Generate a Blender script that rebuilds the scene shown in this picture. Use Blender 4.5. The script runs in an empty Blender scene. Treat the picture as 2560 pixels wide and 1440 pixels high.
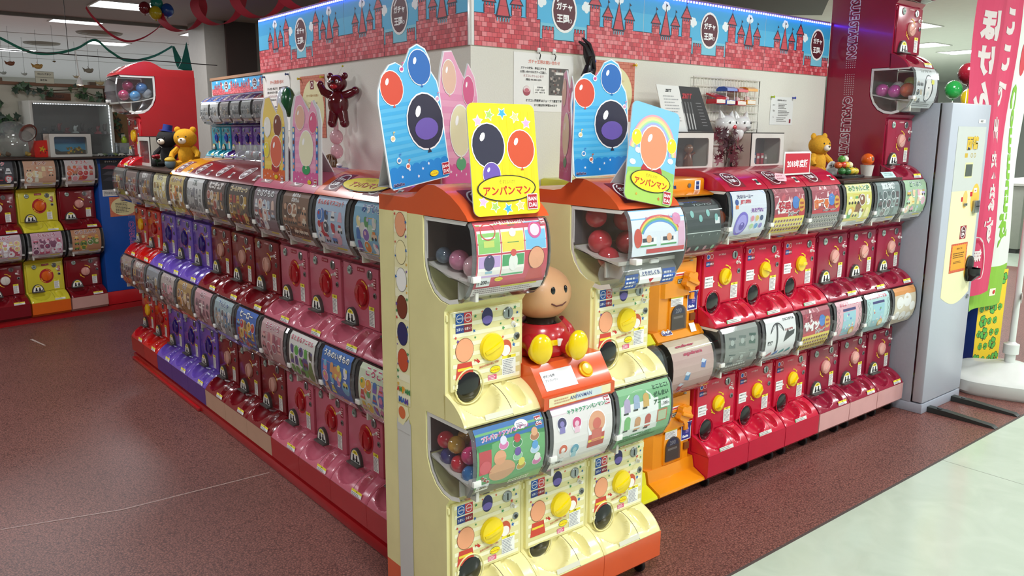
import bpy, bmesh, math, random
from math import sin, cos, pi, radians
from mathutils import Vector, Matrix
from mathutils.geometry import tessellate_polygon
S = bpy.context.scene
COL = S.collection
random.seed(7)
# ------------------------------------------------------------ camera, world, exposure
cam = bpy.data.objects.new('camera', bpy.data.cameras.new('camera'))
COL.objects.link(cam)
S.camera = cam
YAW, PIT, ROL, FPX = radians(51.0035), radians(-10.8132), radians(0.299), 2022.4
fw = Vector((cos(PIT)*cos(YAW), cos(PIT)*sin(YAW), sin(PIT)))
rt = fw.cross(Vector((0, 0, 1))).normalized()
up = rt.cross(fw)
r2 = cos(ROL)*rt + sin(ROL)*up
u2 = -sin(ROL)*rt + cos(ROL)*up
m = Matrix((r2, u2, -fw)).transposed().to_4x4()
m.translation = Vector((-1.815, -2.49, 1.55))
cam.matrix_world = m
cam.data.sensor_width = 36.0
cam.data.lens = 36.0*FPX/2560
cam.data.clip_start = 0.05
cam.data.clip_end = 200
S.view_settings.view_transform = 'Standard'
S.view_settings.look = 'None'
S.view_settings.gamma = 1.0
S.view_settings.use_curve_mapping = False
S.view_settings.exposure = 0.1
W = bpy.data.worlds.new('store_air')
S.world = W
W.use_nodes = True
W.node_tree.nodes['Background'].inputs[0].default_value = (0.93, 0.97, 1.0, 1)
W.node_tree.nodes['Background'].inputs[1].default_value = 0.42
S.cycles.max_bounces = 8
S.cycles.transparent_max_bounces = 24
S.cycles.caustics_reflective = False
S.cycles.caustics_refractive = False
S.cycles.sample_clamp_indirect = 4.0

# ------------------------------------------------------------ colours and materials
def lin(c):
    if isinstance(c, str):
        c = c.lstrip('#')
        if len(c) == 3: c = ''.join(q*2 for q in c)
        c = tuple(int(c[i:i+2], 16)/255 for i in (0, 2, 4))
    return tuple(((x/12.92) if x <= 0.04045 else ((x+0.055)/1.055)**2.4) for x in c[:3])
MATS = {}
def mat(name, color='#ffffff', rough=0.4, metal=0.0, coat=0.0, emit=0.0, noise=0.0, nscale=30, bump=0.0, spec=0.5):
    if name in MATS: return MATS[name]
    M = bpy.data.materials.new(name); M.use_nodes = True
    nt = M.node_tree; b = nt.nodes['Principled BSDF']
    c = lin(color)
    b.inputs['Base Color'].default_value = (*c, 1)
    b.inputs['Roughness'].default_value = rough
    b.inputs['Metallic'].default_value = metal
    b.inputs['Coat Weight'].default_value = coat
    b.inputs['Coat Roughness'].default_value = 0.08
    b.inputs['Specular IOR Level'].default_value = spec
    if emit:
        b.inputs['Emission Color'].default_value = (*c, 1)
        b.inputs['Emission Strength'].default_value = emit
    if noise or bump:
        tc = nt.nodes.new('ShaderNodeTexCoord')
        no = nt.nodes.new('ShaderNodeTexNoise'); no.inputs['Scale'].default_value = nscale
        no.inputs['Detail'].default_value = 4
        nt.links.new(tc.outputs['Object'], no.inputs['Vector'])
        if noise:
            cr = nt.nodes.new('ShaderNodeValToRGB')
            cr.color_ramp.elements[0].position = 0.3; cr.color_ramp.elements[1].position = 0.7
            cr.color_ramp.elements[0].color = (*[x*(1-noise) for x in c], 1)
            cr.color_ramp.elements[1].color = (*[min(1, x*(1+noise*0.6)) for x in c], 1)
            nt.links.new(no.outputs['Fac'], cr.inputs[0]); nt.links.new(cr.outputs[0], b.inputs['Base Color'])
        if bump:
            bp = nt.nodes.new('ShaderNodeBump'); bp.inputs['Strength'].default_value = bump; bp.inputs['Distance'].default_value = 0.002
            nt.links.new(no.outputs['Fac'], bp.inputs['Height']); nt.links.new(bp.outputs[0], b.inputs['Normal'])
    MATS[name] = M
    return M
def plastic(color, rough=0.22, coat=0.25):
    return mat('plastic_'+color.lstrip('#'), color, rough, 0, coat, noise=0.05, nscale=9)
def matte(color, rough=0.65):
    return mat('matte_'+color.lstrip('#'), color, rough, noise=0.04, nscale=20)
def clear(name, tint=(1, 1, 1), clarity=1.0, rough=0.03, gloss=1.0):
    """thin clear plastic: transparent with fresnel gloss and a faint body haze"""
    if name in MATS: return MATS[name]
    M = bpy.data.materials.new(name); M.use_nodes = True
    nt = M.node_tree; nt.nodes.clear()
    o = nt.nodes.new('ShaderNodeOutputMaterial')
    t = nt.nodes.new('ShaderNodeBsdfTransparent'); t.inputs[0].default_value = (*tint, 1)
    d = nt.nodes.new('ShaderNodeBsdfDiffuse'); d.inputs[0].default_value = (0.75, 0.77, 0.78, 1)
    g = nt.nodes.new('ShaderNodeBsdfGlossy'); g.inputs['Roughness'].default_value = rough
    L = nt.links.new
    ge = nt.nodes.new('ShaderNodeNewGeometry'); dt = nt.nodes.new('ShaderNodeVectorMath'); dt.operation = 'DOT_PRODUCT'
    L(ge.outputs['Incoming'], dt.inputs[0]); L(ge.outputs['Normal'], dt.inputs[1])
    def mth(op, a, b=None):
        q = nt.nodes.new('ShaderNodeMath'); q.operation = op; L(a, q.inputs[0])
        if b is not None: q.inputs[1].default_value = b
        return q.outputs[0]
    inv = nt.nodes.new('ShaderNodeMath'); inv.operation = 'SUBTRACT'; inv.inputs[0].default_value = 1; L(mth('ABSOLUTE', dt.outputs['Value']), inv.inputs[1])
    fr = mth('ADD', mth('MULTIPLY', mth('POWER', inv.outputs[0], 5), .75*gloss), .045*gloss)
    a = nt.nodes.new('ShaderNodeMixShader'); a.inputs[0].default_value = 1-clarity
    b = nt.nodes.new('ShaderNodeMixShader')
    L(t.outputs[0], a.inputs[1]); L(d.outputs[0], a.inputs[2]); L(fr, b.inputs[0])
    L(a.outputs[0], b.inputs[1]); L(g.outputs[0], b.inputs[2]); L(b.outputs[0], o.inputs[0])
    MATS[name] = M
    return M
CLEAR = clear('clear_dome', (0.96, 0.97, 0.98), 0.97, 0.04, 1.3)
EDGE = clear('smoked_dome_edge', (0.35, 0.36, 0.38), 0.86, 0.06, 1.6)
SMOKE = clear('smoked_window', (0.5, 0.48, 0.47), 0.96, 0.05, 1.2)
GLASS = clear('case_glass', (0.86, 0.9, 0.9), 0.93, 0.02, 1.0)
DARK = mat('chamber_dark', '#352f2e', 0.5, noise=0.1)
BLACK = mat('black_gloss', '#0c0c0e', 0.15, 0, 0.5)
RUBBER = mat('black_rubber', '#161617', 0.6)
CHROME = mat('brushed_metal', '#9fa4a4', 0.28, 0.9)
WHITE = plastic('#e9e7e2')
def print_mat(name, rough):
    M = bpy.data.materials.new(name); M.use_nodes = True
    nt = M.node_tree; b = nt.nodes['Principled BSDF']
    a = nt.nodes.new('ShaderNodeAttribute'); a.attribute_name = 'Ink'
    nt.links.new(a.outputs['Color'], b.inputs['Base Color'])
    b.inputs['Roughness'].default_value = rough
    return M
PRINT = print_mat('printed_paper', 0.5)
CLOTH = print_mat('printed_cloth', 0.85)

# ------------------------------------------------------------ object helpers
def link(name, me, parent=None, loc=(0, 0, 0), rot=(0, 0, 0), m=None):
    o = bpy.data.objects.new(name, me); COL.objects.link(o)
    o.location = loc; o.rotation_euler = rot
    if parent: o.parent = parent
    return o
def tag(o, label=None, cat=None, group=None, kind=None):
    if label: o['label'] = label
    if cat: o['category'] = cat
    if group: o['group'] = group
    if kind: o['kind'] = kind
    return o
def thing(name, label, cat, loc=(0, 0, 0), rz=0, group=None):
    o = bpy.data.objects.new(name, None); COL.objects.link(o)
    o.empty_display_size = 0.05
    o.location = loc; o.rotation_euler = (0, 0, rz)
    return tag(o, label, cat, group)
class MB:
    """mesh builder"""
    def __init__(s): s.v = []; s.f = []; s.mi = []; s.mats = []; s.M = None
    def mid(s, m):
        if m not in s.mats: s.mats.append(m)
        return s.mats.index(m)
    def add(s, vs, fs, m):
        b = len(s.v); k = s.mid(m)
        if s.M is not None: vs = [tuple(s.M @ Vector(p)) for p in vs]
        s.v += [tuple(p) for p in vs]
        for f in fs: s.f.append([b+i for i in f]); s.mi.append(k)
        return s
    def box(s, x0, x1, y0, y1, z0, z1, m, bev=0.0):
        if bev <= 0:
            vs = [(x, y, z) for x in (x0, x1) for y in (y0, y1) for z in (z0, z1)]
            return s.add(vs, [(0, 1, 3, 2), (4, 6, 7, 5), (0, 4, 5, 1), (2, 3, 7, 6), (0, 2, 6, 4), (1, 5, 7, 3)], m)
        bm = bmesh.new()
        bmesh.ops.create_cube(bm, size=1)
        for v in bm.verts:
            v.co = Vector(((x0+x1)/2+v.co.x*(x1-x0), (y0+y1)/2+v.co.y*(y1-y0), (z0+z1)/2+v.co.z*(z1-z0)))
        bev = min(bev, (x1-x0)*.49, (y1-y0)*.49, (z1-z0)*.49)
        bmesh.ops.bevel(bm, geom=bm.edges[:], offset=bev, segments=2, affect='EDGES', profile=0.5)
        bm.verts.index_update()
        s.add([v.co.copy() for v in bm.verts], [[v.index for v in f.verts] for f in bm.faces], m)
        bm.free(); return s
    def prism(s, pts, x0, x1, m, axis='x', caps=True):
        """pts = closed 2-D outline; axis x: pts are (y,z); axis y: (x,z); axis z: (x,y)"""
        n = len(pts)
        def P(a, p):
            return (a, p[0], p[1]) if axis == 'x' else ((p[0], a, p[1]) if axis == 'y' else (p[0], p[1], a))
        vs = [P(x0, p) for p in pts]+[P(x1, p) for p in pts]
        fs = [(i, (i+1) % n, n+(i+1) % n, n+i) for i in range(n)]
        if caps:
            tri = tessellate_polygon([[Vector((p[0], p[1], 0)) for p in pts]])
            fs += [tuple(t) for t in tri]+[tuple(n+i for i in reversed(t)) for t in tri]
        return s.add(vs, fs, m)
    def lathe(s, prof, m, n=20, c=(0, 0, 0), axis='z', close=True):
        """prof = (r, h) list"""
        vs = []; fs = []
        for r, h in prof:
            for i in range(n):
                a = 2*pi*i/n; x, y = r*cos(a), r*sin(a)
                p = (x, y, h) if axis == 'z' else ((x, -h, y) if axis == 'y' else (h, x, y))
                vs.append((c[0]+p[0], c[1]+p[1], c[2]+p[2]))
        for j in range(len(prof)-1):
            for i in range(n):
                k = (i+1) % n
                fs.append((j*n+i, j*n+k, (j+1)*n+k, (j+1)*n+i))
        if close:
            fs.append(tuple(range(n-1, -1, -1))); fs.append(tuple((len(prof)-1)*n+i for i in range(n)))
        return s.add(vs, fs, m)
    def ball(s, c, r, m, nu=16, nv=10, rz=0, ry=0):
        if not hasattr(r, '__len__'): r = (r, r, r)
        R = Matrix.Rotation(rz, 3, 'Z') @ Matrix.Rotation(ry, 3, 'Y')
        vs = []; fs = []
        for j in range(1, nv):
            t = pi*j/nv
            for i in range(nu):
                a = 2*pi*i/nu
                vs.append(Vector(c)+R @ Vector((r[0]*sin(t)*cos(a), r[1]*sin(t)*sin(a), r[2]*cos(t))))
        vs.append(Vector(c)+R @ Vector((0, 0, r[2]))); vs.append(Vector(c)-R @ Vector((0, 0, r[2])))
        T, B = len(vs)-2, len(vs)-1
        for i in range(nu):
            k = (i+1) % nu
            fs.append((T, i, k)); fs.append((B, (nv-2)*nu+k, (nv-2)*nu+i))
            for j in range(nv-2): fs.append((j*nu+i, (j+1)*nu+i, (j+1)*nu+k, j*nu+k))
        return s.add(vs, fs, m)
    def tube(s, pts, r, m, n=8, caps=True):
        pts = [Vector(p) for p in pts]; vs = []; fs = []
        rs = r if hasattr(r, '__len__') else [r]*len(pts)
        up0 = Vector((0, 0, 1))
        for i, p in enumerate(pts):
            d = (pts[min(i+1, len(pts)-1)]-pts[max(i-1, 0)]).normalized()
            a = d.cross(up0)
            if a.length < 0.05: a = d.cross(Vector((0, 1, 0)))
            a.normalize(); b = d.cross(a)
            for k in range(n):
                t = 2*pi*k/n; vs.append(p+rs[i]*(cos(t)*a+sin(t)*b))
        for i in range(len(pts)-1):
            for k in range(n):
                q = (k+1) % n; fs.append((i*n+k, i*n+q, (i+1)*n+q, (i+1)*n+k))
        if caps: fs.append(tuple(range(n))); fs.append(tuple((len(pts)-1)*n+k for k in reversed(range(n))))
        return s.add(vs, fs, m)
    def mesh(s, name, angle=35):
        me = bpy.data.meshes.new(name)
        me.from_pydata(s.v, [], s.f)
        for mt in s.mats: me.materials.append(mt)
        me.polygons.foreach_set('material_index', s.mi)
        me.update()
        bm = bmesh.new(); bm.from_mesh(me)
        bmesh.ops.recalc_face_normals(bm, faces=bm.faces[:]); bm.to_mesh(me); bm.free()
        if angle:
            me.polygons.foreach_set('use_smooth', [True]*len(me.polygons))
            me.set_sharp_from_angle(angle=radians(angle))
        return me
    def build(s, name, parent=None, loc=(0, 0, 0), rot=(0, 0, 0), angle=35):
        return link(name, s.mesh(name, angle), parent, loc, rot)

# ------------------------------------------------------------ flat print (posters, stickers, lettering)
GL = {}
def glyphs(text, bold):
    key = (text, bold)
    if key in GL: return GL[key]
    cu = bpy.data.curves.new('lettering', 'FONT')
    cu.body = text; cu.size = 1; cu.offset = bold; cu.resolution_u = 2; cu.fill_mode = 'FRONT'
    cu.space_line = 0.95
    ob = bpy.data.objects.new('lettering', cu); COL.objects.link(ob)
    bpy.context.view_layer.update()
    me = bpy.data.meshes.new_from_object(ob.evaluated_get(bpy.context.evaluated_depsgraph_get()))
    vs = [(v.co.x, v.co.y) for v in me.vertices]; fs = [tuple(p.vertices) for p in me.polygons]
    bpy.data.objects.remove(ob); bpy.data.meshes.remove(me); bpy.data.curves.remove(cu)
    if vs:
        x0 = min(v[0] for v in vs); x1 = max(v[0] for v in vs); y0 = min(v[1] for v in vs); y1 = max(v[1] for v in vs)
        vs = [((v[0]-x0), (v[1]-y0)) for v in vs]
        GL[key] = (vs, fs, max(x1-x0, 1e-6), max(y1-y0, 1e-6))
    else: GL[key] = ([], [], 1, 1)
    return GL[key]
class Ink:
    """2-D artwork: u to the right, v up, each layer a little further off the sheet"""
    def __init__(s, w, h): s.w = w; s.h = h; s.p = []; s.n = 0; s.M = None
    def raw(s, vs, fs, c, lay):
        if s.M is not None: vs = [s.M(p) for p in vs]
        s.p.append((vs, fs, lin(c), lay))
    def poly(s, pts, c, lay=1):
        tri = tessellate_polygon([[Vector((p[0], p[1], 0)) for p in pts]])
        s.raw(list(pts), [tuple(t) for t in tri], c, lay); return s
    def rect(s, x0, y0, x1, y1, c, lay=1, nv=None):
        k = nv or max(1, int(abs(y1-y0)/0.02)); vs = []; fs = []
        for i in range(k+1):
            y = y0+(y1-y0)*i/k; vs += [(x0, y), (x1, y)]
        fs = [(2*i, 2*i+1, 2*i+3, 2*i+2) for i in range(k)]
        s.raw(vs, fs, c, lay); return s
    def disc(s, x, y, r, c, lay=1, ry=None, n=20, a0=0, a1=2*pi, rot=0):
        ry = ry or r; vs = [(x, y)]
        for i in range(n+1):
            a = a0+(a1-a0)*i/n; px, py = r*cos(a), ry*sin(a)
            vs.append((x+px*cos(rot)-py*sin(rot), y+px*sin(rot)+py*cos(rot)))
        s.raw(vs, [(0, i, i+1) for i in range(1, n+1)], c, lay); return s
    def ring(s, x, y, r, t, c, lay=1, ry=None, n=24, a0=0, a1=2*pi):
        ry = ry or r; vs = []
        for i in range(n+1):
            a = a0+(a1-a0)*i/n; vs += [(x+r*cos(a), y+ry*sin(a)), (x+(r-t)*cos(a), y+(ry-t)*sin(a))]
        s.raw(vs, [(2*i, 2*i+1, 2*i+3, 2*i+2) for i in range(n)], c, lay); return s
    def star(s, x, y, r, c, lay=1, rot=0, n=5, k=0.45):
        vs = [(x, y)]+[(x+(r if i % 2 == 0 else r*k)*sin(pi*i/n+rot), y+(r if i % 2 == 0 else r*k)*cos(pi*i/n+rot)) for i in range(2*n)]
        s.raw(vs, [(0, i+1, (i+1) % (2*n)+1) for i in range(2*n)], c, lay); return s
    def line(s, pts, t, c, lay=1):
        for a, b in zip(pts[:-1], pts[1:]):
            dx, dy = b[0]-a[0], b[1]-a[1]; l = math.hypot(dx, dy) or 1
            nx, ny = -dy/l*t/2, dx/l*t/2; ex, ey = dx/l*t/2, dy/l*t/2
            s.raw([(a[0]+nx-ex, a[1]+ny-ey), (a[0]-nx-ex, a[1]-ny-ey), (b[0]-nx+ex, b[1]-ny+ey), (b[0]+nx+ex, b[1]+ny+ey)], [(0, 1, 2, 3)], c, lay)
        return s
    def text(s, t, x, y, w, h, c, lay=2, bold=0.02, rot=0, fit=False, outline=None, skew=0):
        """centred on x, y, inside w x h"""
        vs, fs, tw, th = glyphs(t, bold)
        k = min(w/tw, h/th); kx = ky = k
        if fit: kx, ky = w/tw, h/th
        def put(g, col, ly):
            out = []
            for a, b in g[0]:
                px, py = (a-g[2]/2)*kx, (b-g[3]/2)*ky
                px += skew*py
                out.append((x+px*cos(rot)-py*sin(rot), y+px*sin(rot)+py*cos(rot)))
            s.raw(out, g[1], col, ly)
        if outline: put(glyphs(t, bold+outline[1]), outline[0], lay); lay += 1
        put((vs, fs, tw, th), c, lay); return s
    def lines(s, x0, y0, x1, y1, n, c='#55504c', lay=1, seed=0):
        """rows of small illegible print"""
        R = random.Random(seed); dy = (y1-y0)/n
        for i in range(n):
            y = y0+dy*(i+.5); x = x0; e = x1-(x1-x0)*R.uniform(0, .35)
            while x < e:
                w = R.uniform(.6, 1.6)*abs(dy)*.7
                s.rect(x, y-abs(dy)*.24, min(x+w, e), y+abs(dy)*.24, c, lay, 1); x += w+abs(dy)*.22
        return s
    def mesh(s, name, fmap, eps=0.0003, material=None):
        V = []; F = []; C = []
        for k, (vs, fs, c, lay) in enumerate(s.p):
            b = len(V); off = lay*eps+(k % 61)*eps/75          # keeps overlapping shapes of one layer apart
            for (x, y) in vs: V.append(fmap(x, y, off))
            for f in fs: F.append([b+i for i in f]); C += [(*c, 1)]*len(f)
        me = bpy.data.meshes.new(name); me.from_pydata(V, [], F)
        me.materials.append(material or PRINT)
        at = me.color_attributes.new('Ink', 'FLOAT_COLOR', 'CORNER')
        at.data.foreach_set('color', [x for c in C for x in c])
        me.update(); return me
    def front(s, name, parent, x, y, z, **k):      # faces -y, centred at x, bottom at z
        return link(name, s.mesh(name, lambda u, v, h: (x+u, y-h, z+v), **k), parent)
def logo(a, x, y, r, lay=2, ring='#f3f0ee', dark='#571522', ry=None, patch=None):
    """the round shop badge"""
    ry = ry or r
    if patch: a.rect(x-r*1.15, y-ry*1.1, x+r*1.15, y+ry*1.1, patch, lay-1)
    a.disc(x, y, r, ring, lay, ry); a.disc(x, y, r*.88, dark, lay+1, ry*.88)
    a.text('ガチャ', x, y+ry*.22, r*1.25, ry*.42, '#fbfafa', lay+2, .035)
    a.text('王国', x-r*.12, y-ry*.34, r*.95, ry*.46, '#fbfafa', lay+2, .035)
    a.ring(x+r*.5, y-ry*.42, r*.11, r*.03, '#fbfafa', lay+2, n=10)
    a.line([(x-r*.55, y+ry*.45), (x-r*.3, y+ry*.68)], r*.1, '#f3f0ee', lay+2)
    return a
def maker(a, x, y, s, lay=2):
    """small red maker's mark"""
    a.rect(x-s*.56, y-s*.66, x+s*.56, y+s*.66, '#f4f0ee', lay); a.rect(x-s*.5, y-s*.6, x+s*.5, y+s*.6, '#b3122c', lay+1)
    a.text('BAN', x, y+s*.24, s*.86, s*.42, '#ffffff', lay+2, .03); a.text('DAI', x, y-s*.27, s*.8, s*.42, '#ffffff', lay+2, .03)
def title_oval(a, x, y, w, h, lay=2, small=True):
    a.disc(x, y, w/2, '#2a2016', lay, h/2, 28); a.disc(x, y, w/2*.955, '#f4e01e', lay+1, h/2*.92, 28)
    if small: a.text('それいけ!', x, y+h*.25, w*.4, h*.16, '#b09a20', lay+2, .005)
    a.text('アンパンマン', x, y-h*.08, w*.8, h*.36, '#c3281c', lay+2, .03)
def balloon(a, x, y, r, c, lay=2, ry=None, hi='#ffffff'):
    """plain coloured balloon, standing in for a figure"""
    ry = ry or r*1.1
    a.disc(x, y, r*1.06, '#f6f4f2', lay, ry*1.06); a.disc(x, y, r, c, lay+1, ry)
    a.poly([(x-r*.12, y-ry*1.14), (x+r*.12, y-ry*1.14), (x, y-ry*.95)], c, lay+1)
    a.disc(x-r*.35, y+ry*.4, r*.14, hi, lay+2, ry*.22, 10, rot=-.5)
# ------------------------------------------------------------ the room
def wood_mat(name, c1, c2, scale=3):
    M = bpy.data.materials.new(name); M.use_nodes = True; nt = M.node_tree; b = nt.nodes['Principled BSDF']
    tc = nt.nodes.new('ShaderNodeTexCoord'); w = nt.nodes.new('ShaderNodeTexNoise'); mp = nt.nodes.new('ShaderNodeMapping')
    mp.inputs['Scale'].default_value = (scale*8, scale*8, scale); w.inputs['Scale'].default_value = 2; w.inputs['Detail'].default_value = 6
    cr = nt.nodes.new('ShaderNodeValToRGB'); cr.color_ramp.elements[0].color = (*lin(c1), 1); cr.color_ramp.elements[1].color = (*lin(c2), 1)
    L = nt.links.new; L(tc.outputs['Object'], mp.inputs[0]); L(mp.outputs[0], w.inputs['Vector']); L(w.outputs['Fac'], cr.inputs[0]); L(cr.outputs[0], b.inputs['Base Color'])
    b.inputs['Roughness'].default_value = 0.4; return M
def floor_mat():
    M = bpy.data.materials.new('red_woven_vinyl'); M.use_nodes = True; nt = M.node_tree; b = nt.nodes['Principled BSDF']
    N, L = nt.nodes.new, nt.links.new
    tc = N('ShaderNodeTexCoord')
    v = N('ShaderNodeTexVoronoi'); v.feature = 'DISTANCE_TO_EDGE'; v.inputs['Scale'].default_value = 95; v.inputs['Randomness'].default_value = 0.85
    n = N('ShaderNodeTexNoise'); n.inputs['Scale'].default_value = 130; n.inputs['Detail'].default_value = 3
    n2 = N('ShaderNodeTexNoise'); n2.inputs['Scale'].default_value = 1.6; n2.inputs['Detail'].default_value = 4
    for q in (v, n, n2): L(tc.outputs['Object'], q.inputs['Vector'])
    c1 = N('ShaderNodeValToRGB'); c1.color_ramp.elements[0].position = 0.0; c1.color_ramp.elements[1].position = 0.16
    c1.color_ramp.elements[0].color = (*lin('#4a2b28'), 1); c1.color_ramp.elements[1].color = (*lin('#8b5c54'), 1)
    L(v.outputs['Distance'], c1.inputs[0])
    c2 = N('ShaderNodeValToRGB'); c2.color_ramp.elements[0].position = 0.32; c2.color_ramp.elements[1].position = 0.72
    c2.color_ramp.elements[0].color = (0.62, 0.58, 0.58, 1); c2.color_ramp.elements[1].color = (1.25, 1.25, 1.2, 1)
    L(n.outputs['Fac'], c2.inputs[0])
    mx = N('ShaderNodeMix'); mx.data_type = 'RGBA'; mx.blend_type = 'MULTIPLY'; mx.inputs[0].default_value = 1
    L(c1.outputs[0], mx.inputs[6]); L(c2.outputs[0], mx.inputs[7])
    c3 = N('ShaderNodeValToRGB'); c3.color_ramp.elements[0].position = .3; c3.color_ramp.elements[1].position = .75
    c3.color_ramp.elements[0].color = (.88, .87, .87, 1); c3.color_ramp.elements[1].color = (1.08, 1.05, 1.03, 1)
    L(n2.outputs['Fac'], c3.inputs[0])
    my = N('ShaderNodeMix'); my.data_type = 'RGBA'; my.blend_type = 'MULTIPLY'; my.inputs[0].default_value = 1
    L(mx.outputs[2], my.inputs[6]); L(c3.outputs[0], my.inputs[7]); L(my.outputs[2], b.inputs['Base Color'])
    b.inputs['Roughness'].default_value = 0.42
    bp = N('ShaderNodeBump'); bp.inputs['Strength'].default_value = .5; bp.inputs['Distance'].default_value = .0012
    L(v.outputs['Distance'], bp.inputs['Height']); L(bp.outputs[0], b.inputs['Normal'])
    return M
def tile_mat():
    M = bpy.data.materials.new('polished_mall_tile'); M.use_nodes = True; nt = M.node_tree; b = nt.nodes['Principled BSDF']
    N, L = nt.nodes.new, nt.links.new
    tc = N('ShaderNodeTexCoord'); n = N('ShaderNodeTexNoise'); n.inputs['Scale'].default_value = 5; n.inputs['Detail'].default_value = 8; n.inputs['Distortion'].default_value = 1.2
    L(tc.outputs['Object'], n.inputs['Vector'])
    cr = N('ShaderNodeValToRGB'); cr.color_ramp.elements[0].color = (*lin('#abb8a6'), 1); cr.color_ramp.elements[1].color = (*lin('#c6d2c1'), 1)
    L(n.outputs['Fac'], cr.inputs[0]); L(cr.outputs[0], b.inputs['Base Color']); b.inputs['Roughness'].default_value = .16
    return M
EDGE_Y = -0.915
mb = MB(); mb.box(-7, 9.0, EDGE_Y, 11.5, -0.05, 0, floor_mat()); o = mb.build('floor'); tag(o, 'dark red woven vinyl floor around the capsule machines', kind='structure')
mb = MB(); mb.box(-7, 22, -8, EDGE_Y-.012, -0.05, 0, tile_mat()); mb.box(9.0, 22, EDGE_Y-.012, 14, -0.05, 0, tile_mat())
o = mb.build('floor'); tag(o, 'polished pale tile floor of the mall aisle', kind='structure')
mb = MB()
TJ = mat('tile_joint', '#8f968a', .5)
mb.box(-7, 9.0, EDGE_Y-.012, EDGE_Y, -0.05, 0.0005, mat('floor_seam', '#4b4340', .5))
for i in range(-6, 20):
    if i % 2 == 0: mb.box(i*.9+.35-.002, i*.9+.35+.002, -8, EDGE_Y-.012, -0.01, 0.0004, TJ)
for j in range(8): mb.box(-7, 22, EDGE_Y-.9*(j+1)-.002, EDGE_Y-.9*(j+1)+.002, -0.01, 0.0004, TJ)
o = mb.build('trim_1'); tag(o, 'dark seam between the red floor and the tiles', kind='structure')
# scuffs of tape on the red floor
a = Ink(1, 1)
a.poly([(-1.52, 1.085), (-1.1, .975), (-.47, .955), (-.47, .948), (-1.1, .966), (-1.52, 1.078)], '#a98f86')
o = link('floor_tape', a.mesh('floor_tape', lambda u, v, h: (u, v, .0006+h))); tag(o, 'worn pale tape line on the red floor left of the pink machines', 'tape')
a = Ink(1, 1); a.poly([(-.915, 4.42), (-.895, 4.42), (-.85, 4.15), (-.862, 4.15)], '#b7a49d'); o = link('floor_tape', a.mesh('floor_tape', lambda u, v, h: (u, v, .0006+h))); tag(o, 'short pale scuff of tape on the red floor before the rear left row', 'tape')

CREAMWALL = mat('cream_wallpaper', '#dedbd0', .8, noise=.03, nscale=160, bump=.25)
mb = MB(); mb.box(0.0, 2.42, 0.0, 0.06, 0, 2.139, CREAMWALL); mb.box(0, 2.42, 0, .06, 2.139, 2.155, matte('#7a5a44')); tag(mb.build('wall_right'), kind='structure')
mb = MB(); mb.box(0.0, 0.06, 0.06, 1.94, 0, 2.139, CREAMWALL); mb.box(0, .06, 0.06, 1.94, 2.139, 2.155, matte('#7a5a44')); tag(mb.build('wall_left'), kind='structure')
mb = MB(); mb.box(0.06, 2.4, 1.88, 1.94, 0, 2.139, CREAMWALL); tag(mb.build('wall_back'), kind='structure')
# ceilings
CEIL = mat('taupe_ceiling', '#8d8780', .8)
CEIL2 = mat('white_ceiling', '#e9e9e4', .8, noise=.02, nscale=8)
mb = MB(); mb.box(-8, 3.9, -3.6, 8.78, 2.9, 2.95, CEIL); tag(mb.build('ceiling'), 'taupe lower ceiling above the capsule corner', kind='structure')
mb = MB(); mb.box(-12, 26, 8.78, 24, 3.0, 3.05, CEIL2); mb.box(3.9, 26, -14, 8.78, 3.0, 3.05, CEIL2); mb.box(-8, 3.9, -14, -3.6, 3.0, 3.05, CEIL2)
tag(mb.build('ceiling'), 'white ceiling over the rest of the mall', kind='structure')
mb = MB(); mb.box(-8, 3.9, 8.74, 8.78, 2.86, 3.05, matte('#6f6a64')); tag(mb.build('trim_2'), kind='structure')
mb = MB()
for i in range(4): mb.box(-10, 24, 9.6+i*2.4, 9.615+i*2.4, 2.994, 3.0, matte('#a8a69e'))
tag(mb.build('trim_3'), kind='structure')
# dark brown soffit behind the right wall
mb = MB(); mb.prism([(2.2, 2.3), (3.75, .75), (5.2, 1.72), (4.2, 2.6)], 2.62, 2.9, mat('brown_soffit', '#3c2219', .5), axis='z')
tag(mb.build('trim_4'), kind='structure')
# distant walls
mb = MB(); mb.box(-12, 26, 23.9, 24, 0, 3.05, mat('far_wall', '#b9b8ac', .8)); tag(mb.build('wall_far'), kind='structure')
mb = MB(); mb.box(21.9, 22, -14, 24, 0, 3.05, mat('far_wall2', '#c4c6c2', .8)); tag(mb.build('wall_far_right'), kind='structure')
mb = MB(); mb.box(-7.1, -7, -8, 24, 0, 3.05, mat('far_wall3', '#8f857c', .8)); tag(mb.build('wall_side'), kind='structure')
# pillar and panelled partition behind the left row
mb = MB(); mb.box(1.73, 1.98, 7.9, 8.5, 0, 2.9, matte('#8f8a83')); mb.box(1.98, 2.36, 7.85, 8.5, 0, 2.9, mat('dark_wood_panel', '#2c1a15', .5)); mb.box(2.36, 4.2, 7.9, 8.5, 0, 2.9, matte('#8b8882'))
mb.box(2.36, 4.2, 7.895, 7.9, 2.13, 2.145, matte('#5c5955')); mb.box(2.9, 2.915, 7.895, 7.9, 0, 2.9, matte('#5c5955'))
tag(mb.build('wall_panelled'), kind='structure')

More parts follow.
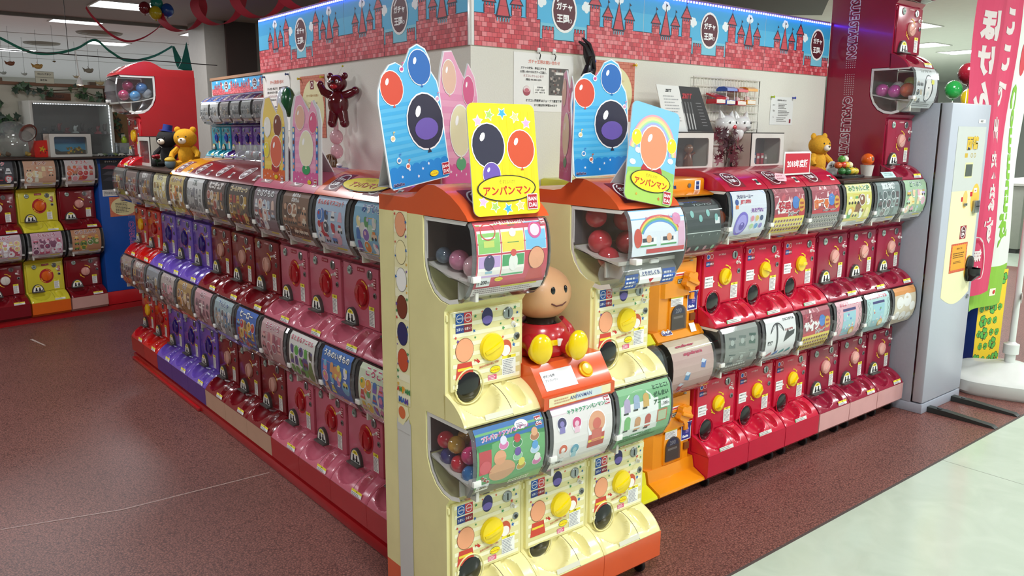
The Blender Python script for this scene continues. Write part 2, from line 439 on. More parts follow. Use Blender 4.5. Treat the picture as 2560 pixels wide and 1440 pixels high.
# ------------------------------------------------------------ castle banner (flat print on sheets)
def castle(a, x0, x1, em, h, seed=0):
    R = random.Random(seed)
    a.rect(x0, 0, x1, h, '#4cb3df', 0, 6)
    a.rect(x0, h*.72, x1, h, '#35a2d8', 1, 2); a.rect(x0, h*.0, x1, h*.4, '#79c4dc', 1, 2)
    bw, bh = .0235, .0172; NAVY = '#1b1e33'
    shades = ['#d04a52', '#dc626a', '#e2787c', '#c8424c', '#d85a62', '#b4444a', '#e4868a']
    def bricks(xa, xb, za, zb, lay=4, off=0):
        if xb <= x0 or xa >= x1: return
        xa, xb = max(xa, x0), min(xb, x1)
        a.rect(xa, za, xb, zb, '#8a2632', lay, 1)
        r = 0; z = math.floor(za/bh)*bh
        while z < zb-.001:
            r = round(z/bh); x = math.floor(xa/bw)*bw+(bw/2 if r % 2 else 0)-bw
            while x < xb:
                l, rr = max(x+.0009, xa), min(x+bw-.0009, xb); lo, hi = max(z+.0008, za), min(z+bh-.0008, zb)
                if rr-l > .002 and hi > lo: a.raw([(l, lo), (rr, lo), (rr, hi), (l, hi)], [(0, 1, 2, 3)], R.choice(shades), lay+1)
                x += bw
            z += bh
    def outline(xa, xb, za, zb):
        xa, xb = max(xa, x0), min(xb, x1)
        if xb > xa: a.rect(xa, za, xb, zb, NAVY, 3, 1)
    def tower(xc, w, top, ch, flag=True):
        if xc-w < x0 or xc+w > x1: return
        outline(xc-w/2-.0045, xc+w/2+.0045, .12, top+.004); bricks(xc-w/2, xc+w/2, .1156, top)
        for i in range(4):                          # crenels
            cx = xc-w/2-.004+(w+.008)*(i+.5)/4
            a.rect(cx-w*.11, top, cx+w*.11, top+.014, NAVY, 3, 1); a.rect(cx-w*.07, top-.004, cx+w*.07, top+.011, '#c23f48', 5, 1)
        cone(xc, w*1.25, top+.016, ch)
    def cone(xc, w, z, ch):
        a.poly([(xc-w/2-.007, z-.0045), (xc+w/2+.007, z-.0045), (xc, z+ch+.009)], NAVY, 6)
        a.poly([(xc-w/2+.001, z), (xc+w/2-.001, z), (xc, z+ch-.002)], '#c84850', 7)
        a.line([(xc-w*.3, z+ch*.33), (xc+w*.3, z+ch*.33)], .0015, '#6f1e2a', 8); a.line([(xc-w*.15, z+ch*.66), (xc+w*.15, z+ch*.66)], .0015, '#6f1e2a', 8)
        a.line([(xc, z+ch), (xc, z+ch+.028)], .0022, NAVY, 6); a.poly([(xc, z+ch+.028), (xc+.012, z+ch+.02), (xc, z+ch+.014)], NAVY, 6)
    def cloud(x, z, s):
        if x-s < x0 or x+s > x1: return
        for dx, dz, r in ((0, 0, .62), (-.5, -.05, .42), (.5, -.05, .42), (-.2, .35, .42), (.25, .3, .42), (0, -.35, .42)): a.disc(x+dx*s, z+dz*s, r*s, '#eef3f5', 2, n=10)
    # base wall
    e = sorted(em)
    # dips under every badge
    xs = x0
    for c in e:
        outline(xs-.003, c-.125, 0, .118) if xs < c-.125 else None
        bricks(xs, c-.128, 0, .115); 
        outline(c-.128, c+.128, 0, .048); bricks(c-.125, c+.125, 0, .045)
        for sg in (-1, 1):
            p = c+sg*.085; outline(p-.032, p+.032, .05, .083); bricks(p-.029, p+.029, .0456, .08)
            for i in range(4): 
                q = p-.032+.064*(i+.5)/4
                if x0 < q < x1: a.rect(q-.006, .08, q+.006, .096, NAVY, 3, 1); a.rect(q-.004, .078, q+.004, .093, '#c23f48', 5, 1)
        xs = c+.128
    outline(xs-.003, x1, 0, .118); bricks(xs, x1, 0, .115)
    for c in e:
        for sg in (-1, 1):
            b = c+sg*.17
            tower(b, .052, .185, .045); cloud(c+sg*.122, .185, .03)
            for dx, w, t, ch in ((.075, .045, .145, .038), (.205, .045, .145, .038)): tower(b+sg*dx, w, t, ch)
            x = b+sg*.14
            if x0 < x-.045 and x+.045 < x1:
                for i in range(5): q = x-.034+.068*(i+.5)/5; a.rect(q-.0045, .095, q+.0045, .113, NAVY, 7, 1); a.rect(q-.002, .093, q+.002, .107, '#8fcbe0', 8, 1)
                a.rect(x-.038, .109, x+.038, .113, NAVY, 7, 1)
                cloud(x, .235, .03); cone(x, .058, .115, .105)
    for c in e:
        if c-.07 > x0 and c+.07 < x1: logo(a, c, .158, .068, 9, ry=.082)
        elif c > x0: logo(a, min(c, x1-.075), .158, .068, 9, ry=.082)
H0 = 1.868
def banner(x0, x1, em, seed, fmap, label):
    a = Ink(x1-x0, .268); castle(a, x0, x1, em, .268, seed)
    o = link('castle_banner', a.mesh('castle_banner', fmap, eps=.00012)); tag(o, label, 'banner')
    return o
R_ = lambda u, v, h: (u, -.006-h, H0+v)
L_ = lambda u, v, h: (-.006-h, 2.0-u, H0+v)
banner(.012, .92, [.456], 1, R_, 'castle print banner on right wall, sheet nearest the corner')
banner(.922, 1.818, [1.375], 2, R_, 'castle print banner on right wall, middle sheet')
banner(1.82, 2.42, [2.30], 3, R_, 'castle print banner on right wall, sheet beside the tall red tower')
banner(.05, 1.035, [.58], 4, L_, 'castle print banner on left wall, far sheet above the inflatable bear')
banner(1.037, 1.99, [1.517], 5, L_, 'castle print banner on left wall, sheet nearest the corner')
mb = MB(); mb.box(.0, 2.42, -.0055, 0, H0, H0+.268, WHITE); tag(mb.build('trim_5'), kind='structure')
mb = MB(); mb.box(-.0055, 0, .0, 1.95, H0, H0+.268, WHITE); tag(mb.build('trim_6'), kind='structure')
def led(label, x0, x1, fm):
    t = thing('led_strip', label, 'light strip')
    mb = MB(); n = int((x1-x0)/.02)
    p, q = fm(x0, -.006, 2.139), fm(x1, 0, 2.147)
    mb.box(min(p[0], q[0]), max(p[0], q[0]), min(p[1], q[1]), max(p[1], q[1]), 2.139, 2.147, clear('led_sleeve', (.8, .85, 1), .9))
    mb.build('sleeve', t, angle=0)
    mb = MB(); em = mat('blue_diode', '#3c3cff', .4, emit=22)
    for i in range(n):
        c = x0+(x1-x0)*(i+.5)/n; p, q = fm(c-.0045, -.011, 0), fm(c+.0045, -.007, 0)
        mb.box(min(p[0], q[0]), max(p[0], q[0]), min(p[1], q[1]), max(p[1], q[1]), 2.135, 2.144, em)
    d = mb.build('diode_row', t, angle=0); d['kind'] = 'stuff'
led('blue lit light strip along the top of the right wall', 0.0, 2.42, lambda a, b, z: (a, b, z))
led('blue lit light strip along the top of the left wall', 0.0, 1.94, lambda a, b, z: (b, a, z))

# ------------------------------------------------------------ ceiling lights
TUBE = mat('lit_diffuser', '#f4fbff', .5, emit=5.0)
FRAME = matte('#d8d8d4')
def ceiling_light(x, y, z, w, d, power, label, em=None):
    t = thing('ceiling_light', label, 'ceiling light', (x, y, z), 0, 'ceiling lights')
    mb = MB()
    for (a, b, c, e) in ((-w/2-.02, w/2+.02, -d/2-.02, -d/2), (-w/2-.02, w/2+.02, d/2, d/2+.02), (-w/2-.02, -w/2, -d/2, d/2), (w/2, w/2+.02, -d/2, d/2)): mb.box(a, b, c, e, -.012, 0, FRAME)
    mb.build('frame', t)
    mb = MB(); mb.box(-w/2, w/2, -d/2, d/2, -.006, 0, TUBE); mb.build('diffuser', t, angle=0)
    if power:
        l = bpy.data.lights.new('lamp_light', 'AREA'); l.shape = 'RECTANGLE'; l.size = w; l.size_y = d; l.energy = power; l.color = (.96, .98, 1.0)
        lo = bpy.data.objects.new('lamp_light', l); COL.objects.link(lo); lo.parent = t; lo.location = (0, 0, -.02)
PW = 26
lights = []
for x, y, z, p, s in [
    (.7, 7.35, 2.9, 38, 'over the far left shop, nearest the balloons'), (.76, 9.95, 3.0, 60, 'second from the balloons'), (1.75, 12.7, 3.0, 50, 'small and far, above the green ribbon'),
    (.75, 15.1, 3.0, 50, 'at the left edge, far away'), (-1.2, 12.6, 3.0, 0, 'outside left, far away'), (-.9, 7.4, 2.9, 42, 'just outside the left edge'),
    (12.0, 3.95, 3.0, 120, 'far right, left of the pair behind the flag'), (13.6, 4.0, 3.0, 90, 'far right, right of the pair behind the flag'), (14.3, 7.0, 3.0, 90, 'lowest and farthest light on the right'),
    (-3.6, 5.0, 2.9, 48, 'above the left aisle'), (-3.2, 1.2, 2.9, 44, 'above the left aisle near the viewer'),
    (-1.0, -2.1, 2.9, 55, 'overhead near the viewer'), (2.2, -2.2, 2.9, 52, 'overhead in front of the red machines'), (-.9, 2.6, 2.9, 34, 'above the purple machines'),
    (4.6, -2.2, 3.0, 60, 'above the tile aisle'), (7.5, -2.2, 3.0, 80, 'above the tile aisle, farther'), (6.4, .8, 3.0, 80, 'behind the grey change machine'), (1.0, -5.0, 3.0, 60, 'behind the viewer'),
    (4.4, -5.0, 3.0, 60, 'behind the viewer on the right'), (-2.6, -4.6, 3.0, 40, 'behind the viewer on the left'), (9.5, 3.0, 3.0, 110, 'far over the right shop'), (2.6, 10.4, 3.0, 20, 'far behind the pillar')]:
    ceiling_light(x, y, z-.0, .6 if y > -9 else .6, .5 if y > 4 else .6, p, 'recessed lit ceiling panel '+s)
# ------------------------------------------------------------ capsule machine kit (local frame: front faces -y, rear at y=0)
DOMEP = [(.25, 1.320), (.460, 1.320), (.473, 1.302), (.481, 1.265), (.484, 1.225), (.481, 1.185), (.470, 1.148), (.450, 1.116), (.418, 1.094), (.375, 1.084), (.335, 1.090), (.300, 1.108), (.272, 1.140), (.255, 1.180), (.25, 1.222)]
CACHE = {}
def cached(key, fn):
    if key not in CACHE: CACHE[key] = fn()
    return CACHE[key]
def kdome(k): return [(.25+(d-.25)*k, 1.322-(1.322-z)*(1+(k-1)*.8)) for d, z in DOMEP]
def front_curve(k=1.0):
    P = kdome(k)[1:8]; L = [0]
    for p, q in zip(P[:-1], P[1:]): L.append(L[-1]+math.dist(p, q))
    return P, L
def dome_map(k=1.0, inset=.0025):
    P, L = front_curve(k)
    def f(u, v, h):                    # v measured upward from the bottom of the sheet, sheet height = L[-1]
        s = max(0, min(L[-1], L[-1]-v)); i = 0
        while i < len(P)-2 and s > L[i+1]: i += 1
        t = (s-L[i])/(L[i+1]-L[i]); d = P[i][0]+(P[i+1][0]-P[i][0])*t; z = P[i][1]+(P[i+1][1]-P[i][1])*t
        nx, nz = (P[i][1]-P[i+1][1]), (P[i+1][0]-P[i][0]); l = math.hypot(nx, nz); nx, nz = nx/l, nz/l
        return (u, -(d+nx*(h-inset)), z+nz*(h-inset))
    return f, L[-1]
def body_mesh(w, dzs, color, base, top=1.322):
    mb = MB(); m = plastic(color); p = [(0, .165), (.35, .165)]
    for dz in sorted(dzs):
        p += [(.35, 1.06+dz), (.368, 1.083+dz), (.33, 1.088+dz), (.296, 1.106+dz), (.268, 1.138+dz), (.25, 1.178+dz), (.247, 1.222+dz), (.247, 1.322+dz)]
        if dz != max(dzs): p += [(.35, 1.322+dz)]
    p += [(0, 1.322+max(dzs))]
    mb.prism([(-d, z) for d, z in p], -w/2+.001, w/2-.001, m)
    bm = plastic(base)
    mb.prism([(-d, z) for d, z in [(0, .05), (.425, .05), (.445, .07), (.447, .165), (0, .165)]], -w/2+.001, w/2-.001, bm)
    return mb.mesh('body')
def tray_mesh(w, color, bottom=.742):
    """sloping lip with the capsule bowl on the left and the coin pocket on the right"""
    mb = MB(); m = plastic(color); nx, ns = 64, 26
    B = [(.346, .822), (.39, .812), (.43, .785), (.448, bottom+.006)]
    vs = []; hw = w/2-.001
    def sm(t): t = max(0, min(1, t)); return t*t*(3-2*t)
    for j in range(ns+1):
        s = j/ns
        c = [(1-s)**3, 3*s*(1-s)**2, 3*s*s*(1-s), s**3]
        d = sum(c[i]*B[i][0] for i in range(4)); z = sum(c[i]*B[i][1] for i in range(4))
        for i in range(nx+1):
            x = -hw+2*hw*i/nx
            e1 = 1-((x+w*.2)/(w*.27))**2-((s-.25)/.62)**2
            e2 = 1-((x-w*.25-(s-.4)*.012)/(w*.085))**2-((s-.45)/.40)**2
            h = .050*math.sqrt(max(0, e1))*min(1, max(0, e1)*9)**.5+.034*math.sqrt(max(0, e2))*min(1, max(0, e2)*7)**.5
            ef = sm((hw-abs(x))/.01)*.004-.004
            vs.append((x, -(d-h*.62+ef), z-h*.62+ef))
    fs = [(j*(nx+1)+i, j*(nx+1)+i+1, (j+1)*(nx+1)+i+1, (j+1)*(nx+1)+i) for j in range(ns) for i in range(nx)]
    mb.add(vs, fs, m)
    gv = []
    for j in range(ns+1):
        s = j/ns; c = [(1-s)**3, 3*s*(1-s)**2, 3*s*s*(1-s), s**3]; d = sum(c[i]*B[i][0] for i in range(4))+.0004; z = sum(c[i]*B[i][1] for i in range(4))+.0004
        xx = w*.085+.006*sin(s*2); gv += [(xx-.0009, -d, z), (xx+.0009, -d, z)]
    mb.add(gv, [(2*j, 2*j+1, 2*j+3, 2*j+2) for j in range(ns)], mat('seam_dark', '#4a3a2c', .6))
    for sx in (-1, 1):
        side = [(sx*hw, v[1], v[2]) for v in [vs[j*(nx+1)+(0 if sx < 0 else nx)] for j in range(ns+1)]]
        side += [(sx*hw, -.446, bottom), (sx*hw, -.346, bottom)]
        mb.add(side, [tuple(range(len(side)))], m)
    a = len(vs)
    mb.add([(-hw, -.446, bottom), (hw, -.446, bottom), (hw, -.346, bottom), (-hw, -.346, bottom)], [(0, 1, 2, 3)], m)
    mb.add([(-hw, -.448, bottom+.006), (hw, -.448, bottom+.006), (hw, -.446, bottom), (-hw, -.446, bottom)], [(0, 1, 2, 3)], m)
    return mb.mesh('tray', 50)
def dome_mesh(w, k, left=True, right=True):
    mb = MB(); P = kdome(k); hw = w/2-.004; n = len(P); r = .010
    m = CLEAR
    Q = P
    for i in range(n-1): mb.add([(-hw+r, -P[i][0], P[i][1]), (hw-r, -P[i][0], P[i][1]), (hw-r, -P[i+1][0], P[i+1][1]), (-hw+r, -P[i+1][0], P[i+1][1])], [(0, 1, 2, 3)], m if 0 < i < 11 else m)
    cen = (.36, 1.21)
    for sx in (-1, 1):
        ins = [(c[0]+(cen[0]-c[0])*.035, c[1]+(cen[1]-c[1])*.035) for c in P]
        for i in range(n-1):
            mb.add([(sx*(hw-r), -P[i][0], P[i][1]), (sx*(hw-r), -P[i+1][0], P[i+1][1]), (sx*hw, -ins[i+1][0], ins[i+1][1]), (sx*hw, -ins[i][0], ins[i][1])], [(0, 1, 2, 3)], EDGE)
        mb.add([(sx*hw, -p[0], p[1]) for p in ins], [tuple(range(n))], m)
    return mb.mesh('dome', 60)
def chamber_mesh(w, k, plate_l, plate_r, wall):
    """inner back wall, sloping floor, post and (at a row's end) the pale rim of the side window"""
    mb = MB(); hw = w/2-.007; P = kdome(k); cen = (.36, 1.21)
    mb.box(-hw, hw, -.2525, -.2495, 1.19, 1.32, wall)
    pw = mat('bone_plastic', '#cfccc2', .5)
    # sloping floor and coin box post
    mb.prism([(-.262, 1.190), (-.262, 1.182), (-.462, 1.146), (-.462, 1.158), (-.36, 1.158)], -hw+.002, hw-.002, pw)
    mb.box(-hw+.01, hw-.01, -.40, -.394, 1.10, 1.16, pw)
    mb.box(-.11, -.10, -.455, -.40, 1.10, 1.15, pw)
    ins = [(c[0]+(cen[0]-c[0])*.10, c[1]+(cen[1]-c[1])*.10) for c in P]
    for sx, pl in ((-1, plate_l), (1, plate_r)):
        x = sx*(hw+.0008)
        if pl: mb.add([(x, -p[0], p[1]) for p in [(c[0]+(cen[0]-c[0])*.05, c[1]+(cen[1]-c[1])*.05) for c in P]], [tuple(range(len(P)))], wall)
        else:
            for i in list(range(8, len(P)-1))+[0]:
                mb.add([(x*1.02, -P[i][0], P[i][1]), (x*1.02, -P[i+1][0], P[i+1][1]), (x*1.02, -ins[i+1][0], ins[i+1][1]), (x*1.02, -ins[i][0], ins[i][1])], [(0, 1, 2, 3)], WHITE)
            mb.box(x-.002, x+.002, -.262, -.250, 1.20, 1.32, WHITE)
    return mb.mesh('chamber', 40)
def plate_mesh(w, color, old):
    mb = MB(); m = plastic(color)
    mb.box(-w/2+.012, w/2-.012, -.362, -.345, .822, 1.058, m, .005)
    mb.box(-w/2+.004, -w/2+.011, -.356, -.345, 1.03, 1.05, m, .002)
    mb.box(w/2-.011, w/2-.004, -.356, -.345, 1.03, 1.05, m, .002)
    return mb.mesh('front_panel')
def dial_mesh(color, r, rot, fin=.022):
    mb = MB(); m = plastic(color, .18, .5)
    mb.lathe([(r, 0), (r, .006), (r*.93, .012), (r*.55, .017), (.001, .018)], m, 32, axis='y')
    R = Matrix.Rotation(rot, 4, 'Y'); mb.M = R
    k = r*.86
    mb.prism([(-.006, -k), (-.016, -k*.93), (-.016-fin, -k*.5), (-.016-fin, k*.5), (-.016, k*.93), (-.006, k)], -r*.12, r*.12, m, axis='x')
    mb.M = None
    return mb.mesh('dial', 30)
def panel_art(style, w, seed=0):
    a = Ink(w, .236); R = random.Random(seed); W2 = w/2-.014
    # local art frame: x centred, y = height above .822
    if style == 'cream':
        for i in range(8): a.rect(-W2, .01+i*.03, W2, .022+i*.03, '#f3eecb', 1, 1)
        a.rect(-.118, .198, -.088, .23, '#1f57a5', 2); a.rect(-.088, .198, -.058, .23, '#cc3a3c', 2)
        for x, c in ((-.103, '#1f57a5'), (-.073, '#cc3a3c')): a.ring(x, .214, .0125, .002, '#e9eef3', 3); a.text('100円玉', x, .214, .019, .006, '#f4f4f4', 3)
        a.rect(-.118, .172, -.088, .194, '#2a3f86', 2); a.rect(-.088, .172, -.058, .194, '#8d2530', 2)
        a.text('2まい', -.103, .183, .024, .011, '#eaf0f4', 3); a.text('0まい', -.073, .183, .024, .011, '#f4eaea', 3)
        cs = ['#2468b0', '#cf4a3a', '#4b9b54', '#2468b0', '#d86a3e', '#6d4aa2', '#3d8e54']
        for x, y, s in ((-.045, .214, 7), (-.05, .172, 7), (.035, .225, 6), (.108, .222, 8), (.118, .205, 6), (.1, .188, 8), (.12, .18, 5), (.108, .165, 6), (.062, .165, 8), (.06, .138, 7), (.052, .18, 5), (-.118, .16, 6), (-.11, .148, 7), (-.046, .152, 5), (.104, .108, 9), (.1, .122, 5), (-.02, .225, 5)):
            a.star(x, y, s*.00088, R.choice(cs), 2, R.uniform(-.4, .4))
        a.disc(0, .207, .021, '#2e2c5c', 2, .027); a.disc(0, .198, .0195, '#7566b4', 3, .012)            # plain colour spots where the print had figures
        a.disc(-.086, .12, .034, '#8c3f2a', 2, .036); a.disc(-.086, .12, .0325, '#eda47a', 3, .0345)
        a.poly([(-.112, .083), (-.06, .083), (-.052, .036), (-.12, .036)], '#cc4436', 2); a.rect(-.112, .06, -.061, .068, '#edd23c', 3, 1)
        a.disc(.071, .102, .024, '#c9583a', 2, .026); a.disc(.071, .095, .019, '#f5efe8', 3, .017)
        a.text('矢印の方向に回してね!', .006, .063, .075, .011, '#bf3832', 3, .02, rot=.12)
        a.poly([(-.05, .088), (-.038, .082), (-.042, .09), (-.028, .078), (-.034, .073), (-.046, .083), (-.049, .077)], '#cf2e2a', 3)
        title_oval(a, .03, .044, .042, .022, 3)
        a.rect(.002, .014, .036, .029, '#d9577e', 2); a.lines(.004, .028, .034, .015, 3, '#f6e8ea', 3)
        a.rect(.058, .018, .112, .079, '#f1f1ec', 2); a.rect(.058, .070, .112, .079, '#efdf3a', 3); a.lines(.061, .068, .109, .02, 9, '#8f8f9c', 3, 3)
        a.text('注意', .085, .0745, .02, .007, '#4a4410', 4)
    elif style == 'new':
        a.rect(-.125, .198, -.075, .232, '#b71a2c', 1, 1)
        a.ring(-.112, .214, .011, .003, '#f0f0f0', 2); a.disc(-.112, .214, .009, '#1d50a2', 3); a.ring(-.088, .214, .011, .003, '#f0dada', 2); a.disc(-.088, .214, .009, '#c02a35', 3)
        a.rect(-.126, .172, -.098, .194, '#23387f', 2); a.rect(-.098, .172, -.072, .194, '#8d1f2c', 2); a.text('2まい0まい', -.099, .183, .05, .011, '#f0f0f0', 3)
        a.text('コイン投入口', -.015, .218, .05, .0085, '#f3dfe0', 2, .01); a.lines(.104, .2, .122, .172, 3, '#f3dfe0', 2)
        for r0 in (.65, 3.55): a.ring(0.01, .118, .052, .0045, '#f1cf22', 2, n=12, a0=r0, a1=r0+.85)
        a.star(.047, .152, .008, '#f1cf22', 3, .4, 3); a.star(-.028, .083, .008, '#f1cf22', 3, 2.6, 3)
        a.rect(-.13, .08, -.072, .128, '#f0f0ee', 2); a.text('▶◀ボタンの', -.101, .118, .046, .009, '#2a2a2a', 3); a.text('手前からコインを', -.101, .103, .05, .008, '#2a2a2a', 3); a.text('いれてください', -.101, .09, .046, .008, '#2a2a2a', 3)
        a.poly([(-.071, .098), (-.06, .104), (-.071, .11)], '#f0f0ee', 2)
        a.rect(.058, .014, .108, .084, '#f1f1ec', 2); a.rect(.058, .074, .108, .084, '#efdf3a', 3); a.text('注意', .083, .079, .02, .007, '#4a4410', 4); a.lines(.061, .072, .105, .017, 9, '#8c7f86', 3, 5)
    else:
        yl = '#efc53a'
        if style == 'pink' or style == 'purple':
            a.disc(.012, .125, .055, '#b3202c' if style == 'pink' else '#b33a2c', 1, .06, 28)
            if style == 'purple': a.disc(.012, .125, .051, '#30207a', 2, .056, 28)
        for r0 in (.5, 3.4): a.ring(.012, .125, .049, .0042, yl, 3, .054, 12, r0, r0+1.1)
        a.star(.05, .158, .009, yl, 4, .3, 3); a.star(-.026, .092, .009, yl, 4, 2.5, 3)
        a.text('100円硬貨専用', .01, .222, .05, .010, '#f0c8c8', 2, .01) if style != 'pink' else (a.rect(-.02, .212, .035, .228, '#9c1f33', 2), a.text('コイン投入口', .007, .22, .045, .009, '#f0c8c8', 3))
        if style == 'pink': a.rect(.102, .155, .12, .2, '#9c1f33', 2)
        a.lines(.104, .198, .119, .16, 4, '#f2c9cb', 3, 1)
        a.rect(.064, .012, .104, .088, '#f3f2ec', 2); a.rect(.064, .074, .104, .088, '#efdf3a', 3); a.text('注意', .084, .081, .02, .008, '#4a4410', 4); a.lines(.067, .072, .101, .015, 10, '#7f7a80', 3, 7)
    return a
def chute_art():
    a = Ink(.08, .06)
    a.disc(0, 0, .038, '#f3f1ea', 1, .052, 18, 0, pi); a.disc(0, .034, .022, '#f0dd3c', 2, .016, 14, 0, pi); a.text('注意', 0, .041, .02, .008, '#4a4410', 3)
    for x, s in ((-.014, 1), (.013, -1)):
        a.disc(x, .026, .0055, '#15151a', 2); a.poly([(x-.009, .002), (x+.009, .002), (x+.005, .022), (x-.005, .022)], '#15151a', 2); a.line([(x, .016), (x+s*.011, .011)], .003, '#15151a', 2)
    a.poly([(.019, .002), (.034, .002), (.034, .014), (.026, .01)], '#15151a', 2)
    return a
# ---- sheets shown behind the clear front
def toys(a, x0, y0, x1, y1, n, pal, seed, lay=3):
    """rows of plain little toys: round, blocky and bottle shapes"""
    R = random.Random(seed); cols = max(1, round(math.sqrt(n*(x1-x0)/(y1-y0)))); rows = -(-n//cols)
    for i in range(n):
        cx = x0+(x1-x0)*((i % cols)+.5)/cols; cy = y1-(y1-y0)*((i//cols)+.5)/rows; s = min((x1-x0)/cols, (y1-y0)/rows)*.54
        c, d = R.choice(pal), R.choice(pal); k = R.randrange(5)
        if k == 0: a.disc(cx, cy, s, '#ffffff', lay); a.disc(cx, cy, s*.88, c, lay+1); a.disc(cx-s*.2, cy+s*.25, s*.3, d, lay+2)
        elif k == 1: a.rect(cx-s*.6, cy-s*.8, cx+s*.6, cy+s*.3, c, lay, 1); a.disc(cx, cy+s*.35, s*.55, d, lay+1)
        elif k == 2: a.poly([(cx-s*.8, cy-s*.7), (cx+s*.8, cy-s*.7), (cx+s*.35, cy+s*.8), (cx-s*.35, cy+s*.8)], c, lay); a.rect(cx-s*.5, cy-s*.3, cx+s*.5, cy, d, lay+1, 1)
        elif k == 3: a.disc(cx, cy, s*.55, c, lay, s*.9, rot=.5); a.disc(cx+s*.35, cy+s*.4, s*.3, d, lay+1); a.rect(cx-s*.5, cy-s*.9, cx+s*.4, cy-s*.7, '#ffffff', lay+1, 1)
        else: a.rect(cx-s*.8, cy-s*.35, cx+s*.8, cy+s*.25, c, lay, 1); a.disc(cx-s*.45, cy-s*.4, s*.25, '#222226', lay+1); a.disc(cx+s*.45, cy-s*.4, s*.25, '#222226', lay+1); a.rect(cx-s*.4, cy+s*.25, cx+s*.4, cy+s*.65, d, lay, 1)
def price(a, x, y, v='200', lay=5):
    a.rect(x, y, x+.045, y+.026, '#f4f4f2', lay); a.ring(x+.0225, y+.013, .0, .0, '#fff', lay) if 0 else None
    a.text('各', x+.006, y+.010, .007, .008, '#26262a', lay+1); a.text(v, x+.023, y+.013, .022, .015, '#16161a', lay+1, .03); a.text('円', x+.039, y+.010, .007, .008, '#26262a', lay+1)
def poster(w, h, bg, pal, title=None, tcol='#222', tbg=None, n=8, seed=0, style='', v='200', mk=False, tl=1):
    a = Ink(w, h); x0, x1 = -w/2, w/2
    a.rect(x0, 0, x1, h, bg, 0, 10)
    top = h*.78
    if style == 'stripes':
        for i in range(5): a.rect(x0+w*(i+.1)/5, h*.12, x0+w*(i+.55)/5, h*.74, pal[i % len(pal)], 1, 5)
    if style == 'black':
        a.rect(x0, h*.52, x1, h*.525, '#d9dedb', 2)
    if tbg: a.rect(x0, top, x1, h, tbg, 1, 2)
    if title:
        T = title if isinstance(title, list) else [title]
        for i, t in enumerate(T):
            hh = h*.19/len(T); a.text(t, 0, h-hh*(i+.5)-.004, w*.86, hh*.8, tcol, 3, .03, outline=('#ffffff' if tcol != '#ffffff' else '#333', .05))
    if n:
        R = random.Random(seed+5)
        for q in range(5): a.poly([(x0+R.uniform(0, w*.7), h*.14), (x0+w*R.uniform(.3, 1), h*.14), (x0+w*R.uniform(.3, 1), h*.74), (x0+w*R.uniform(0, .6), h*.74)], R.choice(pal), 1) if q < 2 and style != 'stripes' else a.disc(x0+w*R.uniform(.15, .85), h*R.uniform(.25, .65), w*.12, R.choice(pal), 2, rot=1)
        toys(a, x0+w*.04, h*.16, x1-w*.04, top-.004, int(n*1.7), pal, seed)
    a.rect(x0, 0, x1, h*.12, '#f0eeea' if style != 'black' else '#cdc6c0', 2, 2); a.lines(x0+.05, h*.11, x1-.006, .004, 4, '#8a8588', 3, seed)
    a.rect(x1-w*.42, h*.075, x1-w*.1, h*.115, '#efdf52', 4, 1)
    if v: price(a, x0+.006, .022, v)
    if mk: maker(a, x1-.016, h-.018, .022, 6)
    return a
def info_strip(a, w, col='#efdf3a'):
    a.rect(-w/2, 0, w/2, .022, '#f2f1ee', 1); a.rect(-w/2, .013, w/2, .022, col, 2); a.text('注意', 0, .0175, w*.3, .006, '#4a4410', 3); a.lines(-w/2+.003, .012, w/2-.003, .001, 2, '#77737a', 3)
    return a

HOODP = {'bump': [(-.002, 0), (-.002, .046), (-.165, .044), (-.20, .05), (-.235, .072), (-.27, .087), (-.305, .088), (-.345, .078), (-.385, .062), (-.425, .038), (-.455, .014), (-.466, .0)],
         'round': [(-.002, 0), (-.002, .05), (-.06, .062), (-.14, .076), (-.21, .084), (-.28, .084), (-.34, .074), (-.39, .056), (-.43, .032), (-.455, .01), (-.462, 0)]}
def hood_map(kind, lift=.0006):
    P = list(reversed(HOODP[kind]))[1:8]; L = [0]
    for p, q in zip(P[:-1], P[1:]): L.append(L[-1]+math.dist(p, q))
    def f(u, v, h):
        s = max(0, min(L[-1], v)); i = 0
        while i < len(P)-2 and s > L[i+1]: i += 1
        t = (s-L[i])/(L[i+1]-L[i]); y = P[i][0]+(P[i+1][0]-P[i][0])*t; z = P[i][1]+(P[i+1][1]-P[i][1])*t
        ny, nz = -(P[i+1][1]-P[i][1]), (P[i+1][0]-P[i][0]); l = math.hypot(ny, nz)
        return (u, y+ny/l*(h+lift), z+nz/l*(h+lift))
    return f
